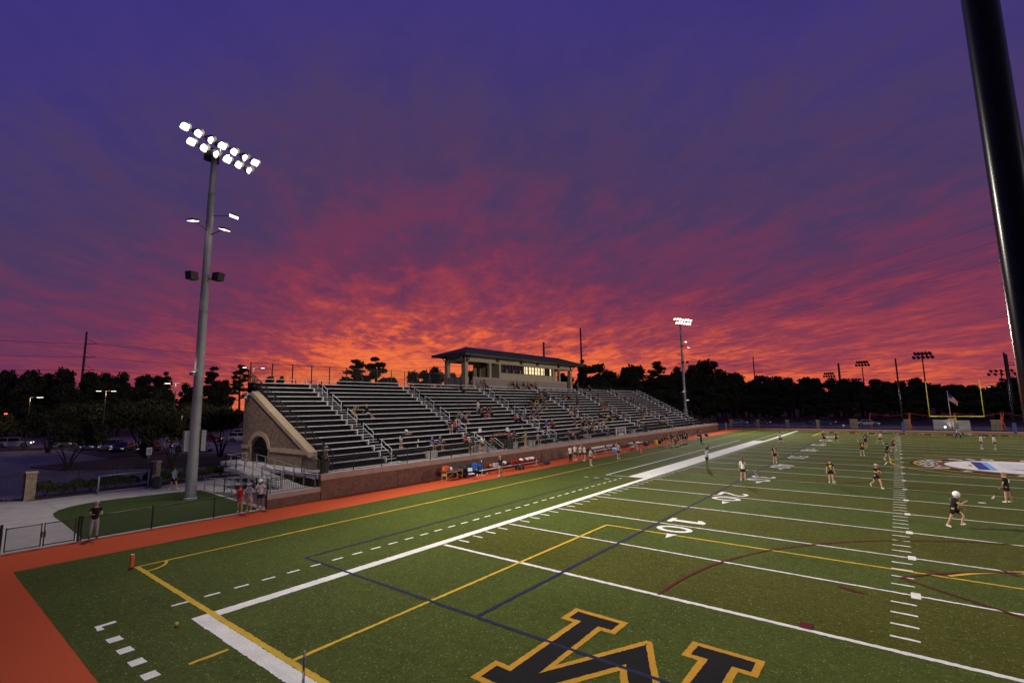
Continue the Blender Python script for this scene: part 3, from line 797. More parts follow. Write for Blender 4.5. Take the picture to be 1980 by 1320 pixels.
# windows: openings with frames, sashes and panes
lit = {3: (.35, .95), 4: (.1, .98), 5: (.05, .97), 6: (.1, .75), 7: (.72, .97)}
ws = 55.4-41.6
for k in range(8):
    y0 = 41.6+ws*k/8; y1 = 41.6+ws*(k+1)/8
    fr = MB(); fr.box(PF-.2, y0, 10.95, PF+.02, y0+.07, 12.28); fr.box(PF-.2, y1-.07, 10.95, PF+.02, y1, 12.28); fr.box(PF-.2, y0+.07, 10.95, PF+.02, y1-.07, 11.02)
    fr.box(PF-.15, y0+.07, 11.58, PF, y1-.07, 11.62); fr.box(PF-.15, (y0+y1)/2-.035, 11.02, PF+.001, (y0+y1)/2+.035, 12.28)
    w_ = fr.build('window', M_FRAME, pb)
    gl = MB(); gl.box(PF-.12, y0+.07, 11.02, PF-.11, y1-.07, 12.28); gl.build('pane', M_GLASS, w_)
    if k in lit:
        a, c = lit[k]; q = MB(); q.box(PF-.105, y0+.07+(y1-y0-.14)*a, 11.03, PF-.095, y0+.07+(y1-y0-.14)*c, 12.2); q.build('lit_pane', M_LIT, w_)
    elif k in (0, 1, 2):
        q = MB(); q.box(PF-.105, y1-.4, 11.03, PF-.095, y1-.25, 11.55); q.build('reflection_panel', mat('painted_reflection', (.35, .33, .28), .8), w_)  # pale strip laid over the dark pane as a painted reflection
dr = MB(); dr.box(-33.2, 40.9, FLR, -32.2, 40.95, 11.9); do = dr.build('door', M_FRAME, pb)
q = MB(); q.box(-32.75, 40.88, 10.6, -32.6, 40.895, 11.6); q.build('door_light', M_LIT, do)
# hip roof with soffit, fascia, ridge and brackets
E0, E1, XA, XB = 32.1, 64.2, -29.15, -36.0
XR, ZE, ZR = (XA+XB)/2, 13.32, 14.55
b = MB()
b.add([(XA,E0,ZE),(XA,E1,ZE),(XB,E1,ZE),(XB,E0,ZE),(XR,E0+3.6,ZR),(XR,E1-3.6,ZR)], [(0,1,5,4),(2,3,4,5),(1,2,5),(3,0,4)])
ro = b.build('roof', M_ROOF, pb)
b = MB(); b.bar((XR,E0+3.6,ZR+.01),(XR,E1-3.6,ZR+.01), .3, .1); b.bar((XA,E0,ZE+.03),(XR,E0+3.6,ZR+.03), .28, .06); b.bar((XA,E1,ZE+.03),(XR,E1-3.6,ZR+.03), .28, .06)
b.build('ridge_cap', M_ROOF, ro)
b = MB(); b.box(XB, E0, 13.0, XA, E0+.06, ZE+.005); b.box(XB, E1-.06, 13.0, XA, E1, ZE+.005); b.box(XA-.06, E0+.06, 13.0, XA, E1-.06, ZE+.005); b.box(XB, E0+.06, 13.0, XB+.06, E1-.06, ZE+.005)
b.build('fascia', M_ROOF, ro)
b = MB(); b.tube([(XA+.08, E0, ZE-.02), (XA+.08, E1, ZE-.02)], .075, 8); b.build('gutter', M_ROOF, ro)
b = MB(); b.add([(XA-.06,E0+.06,13.002),(XB+.06,E0+.06,13.002),(XB+.06,E1-.06,13.002),(XA-.06,E1-.06,13.002)], [(0,1,2,3)]); b.build('soffit', M_SOF, ro)
for x, y, dx, dy in ((PF-.2, PL-.05, 0, -1), (PBk+.25, PL-.05, 0, -1), (PF+.06, PL+.22, 1, 0), (PF+.06, PR_-.25, 1, 0)):
    b = MB(); p = Vector((x, y, 12.98)); d = Vector((dx, dy, 0))
    b.bar(p-Vector((0,0,.9)), p, .12); b.bar(p-Vector((0,0,.06)), p+d*.95-Vector((0,0,.06)), .12); b.bar(p-Vector((0,0,.8)), p+d*.8-Vector((0,0,.1)), .1)
    b.build('bracket', M_FRAME, pb)
for y in (40.5, 46.4, 50.9, 57.4):
    b = MB(); b.box(PF+.02, y-.2, 12.55, PF+.3, y+.2, 12.95); b.build('loudspeaker', M_FRAME, pb)

# ------------------------------------------------------------------ ramp and platform left of the stand
M_PLAT = mat('platform_concrete', (.38, .36, .34), .9, nscale=1.4, namt=.12)
rp = thing('concrete_ramp', 'switchback concrete access ramp with metal handrails left of the grandstand walkway', 'ramp', (-19, 1, 0))
b = MB()
b.add([(-24.2,-.6,0),(-16.6,-.6,.72),(-16.6,.75,.72),(-24.2,.75,0),(-16.6,-.6,0),(-16.6,.75,0)], [(0,1,2,3),(0,4,1),(3,2,5),(0,3,5,4),(1,4,5,2)])
b.build('lower_run', M_PLAT, rp, recalc=True)
b = MB(); b.box(-16.6, -.6, 0, -14.64, 2.6, .725); b.build('landing', M_PLAT, rp)
b = MB()
b.add([(-16.6,1.0,.72),(-23.6,1.0,1.50),(-23.6,2.6,1.50),(-16.6,2.6,.72),(-16.6,1.0,.5),(-23.6,1.0,1.25),(-23.6,2.6,1.25),(-16.6,2.6,.5)], [(0,3,2,1),(4,5,6,7),(0,1,5,4),(3,7,6,2),(1,2,6,5),(0,4,7,3)])
b.build('upper_run', M_PLAT, rp, recalc=True)
b = MB(); b.box(-25.6, 1.0, 1.24, -23.6, 2.61, 1.505); b.build('upper_landing', M_PLAT, rp)
def rampz(x, run): return max(0, (x+24.2)/7.6*.72) if run == 0 else .72+(-16.6-x)/7.0*.78
def rail_run(p, q, n, h=.92):
    m = MB(); A, B = Vector(p), Vector(q)
    for hh in (h, h*.52): m.tube([A+Vector((0,0,hh)), B+Vector((0,0,hh))], .024, 8)
    for i in range(n+1):
        c = A+(B-A)*(i/n); m.box(c.x-.03, c.y-.03, c.z-.05, c.x+.03, c.y+.03, c.z+h)
    m.build('handrail', M_STEEL, rp)
rail_run((-24.9, -.56, 0), (-21.4, -.56, .27), 2); rail_run((-21.4, -.56, .27), (-16.6, -.56, .72), 4)
rail_run((-24.2, .7, 0), (-16.6, .7, .72), 6); rail_run((-16.6, -.56, .725), (-14.75, -.56, .725), 2)
rail_run((-16.6, 1.05, .72), (-23.6, 1.05, 1.5), 5, 1.0); rail_run((-15.0, 2.56, .72), (-23.6, 2.56, 1.5), 6, 1.0)
rail_run((-23.6, 1.05, 1.5), (-25.5, 1.05, 1.5), 2, 1.0); rail_run((-25.5, 1.05, 1.5), (-25.5, 2.6, 1.5), 1, 1.0)
rail_run((-17.6, 4.1, 1.53), (-23.6, 4.1, 1.53), 5, 1.0)
picket_fence('picket_railing', 'short black picket railing on the low brick wall in front of the concrete ramp', [(-14.5, -.85), (-14.5, 2.55)], .80, 1.75, post=3.4)
picket_fence('picket_railing', 'short black picket railing closing the left end of the grandstand walkway', [(-14.55, 2.68), (-17.0, 2.68)], 1.55, 2.55, post=2.4)

# ================================================================== FLOODLIGHTS
M_LAMPW = mat('flood_lens', (.9, .9, .85), .3, emit=(1.0, .93, .80), estr=7.0, namt=0)
M_LAMPM = mat('area_lens', (.9, .9, .85), .3, emit=(1.0, .95, .85), estr=5.0, namt=0)
M_GALV = mat('pole_galvanised', (.30, .30, .30), .55, .2, nscale=1.0, namt=.14)
M_HOUS = mat('lamp_housing', (.10, .10, .10), .5, .2)
FLOOD_E = 34000.0
def spot(name, loc, target, energy, angle, blend, parent, rad=.35, col=(1.0, .93, .80)):
    ld = bpy.data.lights.new(name, 'SPOT'); ld.energy = energy; ld.spot_size = R(angle); ld.spot_blend = blend; ld.shadow_soft_size = rad; ld.color = col
    o = bpy.data.objects.new(name, ld); COL.objects.link(o)
    d = (Vector(target)-Vector(loc)).normalized()
    o.rotation_euler = d.to_track_quat('-Z', 'Y').to_euler(); o.parent = parent; o.location = Vector(loc)-world_loc(parent)
    return o
def luminaire(parent, p, aim, s=1.0, lens=None, name='floodlight', ml=None):
    """a flood head: bowl-shaped housing, visor and glowing lens"""
    p = Vector(p); d = (Vector(aim)-p).normalized(); x = d.cross(Vector((0,0,1))).normalized(); y = x.cross(d)
    m = MB(); n = 12; rings = [(.08, -.30), (.18, -.24), (.27, -.08), (.30, .04)]
    vs = []
    for r, t in rings:
        for j in range(n):
            a = 2*PI*j/n; vs.append(p + d*(t*s) + (x*math.cos(a)+y*math.sin(a))*(r*s))
    fs = [tuple(range(n))]
    for i in range(len(rings)-1):
        for j in range(n): fs.append((i*n+j, i*n+(j+1)%n, i*n+n+(j+1)%n, i*n+n+j))
    m.add(vs, fs)
    # visor: half collar reaching forward over the lens
    vv = []; k = 9
    for j in range(k):
        a = PI*j/(k-1); e = (x*math.cos(a)+y*math.sin(a))
        vv += [p+d*(.04*s)+e*(.305*s), p+d*(.26*s*(.35+.65*math.sin(a)))+e*(.32*s)]
    m.add(vv, [(2*j, 2*j+1, 2*j+3, 2*j+2) for j in range(k-1)])
    h = m.build(name, M_HOUS, parent)
    q = MB(); rc = [(1,.55),(.8,.8),(-.8,.8),(-1,.55),(-1,-.55),(-.8,-.8),(.8,-.8),(1,-.55)]; q.add([p+d*(.03*s)]+[p+d*(.02*s)+(x*a_+y*b_)*(.25*s) for a_, b_ in rc], [(0, j+1, (j+1)%8+1) for j in range(8)])
    q.build('lens', ml or M_LAMPW, h)
def area_head(parent, root, tip, tilt, lens=True):
    """flat shoebox light on an arm"""
    a, b_ = Vector(root), Vector(tip); m = MB(); m.tube([a, b_], .04, 8)
    d = (b_-a); d.z = 0; d.normalize(); sd = Vector((-d.y, d.x, 0))
    u = (Vector((0,0,1))+d*tilt).normalized(); f = sd.cross(u).normalized()
    c = b_+f*.2
    vs = [c+sd*sx*.3+f*fx*.35+u*uz for uz, k_ in ((.0, 1), (.16, .6)) for sx, fx in ((-1*k_,-1*k_),(1*k_,-1*k_),(1*k_,1*k_),(-1*k_,1*k_))]
    m.add(vs, [(3,2,1,0),(4,5,6,7),(0,1,5,4),(1,2,6,5),(2,3,7,6),(3,0,4,7)])
    h = m.build('area_light', M_HOUS, parent, recalc=True)
    if lens:
        q = MB(); q.add([c+sd*sx*.25+f*fx*.3-u*.005 for sx, fx in ((-1,-1),(1,-1),(1,1),(-1,1))], [(0,1,2,3)]); q.build('lens', M_LAMPM, h)
    return c
def speaker_box(parent, root, tip, sz=.55):
    a, b_ = Vector(root), Vector(tip); m = MB(); m.tube([a, b_], .04, 8); m.build('speaker_arm', M_GALV, parent)
    m = MB(); d = b_-a; d.z = 0; d.normalize(); sd = Vector((-d.y, d.x, 0)); dn = Vector((0,0,-1))
    c = b_+d*.25
    vs = [c+sd*sx*sz/2+Vector((0,0,sz*.5*z))+d*(f*.28+(.05 if z > 0 else -.02)) for f in (-1, 1) for sx, z in ((-1,-1),(1,-1),(1,1),(-1,1))]
    m.add(vs, [(0,1,2,3),(7,6,5,4),(0,4,5,1),(1,5,6,2),(2,6,7,3),(3,7,4,0)]); m.build('loudspeaker', M_FRAME, parent, recalc=True)
def flood_pole(label, bx, by, sgn, aims, near, turn=0.0, power=1.0):
    t = thing('floodlight_pole', label, 'floodlight', (bx, by, 0), group='field floodlight poles')
    m = MB(); prof = [(.35, 0), (.345, .3), (.33, 3), (.30, 7), (.27, 13), (.225, 21.6), (.225, 21.7), (.215, 21.7), (.18, 25.0)]
    m.lathe((bx, by, 0), prof, 24); m.build('pole', M_GALV, t, smooth=True)
    m = MB(); m.lathe((bx, by, 0), [(.42, -.05), (.42, .12), (.36, .14)], 24); m.build('base_collar', M_CONC, t)
    for z in (21.72, 13.0, 7.0): 
        m = MB(); m.lathe((bx, by, z-.03), [(.24+.0075*(21.7-z), 0), (.24+.0075*(21.7-z), .05)], 20); m.build('seam_ring', M_GALV, t)
    cx = bx; ad = Vector((math.sin(R(turn)), math.cos(R(turn)), 0)); af = Vector((math.cos(R(turn)), -math.sin(R(turn)), 0))*sgn; pb = Vector((bx, by, 0)); ZV = Vector((0,0,1))
    for z, y0, y1, ns in ((25.6, -2.75, 2.75, 7), (24.75, -2.25, 2.25, 6)):
        m = MB(); m.bar(pb+af*.45+ad*y0+ZV*z, pb+af*.45+ad*y1+ZV*z, .12, .16); m.bar(pb+ZV*z, pb+af*.45+ZV*z, .2, .2); m.build('crossarm', M_GALV, t)
        for i in range(ns):
            y = y0+(y1-y0)*i/(ns-1)
            a = aims[i % len(aims)]
            luminaire(t, pb+af*.8+ad*y+ZV*(z-.25), a, 1.12)
    m = MB(); m.box(bx-sgn*.5-.1, by-.5, 24.4, bx-sgn*.5+.1, by+.5, 25.5); m.build('ballast_box', M_HOUS, t)
    for a, e, an in aims_spots(aims): spot('flood_beam', pb+af*1.15+ZV*25.0, a, e*power, an, .9, t, .38)
    if near is not None:
        # lower fittings
        for ang, z in near['area']:
            d = Vector((math.cos(R(ang)), math.sin(R(ang)), 0)); root = Vector((bx, by, z))+d*.2
            c = area_head(t, root, root+d*1.1+Vector((0,0,.25)), .25)
        for ang, z in near['spk']:
            d = Vector((math.cos(R(ang)), math.sin(R(ang)), 0)); root = Vector((bx, by, z))+d*.2
            speaker_box(t, root, root+d*.6+Vector((0,0,.1)))
        m = MB(); m.box(bx-.75, by-.34, 8.45, bx+.75, by-.28, 8.6); m.box(bx-.3, by-.5, 8.4, bx+.3, by-.3, 8.62); m.build('uplight_arm', M_GALV, t)
        q = MB(); q.box(bx-.26, by-.46, 8.622, bx+.26, by-.34, 8.63); q.build('uplight_lens', M_LAMPM, t)
        for s in (-1, 1):
            px_, py_ = bx+s*.17, by+s*.46
            m = MB(); m.box(px_-.17, py_-.14, 3.2, px_+.17, py_+.14, 4.6); m.build('control_box', M_GALV, t)
            m = MB(); m.bar((bx, by, 4.3), (px_, py_, 4.3), .08); m.bar((bx, by, 3.5), (px_, py_, 3.5), .08); m.build('box_bracket', M_GALV, t)
    return t
def aims_spots(aims): return [(a, FLOOD_E, 93) for a in aims]
NEARFIT = {'area': [(-60, 18.9), (70, 20.1), (20, 18.6)], 'spk': [(-70, 15.2), (25, 15.3)]}
p1 = flood_pole('tall galvanised floodlight pole on the grass patch left of the grandstand, lamps blazing', -21.97, -2.45, 1, [(17, 7, 0), (24, 24, 0), (16, 40, 0)], NEARFIT, -15, 1.3)
p2 = flood_pole('distant lit floodlight pole beyond the far right end of the grandstand', -22.0, 97.6, 1, [(14, 88, 0), (22, 70, 0), (16, 54, 0)], NEARFIT, 22, 1.25)
p3 = flood_pole('floodlight pole across the field opposite the left end of the grandstand', 70.8, -2.45, -1, [(32, 8, 0), (24, 24, 0), (26, 42, 0)], None, 0, .85)
p4 = flood_pole('floodlight pole across the field opposite the far end of the grandstand', 70.8, 97.6, -1, [(34, 88, 0), (26, 68, 0), (30, 52, 0)], None, 0, 1.25)
# the walkway lights half way up the near pole really light the plaza and the end wall
spot('walkway_beam', (-21.2, -3.9, 18.8), (-20.5, -13.0, 0), 7000, 84, .7, p1, .2)
spot('walkway_beam', (-20.8, -1.2, 18.6), (-20.5, 8.0, 0), 4800, 84, .7, p1, .2)
spot('walkway_beam', (-20.8, 96.5, 18.6), (-16, 90, 0), 1600, 84, .7, p2, .2)
spot('uplight_beam', (-21.97, -2.88, 8.7), (-21.95, -2.6, 14), 60, 60, .8, p1, .1)

# ================================================================== PLAZA FENCES, PIERS, BUSHES
M_WIRE = mat('chain_wire', (.02, .02, .022), .5)
def chain_panel(m, y0, y1, z0, z1, x, step=.075, r=.0022):
    """diamond mesh in the plane x, clipped to the panel"""
    H = z1-z0; L = y1-y0; k = -H
    while k < L:
        for up in (1, -1):
            a0, a1 = max(0, -k), min(H, L-k)
            if a1-a0 < .02: continue
            za, zb = (z0+a0, z0+a1) if up == 1 else (z1-a0, z1-a1)
            m.bar((x+.002*up, y0+k+a0, za), (x+.002*up, y0+k+a1, zb), r*2)
        k += step
cf = thing('chain_link_fence', 'black chain link fence between the red track and the grass patch', 'fence', (-14.36, -5, 0))
FX = -14.40
m = MB(); m.tube([(FX, -9.5, 1.06), (FX, -.9, 1.06)], .022, 8); m.tube([(FX, -9.5, .08), (FX, -.9, .08)], .014, 6); m.build('rail', M_BLACK, cf)
m = MB(); chain_panel(m, -9.48, -.92, .09, 1.05, FX); m.build('mesh', M_WIRE, cf)
for y in (-9.5, -6.72, -3.82, -.92):
    m = MB(); m.lathe((FX, y, 0), [(.034, 0), (.034, 1.12), (.028, 1.15), (.005, 1.16)], 12); m.build('post', M_BLACK, cf)
def gate_leaf(label, y0, y1):
    t = thing('chain_link_gate', label, 'gate', (FX, (y0+y1)/2, 0))
    m = MB()
    for y in (y0, y1): m.tube([(FX, y, .06), (FX, y, 1.08)], .022, 8)
    for z in (.1, 1.03): m.tube([(FX, y0, z), (FX, y1, z)], .02, 8)
    m.build('frame', M_BLACK, t)
    m = MB(); chain_panel(m, y0+.02, y1-.02, .11, 1.02, FX); m.build('mesh', M_WIRE, t)
    m = MB(); yy = y1 if y0 < -11.5 else y0
    m.box(FX-.04, yy-.03, .45, FX+.04, yy+.05, .7); m.build('latch', M_BLACK, t)
gate_leaf('left leaf of the black chain link double gate at the picture edge', -12.0, -10.88)
gate_leaf('right leaf of the black chain link double gate next to the leaning man', -10.78, -9.72)
cf2 = thing('chain_link_fence', 'end of a black chain link fence with its post at the left picture edge', 'fence', (FX, -14, 0))
m = MB(); m.tube([(FX, -18, 1.06), (FX, -12.15, 1.06)], .022, 8); m.tube([(FX, -18, .08), (FX, -12.15, .08)], .014, 6); m.build('rail', M_BLACK, cf2)
m = MB(); chain_panel(m, -18, -12.15, .09, 1.05, FX); m.build('mesh', M_WIRE, cf2)
for y in (-12.15, -15): m = MB(); m.lathe((FX, y, 0), [(.05, 0), (.05, 1.2), (.04, 1.23), (.005, 1.24)], 12); m.build('post', M_BLACK, cf2)
m = MB(); m.lathe((FX, -9.6, 0), [(.05, 0), (.05, 1.12), (.04, 1.15), (.005, 1.16)], 12); m.build('gate_post', M_BLACK, cf)

M_PIER = brick_mat('pier_stone', (.36, .27, .18), (.29, .22, .15), (.26, .2, .14), .30, .10)
def pier(x, y, h, s, label, group=None, cap=True):
    t = thing('brick_pier', label, 'pier', (x, y, 0), group=group)
    m = MB(); m.box(x-s/2, y-s/2, -.03, x+s/2, y+s/2, h-.1); m.build('shaft', M_PIER, t)
    m = MB(); m.box(x-s/2-.05, y-s/2-.05, h-.1, x+s/2+.05, y+s/2+.05, h); m.build('cap', M_CAST, t, bevel=.015)
    return t
pier(-31.55, -9.1, 1.92, .55, 'buff brick pier with pale cap at the left end of the hedge')
pier(-31.75, -1.75, 1.93, .55, 'buff brick pier with pale cap behind the grey trash bin')
XF = -31.6
picket_fence('iron_fence', 'black iron picket fence behind the shrubs between the two brick piers', [(XF, -8.82), (XF, -2.03)], .02, 1.75, post=2.3, gap=.13, cat='fence', pr=.009, toprails=(0, -.2))
picket_fence('iron_fence', 'black iron picket fence running from the bin pier to the arched wall', [(XF, -1.47), (XF, 3.9)], .02, 1.78, post=2.7, gap=.13, cat='fence', pr=.009, toprails=(0, -.2))
picket_fence('iron_gate', 'black iron picket gate left of the first brick pier', [(XF+.1, -13.2), (XF+.1, -9.42)], .02, 1.83, post=3.7, gap=.15, cat='gate', pr=.01, toprails=(0, -.2), mpost=.08)
picket_fence('iron_fence', 'black iron picket fence running off the left picture edge', [(XF+.1, -24), (XF+.1, -13.3)], .02, 1.83, post=3.0, gap=.15, cat='fence', pr=.01, toprails=(0, -.2))
sg = thing('notice_sign', 'small white notice sign on a thin post behind the second brick pier', 'sign', (-33.2, -1.9, 0))
m = MB(); m.box(-33.2-.02, -1.92, 0, -33.2+.02, -1.88, 2.9); m.build('post', M_STEEL, sg)
m = MB(); m.box(-33.18, -2.1, 2.35, -33.165, -1.7, 2.95); m.build('panel', M_WHITE, sg)
m = MB(); m.box(-33.164, -2.03, 2.45, -33.162, -1.77, 2.85); m.build('notice', mat('notice_grey', (.45, .45, .45), .7), sg)

M_LEAF_B = mat('shrub_leaf', (.085, .10, .022), .75, nscale=3, namt=.45, coords='Object')
M_TWIG = mat('twig', (.06, .045, .03), .9)
def shrub(x, y, w, h, label, seed, group='shrubs along the iron fence'):
    rnd = random.Random(seed); t = thing('shrub', label, 'shrub', (x, y, 0), group=group)
    m = MB(); 
    for i in range(900):
        a = rnd.uniform(0, 2*PI); u = rnd.uniform(-.15, 1); rr = math.sqrt(max(0, 1-u*u))*rnd.uniform(.62, 1.05)
        lump = .82+.28*noise.noise(Vector((math.cos(a)*2+seed, math.sin(a)*2, u*2)))
        c = Vector((x+math.cos(a)*rr*w*.5*lump*.8, y+math.sin(a)*rr*w*.62*lump, h*.42+u*h*.56*lump)); s = rnd.uniform(.05, .1)
        d = Vector((rnd.gauss(0,1), rnd.gauss(0,1), rnd.gauss(.6,.6))).normalized(); e = d.orthogonal().normalized(); f = d.cross(e)
        m.add([c-e*s, c-f*s*.5, c+e*s, c+f*s*.5], [(0,1,2,3)])
    m.build('foliage', M_LEAF_B, t)
    m = MB()
    for i in range(6):
        a = rnd.uniform(0, 6.28); m.tube([(x, y, 0), (x+math.cos(a)*w*.2, y+math.sin(a)*w*.25, h*.5)], [.02, .008], 5)
    m.build('stem', M_TWIG, t)
SH = ['beside the left brick pier', 'second from the left brick pier', 'third along the iron fence', 'left of the pipe frame', 'behind the left of the pipe frame', 'behind the middle of the pipe frame', 'behind the right of the pipe frame', 'just left of the trash bin', 'right of the trash bin pier', 'behind the walking man', 'between the walking man and the floodlight pole', 'right of the floodlight pole', 'between the floodlight pole and the ramp', 'at the left end of the ramp', 'near the arched wall']
for i, s in enumerate(SH):
    y = -8.1+i*.84
    if abs(y+1.75) < .5: y += .35
    shrub(-32.7+.25*math.sin(i*2.1), y, 1.25+.25*math.sin(i*1.7), 1.0+.18*math.sin(i*2.9+1), 'leafy green shrub '+s, 100+i)

# pipe frame, trash bin
pf = thing('pipe_frame', 'low galvanised pipe frame standing on the path in front of the shrubs', 'barrier', (-30.2, -4.1, 0))
m = MB()
m.tube([(-30.2,-5.65,.02),(-30.2,-5.65,1.3)], .045, 8); m.tube([(-30.2,-2.62,.02),(-30.2,-2.62,1.3)], .045, 8); m.tube([(-30.2,-5.65,1.3),(-30.2,-2.62,1.3)], .035, 8); m.tube([(-30.2,-5.65,.14),(-30.2,-2.62,.14)], .03, 8)
m.build('frame', M_STEEL, pf, smooth=True)
for y in (-5.65, -2.62): m = MB(); m.box(-30.5, y-.05, -.01, -29.9, y+.05, .03); m.build('foot', M_STEEL, pf)
M_BIN = mat('grey_green_plastic', (.07, .085, .08), .5)
def barrel(x, y, z, r, h, label, m_, lid=True):
    t = thing('trash_bin', label, 'trash bin', (x, y, z))
    m = MB(); m.lathe((x, y, z), [(r*.82,0),(r*.9,h*.3),(r*.97,h*.85),(r,h*.86),(r,h),(r*.92,h),(r*.9,h*.8)], 20); m.build('barrel', m_, t, smooth=False)
    if lid: m = MB(); m.lathe((x, y, z+h), [(r*.98,.003),(r*.95,.08),(r*.6,.2),(r*.3,.26),(.05,.28)], 20); m.build('lid', m_, t)
    else: m = MB(); m.lathe((x, y, z+h*.80), [(r*.86,0),(r*.84,.02)], 20); m.build('liner', M_BLACK, t)
barrel(-29.75, -2.15, 0, .33, .86, 'grey green open trash bin in front of the second brick pier', M_BIN, False)
M_GBIN = mat('dark_grey_plastic', (.03, .033, .034), .5)
barrel(-15.6, 24.5, ZW_, .33, .95, 'dark grey lidded trash bin on the walkway beside the small white rails', M_GBIN)
barrel(-15.6, 59.4, ZW_, .34, .95, 'dark grey lidded trash bin on the walkway right of the hanging banner', M_GBIN)
barrel(-15.5, 3.5, ZW_, .33, .8, 'dark trash bin at the left end of the walkway behind the man in the cap', M_GBIN, False)
M_GREYB = mat('grey_block', (.40, .38, .36), .9)
for i, (y, lab) in enumerate([(14.4, 'grey concrete block on the walkway at the leftmost bench break'), (20.7, 'grey concrete block on the walkway near the white shirted walker'), (26.1, 'small grey concrete block right of the walkway trash bin'), (29.3, 'grey concrete block right of the standing woman in tan'), (42.2, 'grey concrete block on the walkway left of the banner'), (56.3, 'pale grey concrete block between banner and dark trash bin')]):
    m = MB(); m.box(-16.9, y-.42, ZW_-.01, -16.15, y+.42, ZW_+.52); m.box(-16.92, y-.44, ZW_+.522, -16.13, y+.44, ZW_+.56); o = m.build('concrete_block', M_GREYB); tag(o, lab, 'block', 'blocks on the walkway')
# small stair with white rails into the lower seats
ss = thing('small_stair', 'small steps with bright metal rails on the walkway below the second aisle', 'stairs', (-16.2, 22.4, ZW_))
m = MB(); 
for i in range(3): m.box(-16.7-.3*i-.3, 21.5, ZW_, -16.4-.3*i, 23.3, ZW_+.2*(i+1)+.005*i)
m.build('steps', M_CONC, ss)
for y in (21.45, 23.35):
    m = MB(); m.tube([(-15.6, y, ZW_), (-15.6, y, ZW_+.55), (-16.6, y, ZW_+1.15), (-17.1, y, ZW_+1.15), (-17.1, y, ZW_+.1)], .024, 8); m.tube([(-15.7, y, ZW_+.25), (-16.8, y, ZW_+.9)], .02, 8); m.build('handrail', M_RAIL, ss, smooth=True)

# banner hanging on the railing
bn = thing('banner', 'pale banner with dark trapezoid artwork hanging on the walkway railing', 'banner', (-14.42, 48, 1.4))
m = MB(); m.box(-14.44, 46.4, 1.38, -14.42, 49.65, 2.82); m.build('cloth', mat('banner_cloth', (.42, .36, .35), .8, nscale=2), bn)
m = MB(); m.poly([(0,0)]*0 or [(46.8,2.65),(49.2,2.65),(49.25,1.55),(48.95,1.75),(48.5,2.0),(48.0,2.05),(47.5,2.0),(47.1,1.75),(46.75,1.45)], 0)
m.v = [(-14.416, p[0], p[1]) for p in m.v]; m.build('artwork', mat('banner_art', (.07, .06, .11), .8, nscale=9, namt=.9), bn)
m = MB()
for i in range(5): m.box(-14.414, 47.05+i*.42, 2.18, -14.412, 47.3+i*.42, 2.5)
m.build('lettering', mat('banner_light', (.40, .30, .36), .8, nscale=14, namt=.5), bn)

# ================================================================== FIELD FURNITURE
M_PYL = mat('orange_foam', (.75, .11, .015), .6, namt=.08)
def pylon(x, y, label, h=.48):
    m = MB(); m.box(x-.058, y-.058, .01, x+.058, y+.058, h); t = thing('corner_pylon', label, 'pylon', (x, y, 0)); m.build('post', M_PYL, t, bevel=.01)
    m = MB(); m.box(x-.052, y-.052, h+.002, x+.052, y+.052, h+.006); m.build('cap', M_WHITE, t)
pylon(-7.62, -9.22, 'orange corner pylon at the near yellow corner of the field')
pylon(-8.5, 41.0, 'orange pylon on the turf left of the white folding table', .62)
pylon(-8.4, 49.2, 'orange pylon in front of the crouching player on the sideline', .62)
pylon(-7.5, 101.0, 'small orange pylon at the far left corner of the field', .5)
m = MB()
for i in range(8):
    for j in range(13): pass
def ball(x, y, z, r, label, m_, cat='ball'):
    m = MB(); m.lathe((x, y, z), [(r*math.sin(PI*max(.001,i/10)), r-r*math.cos(PI*i/10)) for i in range(11)], 14); o = m.build('ball', m_, smooth=True); return tag(o, label, cat)
ball(-.21, -10.04, .008, .055, 'small yellow ball on the turf outside the near end line', mat('yellow_ball', (.65, .45, .04), .6))
# corner flag tip at the picture's lower edge
hf = thing('hoop_flag', 'chrome tipped pole with a red pennant at the bottom picture edge', 'flag', (5.36, -9.2, 0))
m = MB(); m.tube([(5.36,-9.35,0),(5.36,-9.35,.55)], .03, 10, 0); m.lathe((5.36,-9.35,.55), [(.03,0),(.034,.05),(.03,.09),(.012,.12)], 12); m.build('pole', mat('chrome', (.55,.53,.55), .2, .9), hf, smooth=True)
m = MB(); m.add([(5.40,-9.35,.52),(5.85,-9.6,.1),(5.42,-9.38,.1),(5.41,-9.35,.3)], [(0,3,2,1),(0,1,2,3)]); m.build('pennant', mat('red_cloth', (.5, .04, .02), .7), hf)

# goal post (far end)
M_YEL = mat('yellow_paint', (.62, .58, .02), .4, namt=.05)
gp = thing('goal_post', 'yellow football goal post at the far end of the field', 'goal post', (24.384, 102.4, 0))
m = MB(); m.tube([(24.384, 102.5, 0), (24.384, 102.5, 2.3), (24.384, 102.3, 2.75), (24.384, 101.6, 2.98), (24.384, 100.7, 3.0)], .085, 12); m.build('gooseneck', M_YEL, gp, smooth=True)
m = MB(); m.tube([(20.77, 100.6, 3.0), (27.99, 100.6, 3.0)], .085, 12); m.build('crossbar', M_YEL, gp, smooth=True)
for x in (20.828, 27.94): m = MB(); m.tube([(x, 100.6, 3.0), (x, 100.6, 9.3)], [.065, .05], 12); m.build('upright', M_YEL, gp, smooth=True)
M_PAD = mat('blue_pad', (.045, .075, .22), .55)
m = MB(); m.lathe((24.384, 102.5, 0), [(.25,0),(.25,1.75),(.12,1.8)], 16); m.build('pad', M_PAD, gp)
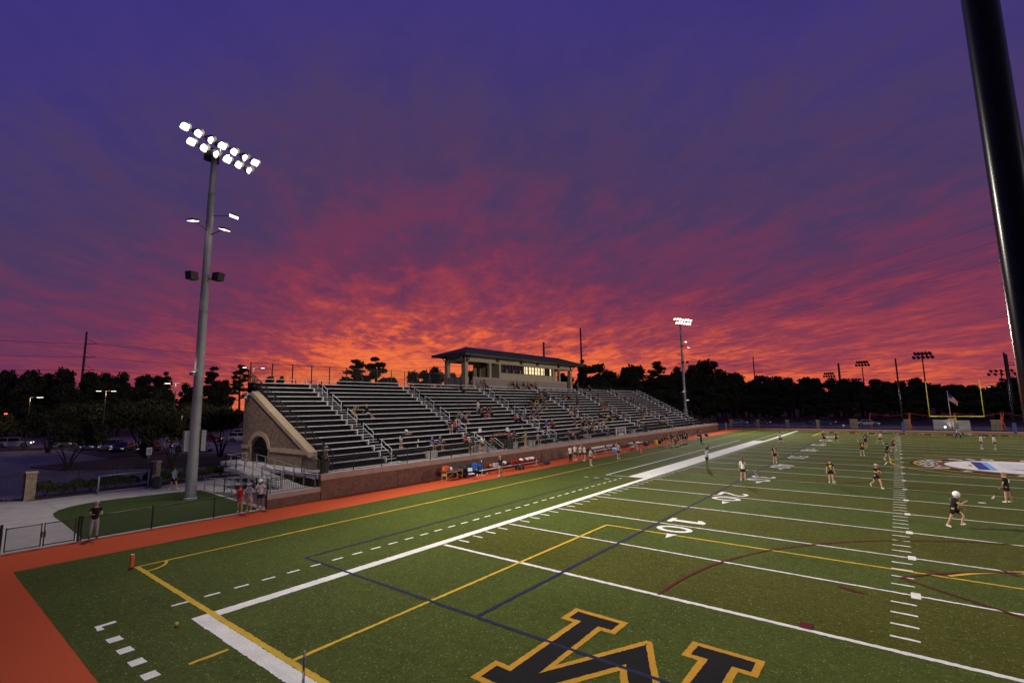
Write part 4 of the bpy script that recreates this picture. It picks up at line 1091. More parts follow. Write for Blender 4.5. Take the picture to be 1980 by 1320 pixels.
# tall net poles: two at the far end, one beside the camera
M_DKP = mat('dark_bronze_paint', (.004, .0035, .004), .24, .0, nscale=2, namt=.2, spec=.22)
def net_pole(x, y, label, r=.14, h=14.0, pad=True):
    t = thing('net_pole', label, 'pole', (x, y, 0), group='tall net poles')
    m = MB(); m.lathe((x, y, 0), [(r*1.08,0),(r,2),(r*.94,h-.02),(r*.6,h)], 28); m.build('shaft', M_DKP, t, smooth=True)
    m = MB(); m.lathe((x, y, h), [(r,.002),(r*.9,.05),(.01,.06)], 16); m.build('cap', M_DKP, t)
    if pad: m = MB(); m.lathe((x, y, 0), [(.24,.01),(.24,1.8),(.16,1.82)], 16); m.build('pad', M_PAD, t)
net_pole(16.95, 105.2, 'dark net pole with blue pad left of the far goal post'); net_pole(32.0, 105.0, 'dark net pole with blue pad right of the far goal post')
net_pole(16.60, -13.34, 'thick dark pole close up at the right picture edge', .0485, 14.0, False)

# orange ball-stop nets on stands
M_NETO = mat('orange_webbing', (.80, .13, .03), .7)
def net(xs, y, label, h=3.3):
    t = thing('ball_net', label, 'net', ((xs[0]+xs[-1])/2, y, 0)); m = MB()
    for a, c in zip(xs[:-1], xs[1:]):
        pts = [(a+(c-a)*i/12, y, h-.55*math.sin(PI*i/12)) for i in range(13)]; m.tube(pts, .02, 6)
    m.build('top_cord', M_NETO, t)
    for i, x in enumerate(xs):
        m = MB(); s = -.35 if i == 0 else (.35 if i == len(xs)-1 else 0)
        m.tube([(x, y, h), (x-.12+s*.4, y, 1.9), (x-.1, y-.1, 1.0), (x+.05, y, .35)], .05, 6); m.tube([(x+.05, y, .36), (x+.5, y-.3, 0)], .02, 6); m.tube([(x+.05, y, .36), (x-.25, y+.4, 0)], .02, 6)
        if i == 2 or i == 1: m.tube([(x, y, h-.6), (x+.02, y, 2.3), (x+.03, y, .9)], [.03, .12, .05], 6)
        m.build('net_post', M_NETO, t)
net([11.75, 18.15], 114.2, 'leftmost orange rimmed ball net behind the far track'); net([18.35, 25.0], 114.2, 'orange rimmed ball net behind the far goal post'); net([25.25, 31.6], 114.2, 'orange rimmed ball net right of the flag'); net([32.0, 39], 114.2, 'orange rimmed ball net behind the right net pole')
# far fence, piers, white wall, flag
picket_fence('far_fence', 'low dark fence beyond the far end track', [(-14, 110.9), (45, 110.9)], .0, 1.12, post=3.0, gap=.6, cat='fence', pr=.006, toprails=(0,))
FP = [(-16.5, 114.0, 'leftmost buff brick pier beyond the far track'), (-10.4, 114.0, 'second buff brick pier from the left beyond the far track'), (-4.1, 114.0, 'buff brick pier left of the small far goal frame'), (2.0, 114.0, 'buff brick pier right of the small far goal frame')]
for x, y, l in FP: pier(x, y, 1.78, .62, l)
for x, l in ((8.55, 'wide brick pier left of the orange nets'), (17.6, 'wide brick pier behind the left net pole'), (31.0, 'wide brick pier left of the right net pole')):
    t = thing('brick_pier', l, 'pier', (x, 116, 0)); m = MB(); m.box(x-.72, 115.7, -.05, x+.72, 116.2, 1.86); m.build('shaft', M_PIER, t); m = MB(); m.box(x-.76, 115.66, 1.862, x+.76, 116.24, 1.96); m.build('cap', M_CAST, t)
M_WW = mat('pale_wall', (.42, .40, .39), .9, nscale=.8, namt=.1)
ww = thing('white_wall', 'pale stepped monument wall behind the far goal post', 'wall', (24.5, 115.6, 0))
m = MB(); m.box(21.8, 115.5, -.05, 24.1, 115.9, 1.95); m.box(25.0, 115.5, -.05, 27.3, 115.9, 1.85); m.build('wing', M_WW, ww); m = MB(); m.box(24.1, 115.4, -.05, 25.0, 116.0, 2.2); m.build('centre', M_WW, ww)
fp = thing('flag_pole', 'silver flag pole in front of the pale wall behind the far goal', 'flag pole', (24.5, 113.9, 0))
m = MB(); m.tube([(24.5, 113.9, 0), (24.45, 113.9, 7.45)], [.06, .035], 10); m.build('pole', M_ALU, fp, smooth=True)
m = MB(); m.lathe((24.45, 113.9, 7.45), [(.01,0),(.08,.05),(.09,.1),(.06,.16),(.01,.18)], 12); m.build('finial', M_ALU, fp)
fl = thing('flag', 'striped red white and blue flag drooping from the far flag pole', 'flag', (24.52, 113.9, 7.2))
def flag_pt(u, v):   # u along the fly, v down the hoist
    return (24.52+1.35*u*(1-.12*v), 113.9+.16*math.sin(u*7+v*2), 7.25-1.5*v*(1-.45*u)-1.75*u**1.15)
for s in range(13):
    m = MB(); vs = []; fs = []
    n0 = 0 if s >= 7 else 0
    for i in range(13):
        u = i/12
        vs += [flag_pt(u, s/13), flag_pt(u, (s+1)/13)]
    fs = [(2*i, 2*i+1, 2*i+3, 2*i+2) for i in range(12) if not (s < 7 and i < 5)]
    m.add(vs, fs); m.build('stripe', mat('flag_red', (.42, .03, .04), .8) if s % 2 == 0 else mat('flag_white', (.68, .66, .66), .8), fl)
m = MB(); vs = []
for i in range(6): vs += [flag_pt(i/12, 0), flag_pt(i/12, 7/13)]
m.add(vs, [(2*i, 2*i+1, 2*i+3, 2*i+2) for i in range(5)]); m.build('canton', mat('flag_blue', (.03, .04, .16), .8), fl)
spot('flag_beam', (24.2, 114.6, .2), (24.6, 115.4, 1.6), 60, 80, .8, fp, .05)
q = MB(); q.box(24.1, 114.5, 0, 24.3, 114.7, .15); q.build('uplight', M_HOUS, fp)
# lacrosse goal, far small goal frame, far bench
M_NETW = mat('white_net', (.55, .55, .5), .8)
lg = thing('lacrosse_goal', 'triangular lacrosse goal with pale netting in front of the far end line', 'goal', (24.9, 97.6, 0))
m = MB(); m.tube([(23.95, 97.2, 0), (23.95, 97.2, 1.83), (25.75, 97.2, 1.83), (25.75, 97.2, 0)], .035, 8); m.tube([(23.95, 97.2, .03), (24.85, 99.3, .03), (25.75, 97.2, .03)], .03, 8); m.build('frame', mat('orange_pipe', (.7, .35, .15), .5), lg)
m = MB(); ap_ = Vector((24.85, 99.3, .05))
for i in range(19):
    t_ = i/18; a = Vector((23.95+1.8*t_, 97.2, 1.83)); m.tube([a, ap_], .006, 4)
    for x in (23.95, 25.75): m.tube([Vector((x, 97.2, 1.83*t_)), ap_], .006, 4)
for i in range(1, 9):
    t_ = i/9; m.tube([Vector((23.95, 97.2, 0)).lerp(ap_, t_), Vector((23.95, 97.2, 1.83)).lerp(ap_, t_), Vector((25.75, 97.2, 1.83)).lerp(ap_, t_), Vector((25.75, 97.2, 0)).lerp(ap_, t_)], .006, 4)
m.build('net', M_NETW, lg)
fg = thing('small_goal_frame', 'small white pipe goal frame beyond the far track', 'goal', (-1.9, 111.8, 0))
m = MB(); m.tube([(-3.5, 111.8, 0), (-3.5, 111.8, 1.1), (-.25, 111.8, 1.1), (-.25, 111.8, 0)], .04, 8); m.build('frame', M_STEEL, fg)
m = MB(); m.tube([(-3.5, 112.6, .03), (-.25, 112.6, .03)], .03, 6); m.tube([(-3.5, 111.8, 1.1), (-3.5, 112.6, .03)], .025, 6); m.tube([(-.25, 111.8, 1.1), (-.25, 112.6, .03)], .025, 6); m.build('back_stay', M_STEEL, fg)
def chair(x, y, rz, label, seatm, group=None, z=0.0):
    t = thing('folding_chair', label, 'chair', (x, y, z), rz, group)
    M = Matrix.Identity(4)
    def part(name, m, mt): 
        o = m.build(name, mt, None, base=False); o.parent = t; o.location = (0,0,0); return o
    m = MB(); m.box(-.22, -.2, .43, .22, .22, .46); part('seat', m, seatm)
    m = MB(); m.add([(-.22,-.24,.62),(.22,-.24,.62),(.22,-.32,.88),(-.22,-.32,.88),(-.22,-.26,.62),(.22,-.26,.62),(.22,-.34,.88),(-.22,-.34,.88)], [(0,1,2,3),(7,6,5,4),(0,4,5,1),(1,5,6,2),(2,6,7,3),(3,7,4,0)]); part('backrest', m, seatm)
    for s in (-.21, .21):
        m = MB(); m.tube([(s, -.33, .9), (s, -.18, .44), (s, .24, 0)], .012, 6); part('leg', m, M_BLACK)
        m = MB(); m.tube([(s, .16, .44), (s, -.26, 0)], .012, 6); part('leg', m, M_BLACK)
    return t
chair(6.9, 112.2, PI, 'lone white chair beyond the far track left of the wide pier', M_WHITE)

# ------------------------------------------------------------------ sideline gear in front of the retaining wall
M_VINYL = mat('blue_vinyl', (.05, .065, .12), .45); M_WOOD = mat('pale_wood', (.45, .28, .09), .6, nscale=9)
tt = thing('treatment_table', 'blue padded treatment table with wooden legs on the red track', 'table', (-13.2, 13.7, 0))
m = MB(); m.box(-13.6, 12.75, .70, -12.9, 14.75, .77); m.build('top', M_VINYL, tt, bevel=.02)
m = MB(); m.box(-13.55, 12.8, .63, -12.95, 14.7, .695); m.build('frame', M_WOOD, tt)
for x in (-13.52, -12.98):
    for y in (12.85, 14.65): m = MB(); m.bar((x, y, 0), (x, y, .63), .05); m.build('leg', M_WOOD, tt)
m = MB(); m.box(-13.5, 12.84, .36, -13.0, 12.86, .6); m.build('end_panel', M_WOOD, tt)
m = MB(); m.bar((-12.97, 12.87, .15), (-12.97, 13.7, .62), .035); m.bar((-12.97, 14.63, .15), (-12.97, 13.8, .62), .035); m.build('brace', M_WOOD, tt)
def cooler(x, y, z, sx, sy, h, label, body, lidm, name='cooler'):
    t = thing(name, label, 'cooler', (x, y, z)); m = MB(); m.box(x-sx/2, y-sy/2, z, x+sx/2, y+sy/2, z+h*.78); m.build('body', body, t, bevel=.03)
    m = MB(); m.box(x-sx/2-.01, y-sy/2-.01, z+h*.785, x+sx/2+.01, y+sy/2+.01, z+h); m.build('lid', lidm, t, bevel=.02)
def jug(x, y, z, r, h, label, body, lidm, tap=True):
    t = thing('drink_cooler', label, 'cooler', (x, y, z)); m = MB(); m.lathe((x, y, z), [(r*.9,0),(r,.04),(r,h*.82)], 18); m.build('body', body, t, smooth=False)
    m = MB(); m.lathe((x, y, z+h*.825), [(r*1.03,0),(r*1.03,.05),(r*.8,h*.15),(r*.3,h*.18)], 18); m.build('lid', lidm, t)
    m = MB(); m.box(x+r, y-.03, z+.06, x+r+.06, y+.03, z+.12); m.build('tap', M_WHITE, t)
M_BLUEP = mat('blue_plastic', (.03, .13, .50), .45); M_ORP = mat('orange_plastic', (.75, .12, .015), .45); M_REDC = mat('maroon_cloth', (.22, .012, .02), .85, nscale=9)
cooler(-13.3, 13.05, .775, .34, .5, .36, 'orange cooler standing on the end of the treatment table', M_ORP, M_ORP)
m = MB(); m.box(-13.15, 13.36, .775, -12.98, 13.5, 1.06); tag(m.build('carton', M_WHITE), 'white carton beside the orange cooler on the treatment table', 'carton')
bp = thing('equipment_bag', 'pile of black equipment bags between treatment table and white chair', 'bag', (-13.2, 15.2, 0))
def soft(mb, c, s, seed, seg=10):
    rnd = Vector((seed*1.7, seed*.9, seed)); vs = []; fs = []; n = seg
    for i in range(n//2+1):
        for j in range(n):
            a = 2*PI*j/n; b_ = PI*i/(n//2)-PI/2
            p = Vector((math.cos(a)*math.cos(b_), math.sin(a)*math.cos(b_), math.sin(b_)))
            p = Vector([math.copysign(abs(v)**.7, v) for v in p]); p *= 1+.18*noise.noise(p*1.6+rnd)
            vs.append((c[0]+p.x*s[0], c[1]+p.y*s[1], max(0.006, c[2]+p.z*s[2])))
    for i in range(n//2):
        for j in range(n): fs.append((i*n+j, i*n+(j+1)%n, i*n+n+(j+1)%n, i*n+n+j))
    mb.add(vs, fs)
M_BAGK = mat('black_nylon', (.014, .014, .016), .6)
m = MB(); soft(m, (-13.3, 15.1, .42), (.4, .5, .42), 1); m.build('bag_body', M_BAGK, bp, smooth=True); m = MB(); soft(m, (-13.4, 15.6, .7), (.35, .4, .3), 2); m.build('top_bag', M_BAGK, bp, smooth=True)
chair(-12.0, 14.75, -PI/2-.4, 'white folding chair right of the treatment table on the sideline', M_WHITE)
jug(-13.75, 17.0, .35, .27, .62, 'tall blue drink cooler left end of the metal bench', M_BLUEP, M_BLUEP); jug(-13.72, 17.7, .35, .27, .60, 'second blue drink cooler beside the tall one', M_BLUEP, mat('navy_lid', (.02, .04, .14), .5))
crate = thing('low_stand', 'low dark stand carrying the two blue drink coolers', 'stand', (-13.73, 17.3, 0)); m = MB(); m.box(-14.1, 16.6, .30, -13.4, 18.1, .345); m.build('top', M_BLACK, crate)
for y in (16.7, 18.0): m = MB(); m.box(-14.05, y-.03, 0, -13.45, y+.03, .30); m.build('leg', M_BLACK, crate)
cooler(-13.75, 16.2, 0, .45, .5, .5, 'small blue cooler on the ground left of the drink coolers', M_BLUEP, M_BLUEP)
ball(-13.2, 18.6, .5, .14, 'orange ball on the metal bench right of the coolers', M_ORP)
def bench_metal(x, y0, y1, label, back=False, sx=1):
    t = thing('metal_bench', label, 'bench', (x, (y0+y1)/2, 0)); m = MB(); m.box(x-.13, y0, .40, x+.13, y1, .445); m.build('seat', M_ALU, t, bevel=.008)
    if back: m = MB(); m.box(x-.32, y0, .62, x-.27, y1, .86); m.build('backrest', M_ALU, t)
    n = max(2, int((y1-y0)/2.6)+1)
    for i in range(n):
        y = y0+.3+(y1-y0-.6)*i/(n-1); m = MB(); m.box(x-.035, y-.035, .04, x+.035, y+.035, .40); m.box(x-.34, y-.04, 0.002, x+.34, y+.04, .04)
        if back: m.bar((x-.1, y, .4), (x-.3, y, .84), .04)
        m.build('leg', M_ALU, t)
    return t
bench_metal(-12.75, 16.6, 25.4, 'long metal team bench covered with red and white bags')
for i, (y, wht) in enumerate([(19.9,1),(21.3,0),(21.95,0),(22.45,1),(22.95,0),(23.4,1),(23.85,0),(24.3,1),(24.75,0)]):
    t = thing('team_bag', ['dark red team bag on the bench', 'red and white team bag on the bench'][wht]+', '+['leftmost of the row','second of the row','third of the row','fourth of the row','fifth of the row','sixth of the row','seventh of the row','eighth of the row','rightmost of the row'][i], 'bag', (-12.75, y, .445), group='team bags on the bench')
    m = MB(); soft(m, (-12.75, y, .67), (.2, .27, .24), 5+i); m.build('bag_body', M_REDC, t, smooth=True)
    m = MB(); soft(m, (-12.68, y+.04, .80), (.17, .12+.12*wht, .13), 15+i); m.build('jersey', M_WHITE if wht or i % 3 == 0 else M_REDC, t, smooth=True)
bk = thing('equipment_bag', 'dark grey backpack at the right end of the metal bench', 'bag', (-12.8, 25.2, 0)); m = MB(); soft(m, (-12.85, 25.35, .62), (.22, .25, .28), 31); m.build('bag_body', mat('grey_nylon', (.05, .055, .06), .7), bk, smooth=True); m = MB(); m.tube([(-12.7, 25.2, .5), (-12.6, 25.25, .7), (-12.7, 25.3, .88)], .02, 6); m.build('strap', M_BAGK, bk)
bk = thing('equipment_bag', 'navy bag on the track below the right end of the bench', 'bag', (-12.2, 26.2, 0)); m = MB(); soft(m, (-12.3, 26.3, .2), (.25, .45, .2), 33); m.build('bag_body', mat('navy_nylon', (.02, .025, .06), .7), bk, smooth=True); m = MB(); m.tube([(-12.3, 25.95, .25), (-12.2, 26.3, .48), (-12.3, 26.6, .25)], .018, 6); m.build('handle', M_BAGK, bk)
cooler(-13.1, 19.2, .45, .3, .55, .35, 'small pale grey box on the bench beside the bags', mat('pale_grey', (.4,.4,.4), .6), mat('pale_grey', (.4,.4,.4), .6), 'equipment_box')
ct = thing('wheeled_cart', 'low black wheeled cart parked under the bag bench', 'cart', (-12.2, 21.6, 0)); m = MB(); m.box(-12.45, 21.2, .22, -12.0, 22.1, .27); m.build('deck', M_BLACK, ct)
for x in (-12.42, -12.03):
    for y in (21.35, 21.95): m = MB(); m.cyl((x-.03, y, .14), (x+.03, y, .14), .14, n=14); m.build('wheel', M_RUBBER, ct)
for x, y, h, l in ((-12.5, 16.0, .25, 'white water bottle beside the left bench foot'), (-12.6, 17.4, .25, 'white water bottle under the blue coolers'), (-13.7, 17.9, .2, 'white bottle standing on the drink cooler'), (-12.75, 25.15, .26, 'white bottle at the right end of the bench')):
    z = .97 if h == .2 else (.445 if y > 25 else 0); m = MB(); m.lathe((x, y, z), [(.04,0),(.045,.02),(.045,h*.7),(.02,h*.85),(.02,h),(.005,h+.005)], 10); tag(m.build('water_bottle', M_WHITE, smooth=True), l, 'bottle', 'white water bottles')
bench_metal(-12.9, 37.2, 40.6, 'metal bench with backrest left of the player in grey', True); bench_metal(-12.9, 41.1, 44.4, 'metal bench with backrest behind the player in grey', True)
bx_ = thing('equipment_bag', 'brown bag leaning at the left bench with backrest', 'bag', (-12.9, 36.6, 0)); m = MB(); soft(m, (-12.9, 36.7, .35), (.3, .3, .38), 41); m.build('bag_body', mat('brown_nylon', (.09, .045, .03), .7), bx_, smooth=True); m = MB(); m.tube([(-12.8, 36.5, .5), (-12.65, 36.7, .75), (-12.8, 36.9, .5)], .02, 6); m.build('strap', M_BAGK, bx_)
cooler(-12.2, 41.5, 0, .5, .75, .55, 'light blue cooler on the track beside the backrest benches', mat('light_blue_plastic', (.10, .25, .60), .5), M_WHITE)
ft = thing('folding_table', 'white folding table with drinks on the far sideline', 'table', (-12.2, 47.5, 0)); m = MB(); m.box(-12.6, 46.2, .72, -11.8, 49.3, .765); m.build('top', M_WHITE, ft)
for y in (46.5, 49.0): m = MB(); m.tube([(-12.5, y, 0), (-12.5, y, .72)], .02, 6); m.tube([(-11.9, y, 0), (-11.9, y, .72)], .02, 6); m.build('leg', M_STEEL, ft)
chair(-11.5, 45.3, PI/2+.5, 'white folding chair left of the white table', M_WHITE); chair(-11.2, 44.2, PI/2+.8, 'overturned looking pale chair near the pylon and table', mat('pale_grey', (.4,.4,.4), .6))
jug(-12.4, 55.4, 0, .26, .62, 'yellow drink cooler right of the white table', mat('yellow_plastic', (.62, .42, .02), .5), mat('yellow_plastic', (.62, .42, .02), .5))
for i, (x, y, l) in enumerate([(-12.2, 56.6, 'dark bag right of the yellow drink cooler'), (-12.6, 52.2, 'dark bag between white table and yellow cooler'), (-11.9, 61.0, 'dark bag behind the huddle of players'), (-11.6, 73.4, 'round dark bag right of the blue chair'), (-11.2, 76.0, 'flat dark bag near the coach in black')]):
    t = thing('equipment_bag', l, 'bag', (x, y, 0)); m = MB(); soft(m, (x, y, .26), (.3, .5, .28), 50+i); m.build('bag_body', M_BAGK, t, smooth=True); m = MB(); m.tube([(x, y-.35, .35), (x+.1, y, .62), (x, y+.35, .35)], .02, 6); m.build('strap', M_STEEL, t)
bench_metal(-12.4, 57.5, 63.5, 'metal bench behind the crouching players')
bench_metal(-12.6, 64.5, 70.5, 'metal bench behind the player huddle')
chair(-12.3, 71.2, -PI/2, 'blue folding chair at the right end of the sideline benches', M_BLUEP)
m = MB(); m.lathe((-11.0, 71.0, .008), [(.16,0),(.17,.12),(.12,.2),(.03,.22)], 12); tag(m.build('helmet', M_WHITE, smooth=True), 'white helmet on the turf right of the huddle', 'helmet')
ball(23.3, 110.7, .55, .16, 'bright white globe light in front of the far pale wall', M_LAMPM, 'light')

# ================================================================== TREES
M_CROWN = mat('dark_foliage', (.055, .062, .024), .85, nscale=.6, namt=.5)
M_CROWN2 = mat('yellow_green_foliage', (.066, .068, .018), .85, nscale=1.2, namt=.5)
M_BARK = mat('bark', (.07, .05, .035), .95, nscale=4, namt=.4, bump=.4)
def crown_mesh(kind, seed, H, W):
    """leaf clumps spread through lobes; returns (foliage MB, trunk MB). Unit: real metres, base at origin"""
    rnd = random.Random(seed); f = MB(); t = MB(); lobes = []
    if kind == 'pine':
        for i in range(8):
            z = H*(.50+.46*i/7); k_ = 1.0-.62*(i/7)**1.3; a = i*2.4+rnd.uniform(-.5, .5)
            for q_ in range(2 if i < 7 else 1):
                aa = a+q_*2.6+rnd.uniform(-.4, .4); o = W*.5*k_*rnd.uniform(.35, .85)
                lobes.append((Vector((math.cos(aa)*o, math.sin(aa)*o, z+H*rnd.uniform(-.02, .02))), W*rnd.uniform(.17, .28)*(.55+.45*k_), H*rnd.uniform(.022, .04)))
        lobes.append((Vector((0, 0, H*.975)), W*.13, H*.03))
        t.tube([(0,0,0),(W*.03,0,H*.4),(-W*.02,W*.02,H*.75),(0,0,H*.97)], [W*.05, W*.04, W*.028, W*.008], 8)
        for c, r, h in lobes: t.tube([(0,0,c.z-H*.02), c], [W*.016, W*.006], 5)
        n, s0, s1 = 2300, .12, .28
    elif kind == 'small':
        for i in range(16):
            a = rnd.uniform(0, 6.28); o = W*.5*math.sqrt(rnd.random())*.8; z = H*rnd.uniform(.58, .88)-o/W*H*.08
            lobes.append((Vector((math.cos(a)*o, math.sin(a)*o, z)), W*rnd.uniform(.13, .22), H*rnd.uniform(.09, .15)))
        for i in range(6):
            a = 2*PI*i/6+rnd.uniform(-.3, .3); r = W*.28
            t.tube([(math.cos(a)*.1, math.sin(a)*.1, 0), (math.cos(a)*r*.25, math.sin(a)*r*.25, H*.22), (math.cos(a)*r, math.sin(a)*r, H*.62)], [.075, .055, .02], 6)
        n, s0, s1 = 3600, .08, .2
    else:
        for i in range(20):
            a = rnd.uniform(0, 6.28); z = rnd.uniform(.32, .93); prof = math.sin(PI*min(1, max(0, (z-.2)/.86)))**.6; o = W*.36*prof*math.sqrt(rnd.random())
            lobes.append((Vector((math.cos(a)*o, math.sin(a)*o, H*z)), W*rnd.uniform(.13, .24), H*rnd.uniform(.06, .11)))
        lobes.append((Vector((0,0,H*.92)), W*.2, H*.08))
        t.tube([(0,0,0),(.1,0,H*.3),(0,.1,H*.62)], [W*.05, W*.038, W*.015], 8)
        for c, r, h in lobes[:10]: t.tube([(0,0,max(H*.22,c.z-H*.22)), c], [W*.022, W*.006], 5)
        n, s0, s1 = 3400, .16, .42
    tot = sum(r*r*h for _, r, h in lobes); 
    for c, r, h in lobes:
        for _ in range(int(n*(r*r*h)/tot)+20):
            d = Vector((rnd.gauss(0,1), rnd.gauss(0,1), rnd.gauss(0,1))).normalized()*(rnd.random()**.42)
            lump = 1+.35*noise.noise(d*2.2+c)
            p = c+Vector((d.x*r*lump, d.y*r*lump, d.z*h*lump)); s = rnd.uniform(s0, s1)
            q = Vector((rnd.gauss(0,1), rnd.gauss(0,1), rnd.gauss(0,.8))).normalized(); e = q.orthogonal().normalized(); g2 = q.cross(e)
            f.add([p-e*s, p-g2*s*.55, p+e*s, p+g2*s*.55], [(0,1,2,3)])
    return f, t
KINDS = [('broad', 11, 10, 7), ('broad', 12, 10, 6), ('broad', 13, 10, 8), ('pine', 14, 10, 5), ('pine', 15, 10, 4.2), ('broad', 16, 10, 5.4), ('small', 17, 5, 5.5), ('small', 18, 5, 5)]
PROTO = []
for kd, sd, H, W in KINDS:
    f, t = crown_mesh(kd, sd, H, W)
    fm = f.build('crown', M_CROWN2 if kd == 'small' else M_CROWN, base=False); tm = t.build('trunk', M_BARK, base=False)
    PROTO.append((fm.data, tm.data, H, W)); bpy.data.objects.remove(fm); bpy.data.objects.remove(tm)
def tree(x, y, h, w, k, label, group, seed=0, cat='tree', name='tree'):
    fd, td, H, W = PROTO[k]; t = thing(name, label, cat, (x, y, -.06), (seed*2.399) % 6.28, group)
    t.scale = (w/W, w/W, h/H)
    for nm, d in (('trunk', td), ('crown', fd)):
        o = bpy.data.objects.new(nm, d); COL.objects.link(o); o.parent = t
    return t
SKY = [(-173.0,1.9,16.7,5.6),(-182.7,4.9,16.5,4.5),(-172.3,8.0,17.4,7.2),(-176.8,12.1,16.9,4.5),(-166.3,14.6,17.4,5.3),(-160.6,17.9,16.9,5.2),(-169.7,23.4,17.2,6.2),(-159.1,25.1,16.9,4.5),(-167.8,31.7,16.5,5.8),(-157.0,33.2,16.2,4.0),(-146.9,32.1,16.6,3.6),(-145.5,36.8,13.5,3.6),(-143.4,42.8,18.4,4.6),(-160.9,53.3,15.8,4.5),(-122.3,42.0,17.7,5.0),(-162.9,73.4,17.8,2.7),(-182.9,78.0,18.7,2.9),(-108.2,68.1,19.8,4.6),(-105.0,72.8,20.6,4.0),(-110.1,82.7,14.7,5.0),(-113.4,94.4,17.7,3.9),(-111.0,97.2,18.4,4.7),(-101.1,93.2,18.7,6.1),(-104.3,104.3,17.3,5.4),(-107.3,115.3,18.7,5.8),(-95.8,112.3,17.2,4.7),(-103.5,131.9,15.8,6.1),(-85.5,144.9,18.0,6.1),(-65.9,127.6,20.7,4.2),(-61.5,130.0,19.3,7.0),(-64.1,145.5,16.6,4.5),(-59.7,147.6,18.9,5.3),(-55.9,149.4,19.3,5.6),(-49.5,152.0,20.6,8.1),(-44.9,159.0,18.8,4.1),(-38.7,155.9,19.0,4.7),(-37.2,161.6,20.3,4.8),(-32.0,157.8,19.9,6.1),(-30.4,163.5,16.7,4.7),(-39.8,207.5,17.2,4.9),(-35.7,208.5,17.3,7.6),(-28.1,210.1,17.0,7.9),(-22.1,211.2,16.3,7.8),(-18.7,216.8,15.7,5.2),(-13.0,212.6,15.1,5.5),(-8.4,213.1,15.1,6.2),(-3.7,223.6,15.3,6.4),(1.1,219.0,14.5,5.4),(5.5,224.2,13.6,5.4),(10.5,214.4,13.9,5.9),(14.3,219.4,12.9,5.2),(18.4,219.4,12.6,4.7),(21.6,209.4,13.3,4.4),(24.8,219.3,12.3,4.6),(28.1,229.1,11.1,5.1),(31.6,229.0,10.9,5.1),(34.2,223.8,10.9,5.7),(38.3,223.4,10.8,5.6),(43.7,227.9,10.5,4.8),(42.9,197.8,11.9,3.2),(46.7,212.4,12.6,4.1),(49.1,212.1,11.3,5.1)]
PINE = {12: 4, 14: 3, 17: 3, 18: 4, 28: 4, 33: 3, 36: 0, 37: 3, 59: 4, 10: 4}
GL = 'black trees along the dusk skyline'
for i, (x, y, z, w) in enumerate(SKY):
    k = PINE.get(i, (0, 1, 2, 5)[i % 4])
    if i < 15: reg = 'on the skyline left of the grandstand'
    elif i < 23: reg = 'behind the grandstand left of the press box'
    elif i < 28: reg = 'behind the press box'
    elif i < 39: reg = 'rising behind the right half of the grandstand'
    else: reg = 'in the far wood behind the end of the field'
    lab = ('tall gappy dark pine ' if k in (3, 4) else 'dark rounded tree ')+reg
    tree(x, y, z+.3, max(w*1.35, 5.0)*(1.35 if 28 <= i < 39 and k < 3 else 1.7 if i in (17, 18) else 1.12 if i >= 39 else 1.0), k, lab, GL+', '+reg, i, name='pine_tree' if k in (3, 4) else 'tree')
# lower ranks that close the wood below the skyline
rnd = random.Random(5)
def rank(x0, y0, x1, y1, n, hlo, hhi, reg, sd):
    for i in range(n):
        t_ = (i+.5)/n; x = x0+(x1-x0)*t_+rnd.uniform(-2.5, 2.5); y = y0+(y1-y0)*t_+rnd.uniform(-2.5, 2.5)
        tree(x, y, rnd.uniform(hlo, hhi), rnd.uniform(6.5, 9.0), (0, 1, 2, 5)[(i+sd) % 4], 'lower dark tree '+reg, GL+', lower rank '+reg, i+sd)
rank(-165, -4, -132, 44, 15, 10.5, 14.2, 'on the skyline left of the grandstand', 40)
rank(-150, -6, -122, 34, 10, 7.0, 10.5, 'behind the left parking lot', 60)
rank(-125, 55, -92, 118, 13, 9.5, 12.5, 'behind the grandstand', 80); rank(-112, 66, -104, 80, 5, 14.0, 15.6, 'around the gappy pines behind the grandstand', 95)
rank(-82, 140, -26, 166, 20, 14.0, 17.5, 'behind the right half of the grandstand', 100)
rank(-76, 124, -26, 148, 15, 8, 11.5, 'behind the right half of the grandstand, front row', 120)
for q in range(5): rank(-44+q*20, 200+q*1.5, -24+q*20, 201.5+q*1.5, 7, 13.6-1.25*q, 15.2-1.3*q, 'in the far wood behind the end of the field', 140+q*7)
rank(-46, 188, 54, 192, 20, 7.5, 9.0, 'in front of the far wood', 160)
rank(-40, 170, 60, 176, 14, 4.5, 6.0, 'at the foot of the far wood', 180)
# small ornamental trees in the car park
for i, (x, y, h, w, l) in enumerate([(-52.3,-3.6,5.2,6.4,'small spreading tree on the left island behind the iron fence'),(-58.5,4.6,7.6,7.2,'yellow green tree in the car park left of the floodlight pole'),(-43.9,3.1,6.0,5.4,'small multi stemmed tree just left of the floodlight pole'),(-50.5,10.3,6.8,6.4,'small rounded tree between floodlight pole and arched wall'),(-72,7.5,7.5,7.0,'dark tree on the second island of the car park'),(-84,-.5,6.5,7.5,'dark tree behind the pickup truck island'),(-100,-4.6,6.2,5.5,'dark small tree in front of the white car at the left edge'),(-76,17,7.4,6,'tree behind the parked pickup truck'),(-110,8,8,9,'large dark tree at the back of the car park'),(-118,-8,8.5,9,'large dark tree at the far left back of the car park'),(-96,20,8,8,'dark tree behind the row of dark parked cars'),(-80,38,8.5,8,'dark tree behind the white car near the arched wall')]):
    tree(x, y, h, w, 6+(i % 2), l, 'small trees in the car park', i*3+1)

